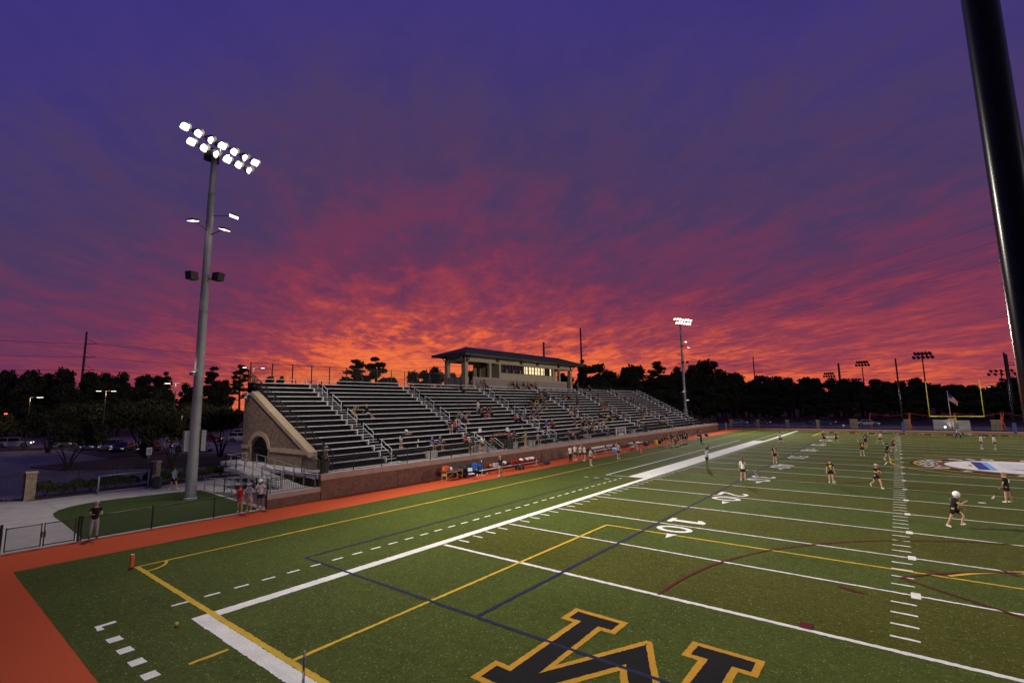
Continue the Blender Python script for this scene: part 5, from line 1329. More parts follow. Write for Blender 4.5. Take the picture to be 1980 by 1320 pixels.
# ================================================================== CARS
M_TYRE = mat('tyre', (.012, .012, .013), .8); M_RIM = mat('alloy', (.35, .35, .36), .35, .7); M_CGL = mat('car_glass', (.01, .011, .014), .06, spec=.6, namt=0)
M_HEADL = mat('glowing_headlight_glass', (.7, .7, .7), .15, emit=(1, .9, .75), estr=.35); M_TAILL = mat('taillight_glass', (.3, .01, .01), .2)  # unlit headlights carry a weak glow in place of glints
M_HLON = mat('headlight_lit', (.9, .85, .7), .2, emit=(1, .85, .6), estr=6.0)
def car(kind, x, y, rz, paint, label, group=None, lit=False):
    """length along local +x (front at +x)"""
    t = thing({'suv': 'parked_suv', 'sedan': 'parked_car', 'pickup': 'pickup_truck'}[kind], label, 'pickup truck' if kind == 'pickup' else 'car', (x, y, -.045), rz, group)
    L, W, H = {'suv': (4.8, 1.9, 1.72), 'sedan': (4.6, 1.8, 1.45), 'pickup': (5.9, 2.0, 1.9)}[kind]
    hl = L/2; wb = L*.30
    def part(name, m, mt, par=t, **kw):
        o = m.build(name, mt, None, base=False, **kw); o.parent = par; o.location = (0, 0, 0); return o
    def loft(secs, m):
        n = len(secs[0]); vs = [p for s in secs for p in s]; fs = []
        for i in range(len(secs)-1):
            for j in range(n): fs.append((i*n+j, i*n+(j+1)%n, i*n+n+(j+1)%n, i*n+n+j))
        fs += [tuple(range(n)), tuple(reversed(range(len(vs)-n, len(vs))))]; m.add(vs, fs)
    def sec(x_, w, z0, z1, tuck=.06):
        h = w/2; return [(x_, -h+tuck, z0), (x_, -h, z0+.2), (x_, -h, z1-.16), (x_, -h+.08, z1), (x_, h-.08, z1), (x_, h, z1-.16), (x_, h, z0+.2), (x_, h-tuck, z0)]
    hood = {'suv': 1.05, 'sedan': .92, 'pickup': 1.18}[kind]; belt = {'suv': 1.12, 'sedan': .98, 'pickup': 1.22}[kind]
    m = MB()
    loft([sec(-hl, W*.86, .42, belt-.06), sec(-hl+.12, W*.97, .30, belt), sec(-hl*.4, W, .26, belt), sec(hl*.22, W, .26, belt), sec(hl*.34, W*.99, .26, hood+.03), sec(hl-.35, W*.95, .28, hood-.07), sec(hl-.06, W*.86, .34, hood-.2), sec(hl, W*.78, .42, hood-.3)], m)
    body = part('body', m, paint, recalc=True, bevel=.03)
    # greenhouse
    m = MB(); roof = H
    if kind == 'pickup': xs = (-.45, -.25, 1.05, 1.55)
    elif kind == 'suv': xs = (-hl+.12, -hl+.5, .55, 1.15)
    else: xs = (-hl+.75, -hl*.42, .38, 1.1)
    b_, r_ = W*.475, W*.39
    vs = [(xs[0],-b_,belt-.02),(xs[3],-b_,belt-.02),(xs[3],b_,belt-.02),(xs[0],b_,belt-.02),(xs[1],-r_,roof-.03),(xs[2],-r_,roof-.03),(xs[2],r_,roof-.03),(xs[1],r_,roof-.03)]
    m.add(vs, [(0,1,5,4),(1,2,6,5),(2,3,7,6),(3,0,4,7),(4,5,6,7)]); part('windows', m, M_CGL, recalc=True)
    m = MB(); m.add([(xs[1]-.02,-r_-.02,roof-.035),(xs[2]+.02,-r_-.02,roof-.035),(xs[2]+.02,r_+.02,roof-.035),(xs[1]-.02,r_+.02,roof-.035),(xs[1]+.1,-r_+.1,roof+.02),(xs[2]-.1,-r_+.1,roof+.02),(xs[2]-.1,r_-.1,roof+.02),(xs[1]+.1,r_-.1,roof+.02)], [(0,1,5,4),(1,2,6,5),(2,3,7,6),(3,0,4,7),(4,5,6,7),(3,2,1,0)])
    for s in (-1, 1):
        m.bar((xs[0],s*b_,belt),(xs[1],s*r_,roof-.02), .07); m.bar((xs[3],s*b_,belt),(xs[2],s*r_,roof-.02), .06)
        xm = (xs[1]+xs[2])/2; m.bar((xm,s*(b_+.004),belt),(xm,s*(r_+.004),roof-.02), .06)
    part('roof', m, paint, recalc=True)
    if kind == 'pickup':
        m = MB(); m.box(-hl+.15, -W*.42, belt-.35, -.55, W*.42, belt-.3); m.box(-hl+.15, -W*.42, belt-.0, -.55, -W*.42+.001, belt+.001)
        part('bed', m, M_BLACK)
    for s in (-1, 1):
        for xx in (-wb, wb):
            r = .40 if kind == 'pickup' else .35
            m = MB(); m.cyl((xx, s*(W/2-.21), r), (xx, s*(W/2+.012), r), r, n=20); w_ = part('wheel', m, M_TYRE)
            m = MB(); m.cyl((xx, s*(W/2+.013), r), (xx, s*(W/2+.03), r), r*.62, r*.5, n=10); part('rim', m, M_RIM, w_)
            m = MB(); m.cyl((xx, s*(W/2-.1), r+.02), (xx, s*(W/2+.006), r+.02), r+.07, n=20); part('wheel_arch', m, M_BLACK)
        m = MB(); m.box(hl-.17, s*(W*.36)-.16, hood-.36, hl-.02, s*(W*.36)+.16, hood-.2); part('headlight', m, M_HLON if lit else M_HEADL)
        m = MB(); m.box(-hl-.012, s*(W*.39)-.12, belt-.4, -hl+.08, s*(W*.39)+.1, belt-.12); part('taillight', m, M_TAILL)
        m = MB(); m.box(xs[3]-.3, s*(W/2+.02)-.1, belt+.02, xs[3]-.16, s*(W/2+.02)+.1, belt+.16); part('mirror', m, paint)
        m = MB()
        for xx in (xs[2]-.15, (xs[1]+xs[2])/2-.25): m.box(xx-.1, s*(W/2)-.005, belt-.2, xx+.08, s*(W/2)+.02, belt-.16)
        part('door_handle', m, M_BLACK)
    return t
def paint(n, c): return mat('car_paint_'+n, c, .22, .0, namt=.03, spec=.6)
CW = paint('white', (.62, .62, .64)); CK = paint('black', (.012, .012, .016)); CS = paint('silver', (.22, .23, .26)); CB = paint('blue', (.03, .05, .12)); CR = paint('red', (.16, .015, .02))
car('suv', -105.9, -1.7, math.atan2(2.9, .95), CW, 'white car with a lit headlight at the left picture edge', lit=True)
car('pickup', -65.3, 12.5, math.atan2(-2.64, -4.67)+0, CW, 'white pickup truck behind the floodlight pole', lit=False)
car('suv', -82.0, 26.2, math.atan2(-1.5, -1.0)+PI, CW, 'white sport utility car left of the arched brick wall')
car('suv', -96.5, 33.0, math.atan2(-1.5, -1.0)+PI, CW, 'pale car half hidden behind the arched wall')
car('sedan', -86.5, 22.2, .98, CR, 'dark red car left of the white sport utility car')
car('sedan', -92.0, 19.0, .98, CS, 'grey car in the back row behind the pickup truck')
car('sedan', -70.5, 8.4, -.55, CK, 'black car with glinting headlights left of the pickup truck', lit=False)
car('sedan', -74.5, 6.2, -.55, CB, 'dark blue car, second left of the pickup truck')
car('suv', -79.5, 6.0, -.55, CS, 'silver car, third left of the pickup truck')
car('sedan', -84.5, 4.8, -.55, CW, 'white car far down the row left of the pickup truck')
car('sedan', -98, 4.0, -.3, CS, 'grey car under the dark trees of the car park')
car('suv', -12.5, 128, .1, CB, 'dark blue car in the lot beyond the far left fence')
car('pickup', 1.2, 130, 0.05, CB, 'dark pickup truck in the lot beyond the small far goal frame')
car('sedan', -18, 128, .1, CS, 'grey car in the far lot near the leftmost far pier')
car('sedan', 10.5, 130, 0.1, CW, 'pale car in the far lot behind the wide pier')

# ================================================================== UTILITY POLES, WIRES, LAMPS, OTHER FIELD LIGHTS
M_UP = mat('weathered_steel_pole', (.10, .09, .10), .7); M_WIREB = mat('wire_black', (.02, .018, .02), .6)
def tpole(x, y, h, label, side=1, r=.5, arms=(.06, .14, .22), az=0.0, alen=2.6):
    t = thing('transmission_pole', label, 'power pole', (x, y, 0), group='transmission poles')
    m = MB(); m.lathe((x, y, 0), [(r,0),(r*.55,h)], 14); m.build('shaft', M_UP, t, smooth=True)
    d = Vector((math.cos(az), math.sin(az), 0))*side
    tips = []
    for a in arms:
        z = h*(1-a); b0 = Vector((x, y, z-h*.022)); tip = b0+d*alen+Vector((0,0,.15)); tips.append(tip-Vector((0,0,.05)))
        m = MB(); m.tube([b0, tip], [.14, .07], 6); m.tube([Vector((x, y, z+h*.035)), tip], .05, 5); m.build('arm', M_UP, t)
    return t, tips
v = (.79, .62)      # roughly across the view
_, a1 = tpole(-170.7, 18.2, 29.4, 'transmission pole rising on the skyline left of the floodlight pole', az=math.atan2(.946, .324), r=.42, arms=(.10, .235, .365))
_, a2 = tpole(-116.3, 178.5, 36.4, 'thick transmission pole rising behind the press box roof', az=math.atan2(.62, .79), r=.75, arms=(.045,), alen=3)
_, a3 = tpole(-78.6, 149.1, 35.8, 'tall transmission pole right of the press box', az=math.atan2(.5, .86), r=.5, arms=(.11, .195, .28), alen=2.3)
_, a4 = tpole(-47.7, 173.9, 30.1, 'transmission pole just left of the distant lit floodlight pole', side=-1, az=.3, r=.62, arms=(.16, .28, .40), alen=1.8)
_, a5 = tpole(-43.9, 278.3, 31, 'transmission pole over the trees right of the distant floodlight', az=.1, r=.45, arms=(.14, .26, .38), alen=4)
_, a6 = tpole(-5.2, 283.7, 25.2, 'transmission pole over the far wood near the dark field lights', az=.1, r=.75, arms=(.16, .32, .5), alen=4)
_, a7 = tpole(42.6, 182.7, 18.8, 'transmission pole behind the right net pole', az=.1, r=.4, arms=(.16, .32), alen=2)
def wire(a, b, sag, label, r=.045, n=24):
    a, b = Vector(a), Vector(b); m = MB(); m.tube([a.lerp(b, i/n)-Vector((0,0,sag*4*(i/n)*(1-i/n))) for i in range(n+1)], r, 4)
    tag(m.build('power_wire', M_WIREB, base=True), label, 'wire', 'power wires across the dusk sky')
nm = ['top', 'middle', 'bottom']
for i in range(3):
    wire(a1[i], (-122, 175, 33-4.0*i), 5.0, nm[i]+' power wire from the left transmission pole towards the press box', .04)
    wire(a1[i], (-190, -90, 33-4.2*i), 3.0, nm[i]+' power wire running off the left picture edge', .04)
    wire(a3[i], (60, 120, 47-4.2*i), 2.5, nm[i]+' power wire from the tall pole right of the press box towards the right edge', .02)
    wire((-122, 175, 33-4.0*i), a3[i], .5, nm[i]+' power wire between the two poles behind the press box', .035)
    wire(a4[i], a5[i], 2.0, nm[i]+' power wire between the poles right of the distant floodlight', .05)
    wire(a5[i], a6[i], 2.5, nm[i]+' power wire over the far wood', .05)
    wire(a6[i], (70, 290, 22-3*i), 2.5, nm[i]+' power wire over the far wood towards the right edge', .05)
def dark_flood(x, y, h, label, w=3.2, rows=2, s=1.0):
    t = thing('unlit_floodlight', label, 'floodlight', (x, y, 0), group='unlit floodlights of other fields')
    m = MB(); m.lathe((x, y, 0), [(.3*s,0),(.16*s,h)], 12); m.build('pole', M_UP, t)
    for k in range(rows):
        z = h-.2-k*1.3*s; m = MB(); ww_ = w*(1.0 if k else .8); m.bar((x-ww_, y, z), (x+ww_, y+.6, z), .2*s); m.build('crossarm', M_UP, t)
        for i in range(5):
            xx = x-ww_+2*ww_*i/4; m = MB(); m.cyl((xx, y-.1, z+.25), (xx+.25, y-.7, z-.3), .42*s, .5*s, n=10); m.build('lamp_head', M_HOUS, t)
dark_flood(23.3, 164.3, 19.2, 'tall unlit floodlight left of the far goal post upright', 2.0, 2, .8)
dark_flood(6.9, 224.3, 21.5, 'unlit floodlight over the far wood left of the net pole', 2.0, 2, .9)
dark_flood(-9.8, 283.3, 20.3, 'small unlit floodlight beside the transmission pole over the far wood', 2.2, 2, 1.0)
dark_flood(-.5, 324, 18.3, 'tiny unlit floodlight low over the far wood', 2.4, 1, 1.0)
dark_flood(19.5, 324, 16.3, 'tiny unlit floodlight right of the left net pole', 3.0, 2, .9)
dark_flood(47.2, 232.5, 16.2, 'wide unlit floodlight behind the right net pole', 3.4, 2, .9)
def lot_lamp(x, y, h, label, arms, energy=120, lit=(1, 1), az=0.9, s=1.0):
    t = thing('parking_lamp', label, 'lamp', (x, y, 0), group='parking lot lamps')
    m = MB(); m.lathe((x, y, 0), [(.3, 0), (.3, .6), (.1, .62), (.075, h)], 12); m.build('pole', mat('bronze_pole', (.16, .12, .08), .6), t)
    for i, sgn in enumerate(arms):
        d = Vector((math.cos(az), math.sin(az), 0))*sgn; a = Vector((x, y, h-.05)); m = MB(); m.bar(a, a+d*.7, .06)
        c = a+d*1.1; sd = Vector((-d.y, d.x, 0))
        m.bar(c-d*.42, c+d*.42, .34*s, .14*s); hd = m.build('lamp_head', M_HOUS, t)
        if lit[i]:
            q = MB(); q.bar(c-d*.36*s-Vector((0,0,.075*s+.02)), c+d*.36*s-Vector((0,0,.075*s+.02)), .3*s, .03); q.build('lens', M_LAMPM, hd)
    if any(lit):
        ld = bpy.data.lights.new('lamp_light', 'POINT'); ld.energy = energy*2; ld.color = (1, .82, .55); ld.shadow_soft_size = .25
        o = bpy.data.objects.new('lamp_light', ld); COL.objects.link(o); o.parent = t; o.location = (.0, .0, h-.45)
AZV = math.atan2(.946, .324)
lot_lamp(-74.6, 12.4, 10.4, 'double armed parking lamp, one head lit, left of the floodlight pole', (-1, 1), 220, (1, 0), AZV)
lot_lamp(-101.1, 9.3, 9.9, 'parking lamp with two lit heads over the dark trees', (-1, 1), 200, (1, 1), AZV)
lot_lamp(-92.9, -1.9, 8.5, 'parking lamp with one lit head at the far left', (1,), 160, (1,), AZV)
lot_lamp(-52.4, 14.6, 11.7, 'parking lamp with two lit heads behind the top corner of the grandstand', (-1, 1), 160, (1, 1), AZV, .6)
lot_lamp(-28.6, 117.1, 6.9, 'small lit lamp beside the distant floodlight pole', (1,), 60, (1,), AZV)
lot_lamp(41.5, 223.1, 10.3, 'lit lamp in front of the far wood right of the goal post', (1,), 60, (1,), 0)
lot_lamp(-88.5, 18.1, 5.0, 'low lit lamp among the dark trees left of the floodlight pole', (1,), 60, (1,), AZV, .7)
sl = thing('warning_light', 'tiny red light in the trees at the left picture edge', 'light', (-103.1, -3.4, 0)); m = MB(); m.tube([(-103.1,-3.4,0),(-103.1,-3.4,5.7)], .05, 6); m.build('post', M_UP, sl); m = MB(); m.box(-103.25,-3.6,5.7,-102.95,-3.2,5.9); m.build('lens', mat('red_lens', (.5,.05,.02), .4, emit=(1,.15,.05), estr=3.0), sl)

# people: x, y, z, pose, facing (degrees from +X), top, bottoms, hair, headwear, label, scale, skin
PEOPLE = [
(17.92, 15.98, 0.01, 'run', -20, 'blackgold', 'sh:black', 'short:brown', 'helmet', 'running player in white helmet, black and gold jersey, near the right edge', 1.0, 'l'),
(20.84, 24.99, 0.01, 'handhead', 160, 'blackgold', 'sh:black', 'bun:blond', 'pink', 'player in pink headband and black jersey with a hand raised to her head', 1.0, 'l'),
(14.72, 26.85, 0.01, 'jog', -50, 'blackgold', 'sh:black', 'pony:blond', 'band', 'player in white headband and black jersey jogging past the hash marks', 1.0, 'l'),
(11.98, 27.72, 0.01, 'stand', -80, 'blackgold9', 'sh:black', 'bun:brown', '', 'player in black jersey with gold number 9 standing on the striped turf', 1.0, 'l'),
(6.46, 25.62, 0.01, 'standwide', 120, 'white', 'sh:navy', 'long:auburn', '', 'player in white jersey with long auburn hair standing beside the field number 30', 1.0, 'l'),
(1.8, 32.3, 0.01, 'raise', 60, 'grey', 'sh:black', 'short:black', '', 'referee in grey shirt with one arm raised on the white sideline stripe', 1.06, 'd'),
(6.34, 38.87, 0.01, 'stand', -60, 'blackgold', 'sh:black', 'bun:brown', '', 'player in black and gold jersey standing on the navy line by the 40', 1.0, 'l'),
(2.94, 62.65, 0.01, 'jog', 150, 'palegrey', 'sh:black', 'short:black', '', 'far referee in pale shirt and black shorts walking near the far sideline', 1.05, 'l'),
(7.69, 67.24, 0.01, 'stand', -60, 'blackgold', 'sh:black', 'bun:white', '', 'black jerseyed player with white headwear, leftmost in the far end zone corner', 1.0, 'l'),
(9.11, 67.99, 0.01, 'jog', -60, 'blackgold', 'sh:black', 'pony:blond', '', 'blond player in black and gold jersey walking in front of the far end zone', 1.0, 'l'),
(12.85, 50.6, 0.01, 'handhead', -70, 'blackgold', 'sh:black', 'bun:brown', '', 'player in black and gold jersey with elbows raised to her head in midfield', 1.0, 'l'),
(12.69, 63.18, 0.01, 'stand', 80, 'blackgold', 'sh:black', 'long:auburn', '', 'black jerseyed player with long auburn hair seen from behind in midfield', 1.0, 'l'),
(14.07, 69.59, 0.01, 'jog', -30, 'white', 'sh:black', 'bun:brown', '', 'white jerseyed player standing left of the far hash marks', 1.0, 'l'),
(15.04, 47.24, 0.01, 'reach', 10, 'blackgold', 'sh:black', 'bun:black', '', 'black jerseyed player reaching forward beside the hash marks', 1.0, 'l'),
(15.51, 57.54, 0.01, 'run', -40, 'blackgold', 'sh:black', 'bun:blond', '', 'black jerseyed player striding just behind the reaching player', 1.0, 'l'),
(23.12, 84.27, 0.01, 'lunge', -60, 'grey', 'tr:navy', 'short:black', '', 'goalkeeper in grey top and dark trousers lunging in front of the far goal', 1.1, 'l'),
(23.88, 66.02, 0.01, 'stand', -20, 'white', 'sh:navy', 'bun:brown', '', 'white jerseyed player, left of the pair right of the far goal', 1.0, 'l'),
(25.02, 65.88, 0.01, 'stand', 180, 'white', 'sh:navy', 'bun:black', '', 'white jerseyed player, right of the pair right of the far goal', 1.0, 'l'),
(-10.85, 17.15, 0.01, 'stand', 165, 'navy', 'sh:khaki', 'short:blond', '', 'coach in navy shirt and khaki shorts standing in front of the red bag bench', 1.0, 'l'),
(-11.29, 29.24, 0.01, 'stand', 170, 'white', 'tr:navy', 'bun:black', '', 'woman in white jersey and navy trousers at the left of the sideline group', 1.0, 'l'),
(-11.61, 30.72, 0.01, 'stand', -30, 'white', 'sh:brown', 'bun:blond', '', 'blond player in white jersey second from left of the sideline group', 1.0, 'l'),
(-11.13, 31.01, 0.01, 'jog', -20, 'white', 'sh:brown', 'bun:brown', 'visor', 'white jerseyed player with pale visor in the sideline group', 1.0, 'l'),
(-10.47, 30.84, 0.01, 'handhip', 200, 'white', 'sh:brown', 'short:brown', 'red', 'white jerseyed player in red cap in the sideline group', 1.0, 'l'),
(-8.01, 27.65, 0.01, 'standwide', 60, 'grey', 'sh:navy', 'bun:brown', '', 'person in grey shirt and navy shorts standing on the turf right of the sideline group', 1.0, 'l'),
(-8.31, 34.45, 0.01, 'handhip', -20, 'grey', 'sh:navy', 'bun:black', '', 'player in grey shirt standing with bent arms in front of the backrest benches', 1.0, 'l'),
(-11.75, 46.17, 0.01, 'sitchair', 10, 'black', 'sh:tan', 'bun:blond', '', 'blond person in black seated behind the white folding table', 1.0, 'l'),
(-10.31, 52.52, 0.01, 'bend', -40, 'blackgold', 'sh:black', 'bun:brown', '', 'player in black and gold jersey bending forward beside the yellow cooler', 1.0, 'l'),
(-8.78, 52.38, 0.01, 'stand', 0, 'black', 'sh:khaki', 'short:blond', '', 'person in black shirt and khaki shorts standing behind the bench left of the huddle', 1.05, 'l'),
(-8.69, 54.4, 0.01, 'stand', -30, 'blackgold', 'sh:black', 'bun:brown', '', 'player in black and gold jersey standing in the sideline huddle, leftmost with brown hair', 1.0, 'l'),
(-9.29, 57.2, 0.01, 'stand', 20, 'blackgold', 'sh:black', 'pony:blond', '', 'player in black and gold jersey standing in the sideline huddle with a blond ponytail', 0.98, 'l'),
(-9.35, 58.26, 0.01, 'stand', 170, 'blackgold', 'sh:black', 'bun:black', '', 'player in black and gold jersey standing in the sideline huddle with black hair', 1.03, 'l'),
(-9.02, 58.43, 0.01, 'stand', 120, 'blackgold', 'sh:black', 'long:brown', '', 'player in black and gold jersey standing in the sideline huddle with long brown hair', 1.0, 'l'),
(-9.08, 59.52, 0.01, 'stand', 200, 'blackgold', 'sh:black', 'bun:blond', '', 'player in black and gold jersey standing in the sideline huddle, rightmost with blond hair', 1.02, 'l'),
(-7.36, 60.42, 0.01, 'armscross', -10, 'black', 'tr:black', 'bald:tan', '', 'coach dressed all in black standing alone on the yellow sideline', 1.08, 'l'),
(-8.64, 53.43, 0.01, 'sitlow', -40, 'blackgold', 'sh:black', 'bun:black', '', 'player crouching at the bench left of the huddle', 1.0, 'l'),
(-14.13, 100.27, 0.01, 'stand', 0, 'grey', 'sh:grey', 'short:black', '', 'person in grey standing by the fence beyond the end of the retaining wall', 1.0, 'l'),
(-14.39, -9.04, 0.01, 'lean', -5, 'black', 'tr:grey', 'short:grey', '', 'man in black polo shirt and grey trousers leaning on the chain link fence', 1.02, 'l'),
(-14.26, -2.51, 0.01, 'leanf', -30, 'red', 'sh:rose', 'bun:auburn', '', 'woman in red shirt leaning on the fence corner, leftmost of three', 1.0, 'l'),
(-14.39, -1.94, 0.01, 'armscross', -60, 'paleblue', 'sk:peach', 'bun:auburn', 'visor', 'woman in pale blue top and peach skirt leaning between two others at the fence', 0.97, 'l'),
(-14.27, -1.34, 0.01, 'leanf2', -40, 'whitetee', 'sh:navy', 'short:black', 'capw', 'man in white shirt and white cap leaning on the fence corner', 1.06, 'm'),
(-27.49, -1.75, 0.01, 'walk', 20, 'skyblue', 'sh:black', 'short:brown', '', 'man in light blue shirt and black shorts walking on the path by the shrubs', 1.0, 'l'),
(-16.5, 4.16, 1.53, 'stand', 80, 'camo', 'tr:dark', 'short:brown', 'captan', 'person in camouflage top and tan cap standing at the left end of the walkway', 1.02, 'l'),
(-16.5, 19.82, 1.53, 'stand', 175, 'dgrey', 'sh:black', 'short:black', '', 'person in dark grey shirt and black shorts standing on the walkway facing the seats', 1.03, 'l'),
(-15.42, 20.04, 1.53, 'walk', 150, 'white', 'sh:black', 'long:auburn', '', 'woman in white top and black shorts walking on the walkway past the railing', 1.0, 'l'),
(-15.56, 27.17, 1.53, 'armscross', 200, 'tan', 'sh:tan', 'bun:blond', '', 'blond woman in tan clothes standing on the walkway with folded arms', 1.0, 'l'),
(-23.42, 10.98, 5.405, 'sitf', 0, 'tan', 'sh:tan', 'long:blond', '', 'spectator in tan hunched on a bench beside the first aisle rail', 1.0, 'l'),
(-23.42, 12.56, 5.405, 'sitback', 20, 'black', 'sh:palegrey', 'short:brown', 'capw', 'spectator in black top and white cap lounging alone in the left seats', 1.0, 'l'),
(-18.28, 12.42, 2.42, 'bend', 30, 'navy', 'sh:palegrey', 'short:brown', 'capw', 'man in navy shirt and white cap bending over between rows in the left seats', 1.05, 'l'),
(-17.74, 15.51, 2.424, 'sit', 0, 'blue', 'sh:palegrey', 'short:blond', '', 'left one of two spectators in blue shirts in the lowest rows', 1.0, 'l'),
(-17.74, 16.48, 2.424, 'sit', 10, 'blue2', 'sh:tan', 'bun:blond', '', 'right one of two spectators in blue shirts in the lowest rows', 1.0, 'l'),
(-20.18, 20.14, 3.702, 'sit', -10, 'navy', 'sh:tan', 'short:black', '', 'spectator in navy shirt beside a red shirted one left of the second aisle', 1.0, 'l'),
(-20.18, 20.89, 3.702, 'sit', 0, 'red', 'tr:navy', 'short:brown', '', 'spectator in red shirt beside a navy shirted one left of the second aisle', 1.0, 'l'),
(-17.74, 19.89, 2.424, 'sit', 0, 'red', 'tr:black', 'short:brown', '', 'man in red shirt seated low beside the standing person in dark grey', 1.0, 'l'),
(-17.74, 26.79, 2.424, 'sit', 10, 'red', 'tr:black', 'short:brown', 'capw', 'man in red shirt and white cap seated above the walkway trash bin', 1.0, 'l'),
(-17.74, 27.8, 2.424, 'sit', 0, 'black', 'sh:tan', 'short:brown', '', 'spectator in black seated right of the man in red shirt and white cap', 1.0, 'l'),
(-16.93, 28.35, 1.998, 'sitf', 0, 'olive', 'sh:orange', 'short:brown', '', 'spectator in olive shirt and orange shorts seated left of the standing blond woman', 1.0, 'l'),
(-16.93, 31.26, 1.998, 'sit', -20, 'palegrey', 'sh:orange', 'short:black', '', 'spectator in pale grey shirt sitting alone near the third aisle bottom', 1.0, 'l'),
(-21.8, 22.91, 4.553, 'sitf', 0, 'olive', 'sh:olive', 'long:blond', '', 'blond spectator in olive top, left of three beside the second aisle rail', 1.0, 'l'),
(-21.8, 23.64, 4.553, 'sit', 0, 'paleblue', 'tr:navy', 'short:brown', '', 'spectator in pale blue shirt, middle of three beside the second aisle rail', 1.0, 'l'),
(-21.8, 24.22, 4.553, 'sitf', 10, 'palegrey', 'sh:tan', 'short:black', '', 'spectator in pale grey shirt, right of three beside the second aisle rail', 1.0, 'l'),
(-23.15, 27.86, 4.975, 'stand', 0, 'white', 'tr:palegrey', 'short:brown', '', 'person in white standing among seated spectators above the second aisle', 1.0, 'l'),
(-22.61, 27.72, 4.979, 'sit', 0, 'brown', 'tr:black', 'bun:brown', '', 'spectator in brown right beside the standing person in white', 1.0, 'l'),
(-22.61, 28.18, 4.979, 'sitback', -10, 'black', 'tr:pink', 'bun:brown', '', 'spectator in black top and pink trousers', 1.0, 'l'),
(-22.61, 28.84, 4.979, 'sit', 0, 'black', 'sh:tan', 'short:brown', '', 'spectator in black with bare legs right of the pink trousers', 1.0, 'l'),
(-22.61, 29.41, 4.979, 'sit', 0, 'dgrey', 'tr:black', 'short:brown', '', 'spectator in dark grey at the right end of the group with pink trousers', 1.0, 'l'),
(-29.91, 33.64, 8.812, 'sitf', 0, 'navy', 'sh:white', 'bun:blond', '', 'spectator in navy hooded top on the top row under the press box corner', 1.0, 'l'),
(-28.29, 30.43, 7.961, 'sitback', 20, 'black', 'tr:dgrey', 'short:brown', '', 'spectator in black lounging with stretched legs below the press box corner', 1.0, 'l'),
(-29.91, 36.44, 8.812, 'sit', 0, 'red', 'tr:navy', 'short:black', '', 'left one of two spectators in red on the top row under the press box', 1.0, 'l'),
(-29.91, 37.0, 8.812, 'sitback', 0, 'red', 'tr:dgrey', 'short:brown', '', 'right one of two spectators in red on the top row under the press box', 1.0, 'l'),
(-29.91, 43.59, 8.812, 'sitback', 0, 'black', 'sh:tan', 'short:brown', '', 'spectator in the row against the press box wall, first from left', 1.0, 'l'),
(-29.91, 44.31, 8.812, 'sit', 0, 'black', 'tr:black', 'short:black', '', 'spectator in the row against the press box wall, second from left', 1.0, 'l'),
(-29.91, 46.25, 8.812, 'sitback', 0, 'dgrey', 'sh:tan', 'bun:brown', '', 'spectator in the row against the press box wall, third from left', 1.0, 'l'),
(-29.91, 47.09, 8.812, 'sit', 0, 'red', 'tr:black', 'short:black', '', 'spectator in the row against the press box wall, fourth from left, in red', 1.0, 'l'),
(-29.91, 48.43, 8.812, 'sitback', 0, 'black', 'sh:tan', 'short:brown', 'capw', 'spectator in the row against the press box wall, fifth from left, in white cap', 1.0, 'l'),
(-29.91, 49.29, 8.812, 'sit', 0, 'red', 'tr:black', 'bun:black', '', 'spectator in the row against the press box wall, sixth from left, in red', 1.0, 'l'),
(-25.86, 42.74, 6.683, 'sit', 0, 'brown', 'tr:black', 'bun:brown', '', 'dark dressed spectator near the third aisle, top left of the crowd', 1.0, 'l'),
(-25.86, 43.66, 6.683, 'sit', 10, 'black', 'sh:tan', 'short:black', '', 'dark dressed spectator near the third aisle, second in the top of the crowd', 1.0, 'l'),
(-25.86, 44.6, 6.683, 'sit', -10, 'brown', 'tr:black', 'bun:blond', '', 'dark dressed spectator near the third aisle, third in the top of the crowd', 1.0, 'l'),
(-25.86, 45.56, 6.683, 'sit', 0, 'olive', 'sh:tan', 'short:brown', '', 'dark dressed spectator near the third aisle, fourth in the top of the crowd', 1.0, 'l'),
(-26.67, 47.6, 7.109, 'sit', 15, 'black', 'tr:black', 'bun:black', '', 'dark dressed spectator near the third aisle, rightmost in the top of the crowd', 1.0, 'l'),
(-27.48, 47.09, 7.535, 'sit', 0, 'dgrey', 'sh:tan', 'bun:brown', 'capw', 'dark dressed spectator near the third aisle, highest of the crowd', 1.0, 'l'),
(-27.48, 48.09, 7.535, 'sit', -10, 'brown', 'tr:black', 'short:black', '', 'dark dressed spectator near the third aisle, highest right of the crowd', 1.0, 'l'),
(-24.23, 40.21, 5.831, 'sit', 0, 'dgrey', 'sh:tan', 'short:brown', '', 'spectator near the third aisle, second row of the crowd, left', 1.0, 'l'),
(-24.23, 41.09, 5.831, 'sit', 10, 'lime', 'sh:tan', 'bun:blond', '', 'spectator near the third aisle, second row of the crowd, in lime green', 1.0, 'l'),
(-23.42, 41.08, 5.405, 'sit', -10, 'paleblue', 'sh:tan', 'bun:brown', '', 'spectator near the third aisle, second row of the crowd, in pale blue', 1.0, 'l'),
(-24.23, 43.43, 5.831, 'sit', 0, 'brown', 'sh:tan', 'short:black', '', 'spectator near the third aisle, second row of the crowd, rightmost', 1.0, 'l'),
(-21.53, 35.18, 4.123, 'stand', 20, 'paleblue', 'tr:denim', 'short:brown', '', 'person in pale blue shirt and jeans standing in the third aisle', 1.0, 'l'),
(-21.8, 36.71, 4.553, 'sit', 0, 'dgrey', 'sh:tan', 'short:brown', '', 'spectator in dark grey right of the standing person in jeans', 1.0, 'l'),
(-21.8, 37.29, 4.553, 'sitf', 0, 'purple', 'sh:tan', 'bun:brown', '', 'spectator in purple top near the third aisle', 1.0, 'l'),
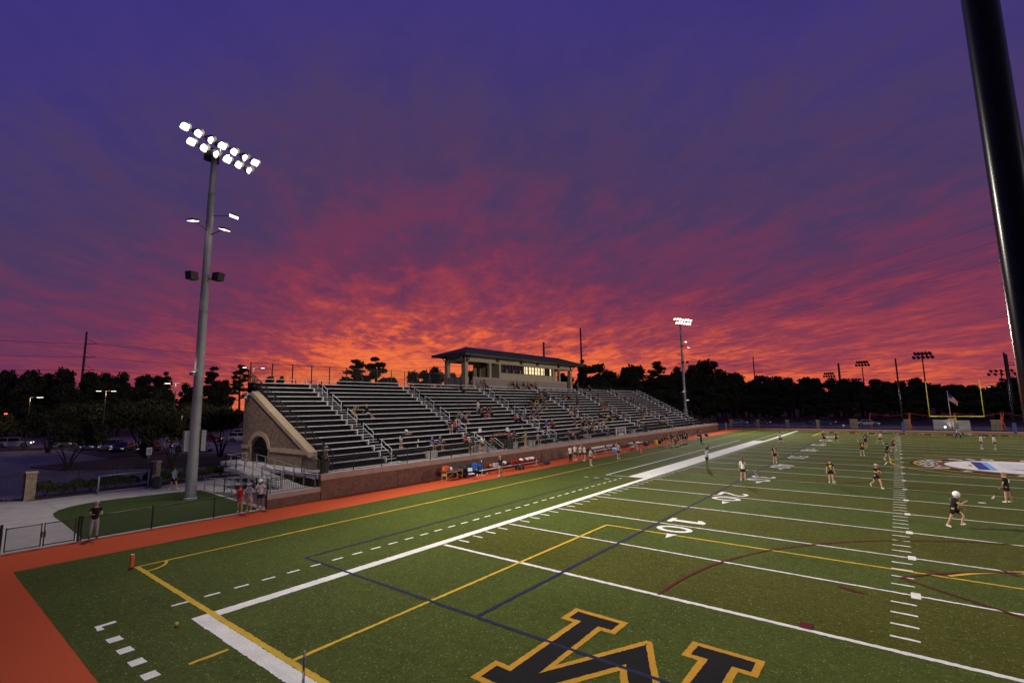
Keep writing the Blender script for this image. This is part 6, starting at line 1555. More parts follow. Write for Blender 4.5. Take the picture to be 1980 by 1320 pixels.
(-21.8, 38.24, 4.553, 'sitback', -15, 'black', 'sh:palegrey', 'bun:brown', '', 'spectator with outstretched bare legs right of the purple top', 1.0, 'l'),
(-20.99, 32.21, 4.128, 'sit', 0, 'red', 'tr:navy', 'short:black', '', 'spectator in bright red seated left of the third aisle standing person', 1.0, 'l'),
(-20.99, 33.15, 4.128, 'sitf', 0, 'red2', 'tr:black', 'short:black', '', 'spectator in dark red bending beside the bright red one', 1.0, 'l'),
(-19.36, 36.59, 3.276, 'sit', 0, 'blue', 'sh:tan', 'short:grey', '', 'grey haired spectator in blue beside the third aisle rail', 1.0, 'l'),
(-19.36, 37.9, 3.276, 'sit', 0, 'red', 'tr:red2', 'short:grey', '', 'grey haired spectator in red right of the one in blue', 1.0, 'l'),
(-26.67, 52.59, 7.109, 'sit', 0, 'red2', 'sh:tan', 'bun:brown', '', 'left one of a dark red pair high in the middle seats', 1.0, 'l'),
(-26.67, 53.88, 7.109, 'sit', 0, 'red2', 'tr:black', 'short:brown', '', 'right one of a dark red pair high in the middle seats', 1.0, 'l'),
(-23.15, 51.28, 4.975, 'stand', 0, 'navy', 'sh:palegrey', 'short:brown', '', 'person in navy shirt standing above the fourth aisle rail', 1.0, 'm'),
(-24.77, 53.78, 5.827, 'stand', 180, 'black', 'tr:black', 'long:blond', '', 'person in black with blond hair standing behind the navy shirted one', 1.0, 'l'),
(-21.8, 46.58, 4.553, 'sitf', 0, 'white', 'sh:tan', 'long:brown', '', 'spectator in white leaning forward beside the fourth aisle', 1.0, 'l'),
(-21.8, 47.9, 4.553, 'sit', 0, 'black', 'sh:tan', 'bun:brown', '', 'spectator in black right of the white shirted one leaning forward', 1.0, 'l'),
(-19.36, 43.62, 3.276, 'sit', 0, 'dgrey', 'sh:palegrey', 'bun:brown', '', 'spectator in dark grey at the left of the large lower crowd', 1.0, 'l'),
(-19.36, 45.63, 3.276, 'sitf', 0, 'tan', 'tr:black', 'bun:brown', '', 'spectator in tan in the large lower crowd left of the fifth aisle', 1.0, 'l'),
(-19.36, 46.66, 3.276, 'sit', 10, 'black', 'sh:tan', 'short:black', '', 'spectator in black in the large lower crowd left of the fifth aisle', 1.0, 'l'),
(-19.36, 47.42, 3.276, 'sit', -10, 'brown', 'tr:black', 'long:blond', '', 'spectator with golden hair in the large lower crowd left of the fifth aisle', 1.0, 'l'),
(-18.55, 47.16, 2.85, 'sitf', 5, 'black', 'sh:tan', 'short:brown', 'capk', 'spectator in black cap in the large lower crowd left of the fifth aisle', 1.0, 'l'),
(-17.74, 42.65, 2.424, 'sit', 0, 'olive', 'tr:black', 'bun:brown', '', 'spectator in olive in the large lower crowd left of the fifth aisle', 1.0, 'l'),
(-17.74, 43.62, 2.424, 'sit', 10, 'palegrey', 'sh:tan', 'short:black', '', 'spectator in pale grey in the large lower crowd left of the fifth aisle', 1.0, 'l'),
(-17.74, 44.61, 2.424, 'sitf', -10, 'paleblue', 'tr:black', 'long:blond', '', 'spectator in pale blue in the large lower crowd left of the fifth aisle', 1.0, 'l'),
(-17.74, 45.65, 2.424, 'sit', 5, 'black', 'sh:tan', 'short:brown', '', 'spectator in black, low in the large lower crowd left of the fifth aisle', 1.0, 'l'),
(-16.93, 37.6, 1.998, 'sitf', 0, 'dgrey', 'sh:tan', 'short:grey', '', 'low seated spectator in dark grey, leftmost of four above the walkway', 1.0, 'l'),
(-16.93, 38.1, 1.998, 'sitf', 0, 'red', 'tr:black', 'short:brown', '', 'low seated spectator in red of four above the walkway', 1.0, 'l'),
(-16.93, 39.11, 1.998, 'sitf', 0, 'white', 'sh:tan', 'bun:brown', '', 'low seated spectator in white of four above the walkway', 1.0, 'l'),
(-16.93, 39.76, 1.998, 'sitf', 0, 'blue', 'tr:black', 'short:black', '', 'low seated spectator in blue, rightmost of four above the walkway', 1.0, 'l'),
(-19.36, 50.07, 3.276, 'sitf', 0, 'teal', 'sh:tan', 'short:grey', '', 'spectator in teal at the fifth aisle', 1.0, 'l'),
(-20.99, 53.8, 4.128, 'sit', 8, 'navy', 'tr:black', 'short:brown', '', 'spectator in navy above the fifth aisle', 1.0, 'l'),
(-20.18, 53.13, 3.702, 'sitf', -8, 'navy', 'sh:tan', 'bun:brown', '', 'spectator in navy, right of the other navy one', 1.0, 'l'),
(-20.18, 55.38, 3.702, 'sit', 0, 'hivis', 'tr:black', 'short:black', '', 'spectator in bright yellow green', 1.0, 'l'),
(-20.18, 56.28, 3.702, 'sitf', 8, 'brown', 'sh:tan', 'short:grey', '', 'spectator right of the bright yellow green one', 1.0, 'l'),
(-20.18, 58.29, 3.702, 'sit', -8, 'navy', 'tr:black', 'short:brown', '', 'spectator in navy, far right of the bright yellow green one', 1.0, 'l'),
(-20.18, 60.81, 3.702, 'sitf', 0, 'brown', 'sh:tan', 'bun:brown', '', 'spectator in brown near the sixth aisle', 1.0, 'l'),
(-21.8, 59.19, 4.553, 'sit', 8, 'blue', 'tr:black', 'short:black', '', 'spectator in bright blue', 1.0, 'l'),
(-18.55, 50.81, 2.85, 'sitf', -8, 'gold', 'sh:tan', 'short:grey', '', 'spectator in gold and white at the fifth aisle', 1.0, 'l'),
(-23.42, 59.39, 5.405, 'sit', 0, 'red2', 'sh:tan', 'bun:brown', '', 'reddish dressed spectator, left of three high in the right seats', 1.0, 'l'),
(-23.42, 60.33, 5.405, 'sit', 0, 'red2', 'sh:tan', 'long:brown', '', 'reddish dressed spectator, middle of three high in the right seats', 1.0, 'l'),
(-23.42, 61.28, 5.405, 'sit', 0, 'red2', 'sh:tan', 'short:black', '', 'reddish dressed spectator, right of three high in the right seats', 1.0, 'l'),
(-25.59, 62.55, 6.253, 'stand', 0, 'navy', 'tr:black', 'short:black', '', 'person in dark clothes standing in the fifth aisle', 1.0, 'l'),
(-29.91, 66.91, 8.812, 'sit', 0, 'dgrey', 'tr:black', 'short:grey', '', 'lone grey haired spectator on the top row right of the press box', 1.0, 'l'),
(-29.64, 62.4, 8.382, 'stand', 0, 'dgrey', 'tr:dgrey', 'short:brown', '', 'person standing on the top row against the right press box column', 1.0, 'l'),
(-25.04, 75.03, 6.257, 'sit', 0, 'black', 'sh:tan', 'short:black', '', 'left one of two dark spectators high in the far right seats', 1.0, 'l'),
(-24.23, 74.65, 5.831, 'sitback', 0, 'dgrey', 'sh:palegrey', 'short:black', '', 'right one of two dark spectators high in the far right seats', 1.0, 'l'),
(-20.72, 67.89, 3.698, 'stand', 0, 'palegrey', 'tr:dgrey', 'short:black', '', 'person in pale grey standing in the far right seats', 1.0, 'l'),
(-20.99, 71.11, 4.128, 'sit', 0, 'brown', 'sh:tan', 'bun:brown', '', 'spectator of a small group in the far right seats, left', 1.0, 'l'),
(-20.99, 72.06, 4.128, 'sit', 0, 'dgrey', 'sh:tan', 'short:black', '', 'spectator of a small group in the far right seats, middle', 1.0, 'l'),
(-20.99, 73.76, 4.128, 'sit', 0, 'dgrey', 'sh:tan', 'short:brown', '', 'spectator of a small group in the far right seats, right', 1.0, 'l'),
(-20.18, 68.48, 3.702, 'sit', 0, 'black', 'sh:tan', 'bun:black', '', 'spectator of a small group in the far right seats, front', 1.0, 'l'),
(-20.18, 78.66, 3.702, 'sit', 0, 'brown', 'sh:tan', 'bun:brown', '', 'left one of two spectators near the far end of the stand', 1.0, 'l'),
(-20.18, 80.03, 3.702, 'sit', 0, 'dgrey', 'tr:black', 'bun:blond', '', 'right one of two spectators near the far end of the stand', 1.0, 'l'),
(-17.74, 70.47, 2.424, 'sit', 0, 'dgrey', 'tr:black', 'short:black', '', 'spectator in dark grey beside the yellow one near the far end', 1.0, 'l'),
(-17.74, 72.47, 2.424, 'sitf', 0, 'yellow', 'tr:black', 'bun:brown', '', 'spectator in bright yellow near the far end of the stand', 1.0, 'l'),
(-18.55, 63.12, 2.85, 'sitf', 0, 'yellow', 'tr:black', 'bun:brown', '', 'spectator in yellow at the sixth aisle rail', 1.0, 'l'),
(-16.93, 22.55, 1.998, 'sitf', 0, 'black', 'tr:black', 'short:black', 'red', 'musician in black beside the small stair, left of the band row', 1.0, 'l'),
(-17.74, 24.15, 2.424, 'sitf', 0, 'black', 'tr:black', 'bun:brown', '', 'musician in black beside the small stair, second of the band row', 1.0, 'l'),
(-17.74, 24.84, 2.424, 'sitf', 0, 'black', 'tr:black', 'short:brown', '', 'musician in black beside the small stair, third of the band row', 1.0, 'l'),
(-17.74, 25.53, 2.424, 'sitf', 0, 'black', 'tr:black', 'bun:black', '', 'musician in black beside the small stair, rightmost of the band row', 1.0, 'l'),
(-12.35, 58.6, 0.445, 'sitf', 0, 'blackgold', 'sh:black', 'bun:brown', '', 'player seated on the bench behind the crouching players, leftmost', 1.0, 'l'),
(-12.35, 59.7, 0.445, 'sit', 10, 'blackgold', 'sh:black', 'pony:blond', '', 'player seated on the bench behind the crouching players, with blond ponytail', 1.0, 'l'),
(-12.35, 61.2, 0.445, 'sit', -15, 'black', 'tr:black', 'short:black', '', 'person in black seated on the bench behind the crouching players', 1.0, 'm'),
(-12.55, 66.0, 0.445, 'sit', 0, 'blackgold', 'sh:black', 'bun:black', '', 'player seated behind the huddle, dark haired', 1.0, 'l'),
(-12.55, 68.6, 0.445, 'sitf', 0, 'blackgold', 'sh:black', 'bun:auburn', '', 'player seated behind the huddle, red haired', 1.0, 'l'),
(-12.85, 42.2, 0.445, 'sitf', -10, 'navy', 'tr:navy', 'bun:brown', '', 'person in navy seated on the bench behind the player in grey', 1.0, 'l'),
(-10.6, 63.3, 0.01, 'bend', -20, 'blackgold', 'sh:black', 'bun:brown', '', 'player bending down at the left edge of the huddle', 1.0, 'l'),
(-9.8, 66.6, 0.01, 'standwide', 200, 'blackgold', 'sh:black', 'pony:brown', '', 'player with brown ponytail standing at the front of the huddle', 1.0, 'l'),
]

# ================================================================== PEOPLE
M_SKIN = {'l': mat('skin_light', (.48, .26, .165), .55, namt=.06, spec=.3), 'm': mat('skin_mid', (.26, .135, .08), .55, namt=.06, spec=.3), 'd': mat('skin_dark', (.085, .045, .028), .5, namt=.06, spec=.35)}
CLOTH = {'black': (.014,.013,.015), 'blackgold': (.014,.013,.015), 'white': (.66,.62,.58), 'whitetee': (.60,.55,.56), 'grey': (.30,.30,.29), 'palegrey': (.45,.44,.43), 'dgrey': (.055,.057,.06), 'navy': (.018,.024,.055), 'red': (.42,.022,.03), 'red2': (.15,.015,.022),
         'tan': (.40,.28,.16), 'khaki': (.42,.31,.17), 'brown': (.10,.06,.038), 'blue': (.035,.06,.36), 'blue2': (.035,.055,.22), 'paleblue': (.26,.36,.55), 'skyblue': (.14,.28,.42), 'camo': (.14,.12,.07), 'olive': (.12,.13,.045), 'orange': (.48,.16,.045), 'pink': (.55,.06,.16), 'purple': (.20,.04,.28),
         'lime': (.40,.55,.05), 'teal': (.10,.25,.25), 'hivis': (.45,.66,.03), 'gold': (.60,.40,.06), 'yellow': (.60,.46,.03), 'rose': (.30,.17,.15), 'peach': (.50,.30,.24), 'dark': (.025,.024,.024), 'denim': (.10,.15,.26), 'blackgold9': (.014,.013,.015)}
HAIRC = {'black': (.010,.008,.007), 'brown': (.045,.024,.013), 'auburn': (.085,.03,.015), 'blond': (.25,.15,.06), 'grey': (.26,.25,.24), 'white': (.65,.62,.6), 'tan': (.44,.26,.17)}
def cloth(n): return mat('cloth_'+n, CLOTH[n], .85, nscale=14, namt=.12, spec=.2)
def hairm(n): return mat('hair_'+n, HAIRC[n], .6, nscale=30, namt=.3, spec=.3)
M_SHOEW = mat('white_shoe', (.70,.69,.67), .6); M_SHOEK = mat('dark_shoe', (.02,.02,.02), .6); M_EYE = mat('eye', (.02,.015,.012), .25)

def skin_mesh(V, E, Rr, name, sub=1):
    me = bpy.data.meshes.new(name); me.from_pydata([tuple(v) for v in V], E, []); me.update()
    o = bpy.data.objects.new(name, me); COL.objects.link(o)
    o.modifiers.new('skin', 'SKIN')
    if not me.skin_vertices: 
        bm = bmesh.new(); bm.from_mesh(me); bm.verts.layers.skin.verify(); bm.to_mesh(me); bm.free()
    sv = me.skin_vertices[0].data
    for i, r in enumerate(Rr): sv[i].radius = (r, r) if not isinstance(r, tuple) else r; sv[i].use_root = (i == 0)
    o.modifiers['skin'].use_smooth_shade = True
    if sub: s = o.modifiers.new('sub', 'SUBSURF'); s.levels = sub; s.render_levels = sub
    dg = bpy.context.evaluated_depsgraph_get(); out = bpy.data.meshes.new_from_object(o.evaluated_get(dg))
    bpy.data.objects.remove(o); out.name = name
    if len(out.polygons): out.polygons.foreach_set('use_smooth', [True]*len(out.polygons))
    return out

BASE = dict(lean=3, hL=0, hR=0, kL=2, kR=2, aL=5, aR=5, sL=4, sR=4, bL=9, bR=9, eL=14, eR=14, iL=0, iR=0, yaw=0, nod=0, fL=0, fR=0, side=0)
POSES = {
 'stand': dict(hR=-3, kR=2), 'standwide': dict(aL=12, aR=10, hL=6, kL=4, sR=18, bR=24, eR=6), 'run': dict(lean=16, hL=48, kL=62, hR=-14, kR=12, fL=-20, sL=-18, eL=70, sR=38, eR=80, bL=14, bR=10, iR=45, iL=20, fR=10),
 'jog': dict(lean=9, hL=26, kL=16, hR=-20, kR=38, fR=38, sL=10, eL=82, sR=26, eR=85, iL=50, iR=40, bL=14, bR=14),
 'walk': dict(lean=4, hL=20, kL=4, hR=-16, kR=16, fR=22, sL=-16, sR=22, eL=12, eR=22),
 'handhead': dict(bL=14, sL=10, eL=20, sR=105, bR=40, eR=118, iR=50, hL=8, kL=6, hR=-6, aL=8, aR=8), 'raise': dict(sR=172, bR=6, eR=6, sL=6, aL=7, aR=9, hR=-12, kR=4, hL=4, yaw=0),
 'reach': dict(lean=12, sL=62, sR=74, eL=16, eR=20, hL=26, kL=24, hR=-14, kR=12, fR=16), 'lunge': dict(lean=20, hL=42, kL=50, aL=20, aR=24, hR=-12, kR=10, sL=40, sR=46, eL=40, eR=30, bL=26, bR=20),
 'handhip': dict(sL=-14, bL=42, eL=70, iL=58, sR=-14, bR=42, eR=70, iR=58, aL=8, aR=8), 'armscross': dict(sL=28, eL=92, iL=62, sR=32, eR=96, iR=62, bL=12, bR=12, aL=7, aR=7),
 'bend': dict(lean=48, hL=10, kL=16, hR=4, kR=14, sL=58, sR=50, eL=14, eR=20, aL=9, aR=9, nod=12), 'lean': dict(lean=10, sL=34, eL=58, iL=24, sR=38, eR=52, iR=24, hR=-4, aL=6, aR=6, yaw=10),
 'leanf': dict(lean=26, sL=50, eL=30, sR=62, eR=18, hL=8, kL=10, hR=-14, kR=18, fR=20, nod=-8), 'leanf2': dict(lean=10, sL=30, eL=28, bL=22, sR=24, eR=20, bR=26, aL=8, aR=8),
 'sit': dict(lean=12, hL=84, kL=84, hR=82, kR=80, aL=9, aR=9, sL=38, eL=42, sR=34, eR=48, iL=20, iR=20, seat=1), 'sitf': dict(lean=34, hL=84, kL=86, hR=84, kR=80, aL=11, aR=11, sL=66, eL=62, sR=62, eR=70, iL=34, iR=30, nod=8, seat=1),
 'sitback': dict(lean=-12, hL=76, kL=42, hR=80, kR=54, aL=7, aR=9, sL=-34, eL=10, sR=-30, eR=12, bL=16, bR=16, fL=22, fR=14, nod=-6, seat=1), 'sitchair': dict(lean=6, hL=86, kL=88, hR=84, kR=84, aL=8, aR=8, sL=44, eL=46, sR=40, eR=50, seat=2), 'sitlow': dict(lean=30, hL=96, kL=104, hR=92, kR=100, aL=14, aR=14, sL=66, eL=48, sR=62, eR=52, seat=3)}
def fk(name):
    q = dict(BASE); q.update(POSES[name]); J = {}
    s, c = math.sin, math.cos
    ln = R(q['lean']); d = Vector((0, s(ln), c(ln))); nrm = Vector((0, c(ln), -s(ln)))
    P0 = Vector((0,0,0)); J['pelvis'] = P0; J['waist'] = P0+d*.17; J['chest'] = P0+d*.36; J['neckb'] = P0+d*.485
    hn = ln*.45+R(q['nod']); dh = Vector((0, s(hn), c(hn))); J['neck'] = J['neckb']+dh*.07; J['head'] = J['neckb']+dh*.185+Vector((0, .015, 0)); J['top'] = J['head']+dh*.075; J['jaw'] = J['head']-dh*.055+Vector((0, c(hn)*.045, -s(hn)*.045)); J['nose'] = J['head']+Vector((0, c(hn)*.108, -s(hn)*.108))-dh*.012
    J['hdir'] = dh; J['hn'] = hn; J['yaw'] = q['yaw']
    for S, sg in (('L', -1), ('R', 1)):
        sh = J['neckb']-d*.055+Vector((sg*.172, 0, 0)); J['sh'+S] = sh
        f = R(q['s'+S])+ln*.5; b = R(q['b'+S]); u = Vector((sg*s(b), c(b)*s(f), -c(b)*c(f))); J['el'+S] = sh+u*.285
        f2 = f+R(q['e'+S]); b2 = b-R(q['i'+S]); u2 = Vector((sg*s(b2), c(b2)*s(f2), -c(b2)*c(f2))); J['wr'+S] = J['el'+S]+u2*.245; J['pa'+S] = J['wr'+S]+u2*.055; J['hd'+S] = u2
        hp = Vector((sg*.088, 0, -.045)); J['hip'+S] = hp; h = R(q['h'+S]); a = R(q['a'+S])*(.55 if q.get('seat') else .5)
        t = Vector((sg*s(a), c(a)*s(h), -c(a)*c(h))); J['kn'+S] = hp+t*.42; h2 = h-R(q['k'+S]); t2 = Vector((sg*s(a*.35), s(h2), -c(h2)*c(a*.35))); J['an'+S] = J['kn'+S]+t2*.40
        fp = R(q['f'+S]); J['to'+S] = J['an'+S]+Vector((sg*.03, c(fp)*.165, -s(fp)*.165-.035)); J['he'+S] = J['an'+S]+Vector((0, -.045*c(fp), -.045+.045*s(fp)))
    low = min(min(J['to'+S].z-.035, J['he'+S].z-.03) for S in 'LR')
    lift = -low
    if q.get('seat') == 1: lift = .105
    elif q.get('seat') == 2: lift = .46+.1
    for k in J:
        if isinstance(J[k], Vector) and k not in ('hdir', 'hdL', 'hdR'): J[k] = J[k]+Vector((0, 0, lift))
    return J
def body_parts(J, pose):
    out = {}
    V, E, Q = [], [], []
    def n(v, r, par=None):
        V.append(v); Q.append(r)
        if par is not None: E.append((par, len(V)-1))
        return len(V)-1
    pe = n(J['pelvis'], .112); wa = n(J['waist'], .098, pe); ch = n(J['chest'], .118, wa); nb = n(J['neckb'], .068, ch); ne = n(J['neck'], .050, nb); hd = n(J['head'], .082, ne); tp = n(J['top'], .064, hd)
    n(J['jaw'], .045, hd); n(J['nose'], .013, hd)
    for S, sg in (('L', -1), ('R', 1)):
        n(J['head']+Vector((sg*.088, 0, -.005)), .014, hd)
        sh = n(J['sh'+S], .056, nb); el = n(J['el'+S], .039, sh); wr = n(J['wr'+S], .027, el); pa = n(J['pa'+S], .030, wr)
        u = J['hd'+S]; side = u.cross(Vector((0, 1, 0.2))).normalized() if abs(u.y) < .9 else Vector((1, 0, 0)); nr = u.cross(side).normalized()
        for i, L in enumerate((.062, .074, .069, .054)):
            b0 = J['pa'+S]+side*(i-1.5)*.019+u*.022; f1 = n(b0+u*L*.5, .0095, pa); n(b0+u*L+nr*.022*(1 if sg > 0 else 1), .0075, f1)
        tb = n(J['wr'+S]+side*-.032+u*.035, .011, pa); n(J['wr'+S]+side*-.05+u*.075+nr*.012, .009, tb)
        hp = n(J['hip'+S], .096, pe); kn = n(J['kn'+S], .060, hp); mid = n(J['kn'+S].lerp(J['an'+S], .35), .058, kn); an = n(J['an'+S], .036, mid); n(J['to'+S], .03, an); n(J['he'+S], .032, an)
    out['body'] = skin_mesh(V, E, Q, 'body')
    # shirt: torso and half sleeves
    V, E, Q = [], [], []
    hem = n(J['pelvis']-Vector((0,0,.10)), .168); h2 = n(J['pelvis'].lerp(J['waist'], .3), .158, hem); wa = n(J['waist'], .148, h2); ch = n(J['chest'], .156, wa); nb = n(J['neckb']-Vector((0,0,.012)), .075, ch)
    for S in 'LR':
        sh = n(J['sh'+S], .076, nb); n(J['sh'+S].lerp(J['el'+S], .62), .062, sh)
    out['shirt'] = skin_mesh(V, E, Q, 'shirt')
    for kind, ends in (('shorts', .60), ('skirt', .82)):
        V, E, Q = [], [], []
        wa = n(J['pelvis'].lerp(J['waist'], .5), .136); pe = n(J['pelvis'], .150, wa)
        for S in 'LR':
            hp = n(J['hip'+S], .124, pe); md = n(J['hip'+S].lerp(J['kn'+S], ends*.6), .116 if kind == 'shorts' else .135, hp); n(J['hip'+S].lerp(J['kn'+S], ends), .112 if kind == 'shorts' else .145, md)
        out[kind] = skin_mesh(V, E, Q, kind)
    V, E, Q = [], [], []
    wa = n(J['pelvis'].lerp(J['waist'], .5), .134); pe = n(J['pelvis'], .146, wa)
    for S in 'LR':
        hp = n(J['hip'+S], .116, pe); kn = n(J['kn'+S], .080, hp); n(J['kn'+S].lerp(J['an'+S], .5), .066, kn); n(J['an'+S]+Vector((0,0,.02)), .058, len(V)-1)
    out['trousers'] = skin_mesh(V, E, Q, 'trousers')
    for S in 'LR':
        V, E, Q = [], [], []
        a = n(J['an'+S]+Vector((0,0,-.01)), .044); n(J['to'+S], .042, a); n(J['he'+S], .044, a); n(J['an'+S].lerp(J['kn'+S], .14), .040, a)
        out['shoe'+S] = skin_mesh(V, E, Q, 'shoe')
    return out
# hair and headwear, in head coordinates (origin at the head centre, +Y forward, +Z up)
def dome(r, lims, sq=(1, 1, 1), nu=18, nv=7, off=(0, 0, 0)):
    """shell on a sphere from the crown down to an azimuth dependent limit (deg elevation): front, side, back"""
    m = MB(); vs = [(off[0], off[1], r*sq[2]+off[2])]
    for j in range(1, nv+1):
        for i in range(nu):
            a = 2*PI*i/nu; ct = math.cos(a); lim = lims[1]+(lims[0]-lims[1])*max(0, ct)**1.5+(lims[2]-lims[1])*max(0, -ct)
            e = R(90-(90-lim)*j/nv); vs.append((math.sin(a)*math.cos(e)*r*sq[0]+off[0], math.cos(a)*math.cos(e)*r*sq[1]+off[1], math.sin(e)*r*sq[2]+off[2]))
    fs = [(0, 1+i, 1+(i+1)%nu) for i in range(nu)]
    for j in range(nv-1):
        for i in range(nu): fs.append((1+j*nu+i, 1+(j+1)*nu+i, 1+(j+1)*nu+(i+1)%nu, 1+j*nu+(i+1)%nu))
    m.add(vs, fs); return m
def mesh_of(m, name):
    o = m.build(name, [], base=False, smooth=True, recalc=True); d = o.data; bpy.data.objects.remove(o); return d
HEADW = {}
m = dome(.130, (16, -24, -44), (.86, 1.0, 1.0)); HEADW['short'] = mesh_of(m, 'hair')
m = dome(.131, (18, -28, -48), (.88, 1.0, 1.0)); m.tube([(0,-.10,.02),(0,-.13,-.10),(.01,-.135,-.26),(.0,-.12,-.40)], [.085,.085,.07,.02], 8); HEADW['long'] = mesh_of(m, 'hair')
m = dome(.130, (18, -22, -36), (.86, 1.0, 1.0)); m.tube([(0,-.11,.05),(0,-.19,.05),(0,-.22,-.08),(.01,-.2,-.24)], [.03,.045,.04,.01], 8); HEADW['pony'] = mesh_of(m, 'hair')
m = dome(.130, (18, -22, -36), (.86, 1.0, 1.0)); m.lathe((0,-.125,.06), [(.01,-.05),(.045,-.03),(.055,0),(.045,.03),(.01,.05)], 10); HEADW['bun'] = mesh_of(m, 'hair')
m = dome(.122, (70, 60, 40), (.86, .98, 1.0)); HEADW['bald'] = mesh_of(m, 'hair')
m = dome(.139, (12, 5, -8), (.88, 1.0, .98)); m.add([(-.085,.10,.035),(.085,.10,.035),(.07,.215,.018),(-.07,.215,.018),(-.085,.10,.025),(.085,.10,.025),(.07,.215,.008),(-.07,.215,.008)], [(0,1,2,3),(7,6,5,4),(0,4,5,1),(1,5,6,2),(2,6,7,3),(3,7,4,0)]); HEADW['cap'] = mesh_of(m, 'cap')
m = dome(.146, (14, -40, -50), (.86, 1.0, .98)); HEADW['helmet'] = mesh_of(m, 'helmet')
m = MB()
for z, rr in ((-.02,.152),(-.06,.148),(-.10,.138)): m.tube([(math.sin(R(a))*rr*.82, math.cos(R(a))*rr, z) for a in range(-70, 71, 14)], .007, 6)
for a in (-40, -15, 15, 40): m.tube([(math.sin(R(a))*.165*.82, math.cos(R(a))*.148, .03), (math.sin(R(a))*.15*.82, math.cos(R(a))*.138, -.12)], .006, 6)
HEADW['cage'] = mesh_of(m, 'face_cage')
m = MB(); m.lathe((0, 0, .035), [(.112,0),(.118,.012),(.112,.034)], 20); m.v = [(p[0], p[1]*1.1, p[2]-p[1]*.15) for p in m.v]; HEADW['band'] = mesh_of(m, 'headband')
m = MB(); m.v += []; m.lathe((0, 0, .035), [(.114,0),(.12,.012),(.114,.04)], 20); m.v = [(p[0], p[1]*1.1, p[2]) for p in m.v]
m.add([(-.08,.11,.045),(.08,.11,.045),(.06,.2,.03),(-.06,.2,.03),(-.08,.11,.037),(.08,.11,.037),(.06,.2,.022),(-.06,.2,.022)], [(0,1,2,3),(7,6,5,4),(0,4,5,1),(1,5,6,2),(2,6,7,3),(3,7,4,0)]); HEADW['visor'] = mesh_of(m, 'visor')
m = MB(); m.lathe((0,0,0), [(.002,-.012),(.010,-.008),(.012,0),(.010,.008),(.002,.012)], 8); HEADW['eye'] = mesh_of(m, 'eye')
m = MB(); m.box(-.028, 0, -.006, .028, .008, .006); HEADW['mouth'] = mesh_of(m, 'mouth')
m = MB(); m.poly([(0,0)]*0 or [(-.11,-.055),(.11,-.055),(.12,.06),(-.12,.06)], 0); m.v = [(p[0], 0, p[1]) for p in m.v]; m.add([(p[0], -.012, p[2]) for p in m.v[:4]], [(0,1,2,3)]); HEADW['panel'] = mesh_of(m, 'jersey_lettering')
M_MOUTH = mat('lips', (.30, .10, .085), .5)
PBODY, PJ = {}, {}
def person(x, y, z, pose, face, shirt, bot, hair, hat, label, sc, skn):
    if pose not in PBODY: PJ[pose] = fk(pose); PBODY[pose] = body_parts(PJ[pose], pose)
    B, J = PBODY[pose], PJ[pose]
    grp = None
    t = thing('person', label, 'person', (x, y, z), R(face-90)); t.scale = (sc*.98, sc*.98, sc)
    def sub(name, data, m, loc=None, rot=None, par=None, scale=None):
        if not data.materials: data.materials.append(m)
        o = bpy.data.objects.new(name, data); COL.objects.link(o); o.parent = par or t
        o.material_slots[0].link = 'OBJECT'; o.material_slots[0].material = m
        if loc is not None: o.location = loc
        if rot is not None: o.rotation_euler = rot
        if scale is not None: o.scale = scale
        return o
    sub('body', B['body'], M_SKIN[skn])
    sub('shirt', B['shirt'], cloth(shirt))
    kind, colr = bot.split(':'); kn = {'sh': 'shorts', 'tr': 'trousers', 'sk': 'skirt'}[kind]; sub(kn, B[kn], cloth(colr))
    shoe = M_SHOEK if (kind == 'tr' or shirt in ('palegrey', 'grey') and colr == 'black') else M_SHOEW
    for S in 'LR': sub('shoe', B['shoe'+S], shoe)
    hs, hc = hair.split(':'); hr = (-J['hn'], 0, R(J['yaw'])); H = J['head']
    sub('hair', HEADW[hs], hairm(hc), H, hr)
    if hat:
        if hat == 'helmet': sub('helmet', HEADW['helmet'], M_WHITE, H, hr); sub('face_cage', HEADW['cage'], M_WHITE, H, hr)
        elif hat in ('band', 'pink'): sub('headband', HEADW['band'], M_WHITE if hat == 'band' else cloth('pink'), H, hr)
        elif hat == 'visor': sub('visor', HEADW['visor'], M_WHITE, H, hr)
        else: sub('cap', HEADW['cap'], {'capw': M_WHITE, 'captan': cloth('tan'), 'capk': cloth('black'), 'red': cloth('red')}[hat], H, hr)
    hm = Matrix.Rotation(-J['hn'], 3, 'X')
    for sx in (-.034, .034): sub('eye', HEADW['eye'], M_EYE, H+hm @ Vector((sx, .086, .012)), hr)
    sub('mouth', HEADW['mouth'], M_MOUTH, H+hm @ Vector((0, .086, -.058)), hr)
    if shirt.startswith('blackgold'):
        ln = R({**BASE, **POSES[pose]}['lean']); d = (J['neckb']-J['pelvis']).normalized(); f = Vector((0, d.z, -d.y))
        sub('jersey_lettering', HEADW['panel'], cloth('gold'), J['chest']+f*.162-d*.02, (-ln, 0, 0), scale=(.8, 1, .8))
        sub('jersey_number', HEADW['panel'], cloth('gold'), J['waist']+f*.158-d*.02, (-ln, 0, 0), scale=(.62, 1, 1.5)) if shirt != 'blackgold9' else nine(sub, J, f, d, ln)
        sub('back_number', HEADW['panel'], M_WHITE, J['chest']-f*.162-d*.06, (-ln, 0, PI), scale=(.6, 1, 1.5))
    return t
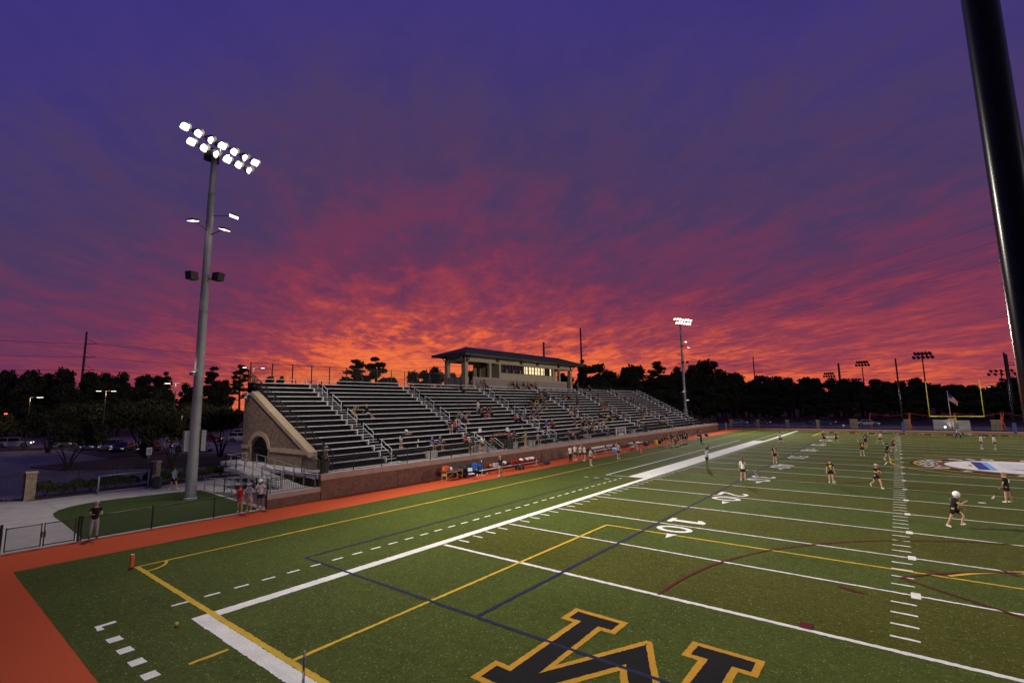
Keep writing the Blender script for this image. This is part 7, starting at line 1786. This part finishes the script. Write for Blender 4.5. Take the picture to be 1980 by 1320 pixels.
def nine(sub, J, f, d, ln):
    m = MB(); m.ribbon([(.045*math.cos(2*PI*i/14), .04+.045*math.sin(2*PI*i/14)) for i in range(14)], .026, 0, True)
    m.ribbon([(.045, .04), (.045, -.03), (.02, -.075), (-.035, -.08)], .026, .0006)
    m.v = [(p[0], p[2], p[1]) for p in m.v]
    sub('jersey_number', mesh_of(m, 'jersey_number'), cloth('gold'), J['waist']+f*.16, (-ln, 0, 0), scale=(-1.2, 1, 1.3))
FOLK = [person(*a) for a in PEOPLE]
# lacrosse sticks held by the players (things of their own)
M_SHAFT = mat('stick_shaft', (.03, .03, .035), .4); M_SHEAD = mat('stick_head', (.62, .60, .56), .5)
def stick(i, hand, dirv, label, L=1.0, goalie=False):
    t = FOLK[i]; a = PEOPLE[i]; J = PJ[a[3]]; Mz = Matrix.Rotation(R(a[4]-90), 3, 'Z'); base = Vector((a[0], a[1], a[2]))+Mz @ (J['pa'+hand]*a[10]); d = (Mz @ Vector(dirv)).normalized()
    p0 = base-d*L*.30; p1 = base+d*L*.55; s_ = d.orthogonal().normalized() if abs(d.z) > .9 else d.cross(Vector((0,0,1))).normalized()
    k = thing('lacrosse_stick', label, 'stick', p0); m = MB(); m.tube([p0, p1], .0125, 8); m.build('shaft', M_SHAFT, k)
    w, h = (.16, .38) if goalie else (.09, .25); m = MB()
    pts = [p1, p1+d*h*.3+s_*w*.6, p1+d*h*.7+s_*w, p1+d*h+s_*w*.75, p1+d*h*1.04, p1+d*h-s_*w*.75, p1+d*h*.7-s_*w, p1+d*h*.3-s_*w*.6, p1]
    m.tube(pts, .013, 6); m.build('head', M_SHEAD, k)
    m = MB()
    for u in (-.6, -.3, 0, .3, .6): m.tube([p1+d*h*.12+s_*w*u*.5, p1+d*h*.95+s_*w*u], .004, 4)
    for v in (.35, .55, .75): m.tube([p1+d*h*v-s_*w*.85, p1+d*h*v+s_*w*.85], .004, 4)
    m.build('pocket', M_NETW, k)
stick(0, 'R', (.35, .75, .1), 'lacrosse stick carried by the running player in the white helmet'); stick(1, 'L', (.2, .5, -.85), 'lacrosse stick held low by the player with the pink headband')
stick(2, 'R', (-.5, .3, .8), 'lacrosse stick held upright by the jogging player in the white headband'); stick(3, 'L', (.1, .1, -1), 'lacrosse stick hanging from the hand of the number 9 player')
stick(4, 'R', (.75, .1, -.45), 'lacrosse stick held out low by the auburn haired player in white'); stick(6, 'L', (.5, .4, .7), 'lacrosse stick held by the player on the navy line')
stick(15, 'L', (-.4, .6, -.6), 'goalkeeper stick with a wide head in front of the far goal', 1.0, True); stick(12, 'R', (.2, .5, .8), 'lacrosse stick of the white jerseyed player left of the hash marks')
stick(9, 'R', (.3, .6, .4), 'lacrosse stick of the blond player by the far end zone'); stick(16, 'R', (.2, .4, .8), 'lacrosse stick of the left white player right of the goal')
stick(22, 'R', (.6, .5, .2), 'lacrosse stick of the red capped sideline player')
# brass instruments and music cards of the band by the small stair
M_BRASS = mat('brass', (.55, .32, .09), .25, .9, nscale=6, namt=.15)
for i, (y, l) in enumerate([(19.2, 'leftmost'), (20.4, 'second'), (24.6, 'third'), (25.8, 'rightmost')]):
    x, z = -16.35, ZW_+.03
    t = thing('brass_instrument', 'brass horn resting on the walkway in front of the band row, '+l, 'instrument', (x, y, z), group='brass horns by the small stair')
    m = MB(); m.tube([(x+.22*math.cos(R(a)), y+.1*math.sin(R(a*.5)), z+.27+.22*math.sin(R(a))) for a in range(-60, 271, 22)], [.03+.004*j for j in range(16)], 8); m.build('coil', M_BRASS, t, smooth=True)
    m = MB(); m.lathe((x, y, z+.45), [(.04,0),(.06,.15),(.1,.3),(.2,.38),(.19,.385),(.08,.29)], 16); m.build('bell', M_BRASS, t, smooth=True)
for i, (y, z, l) in enumerate([(21.6, 3.55, 'white square card held up above the small stair'), (29.0-3.0, 3.45, 'white square card above the man in red by the trash bin')]):
    m = MB(); m.box(-17.2, y-.2, z-.2, -17.16, y+.2, z+.2); tag(m.build('card', M_WHITE), l, 'card')
# bottles and bags left on the benches
for i, (x, y, z, l) in enumerate([(-18.5, 14.6, 2.86, 'white bottle on the bench right of the bending man'), (-17.75, 13.9, 2.43, 'white bottle on the lower bench near the bending man'), (-29.1, 27.5, 8.4, 'white cup on a top bench left of the lounging spectator'), (-19.3, 31.5, 3.29, 'white bag on a bench right of the dark grey spectator')]):
    m = MB(); m.lathe((x, y, z), [(.04,0),(.045,.02),(.045,.15),(.02,.19),(.02,.23),(.005,.235)], 10); tag(m.build('bottle', M_WHITE, smooth=True), l, 'bottle')
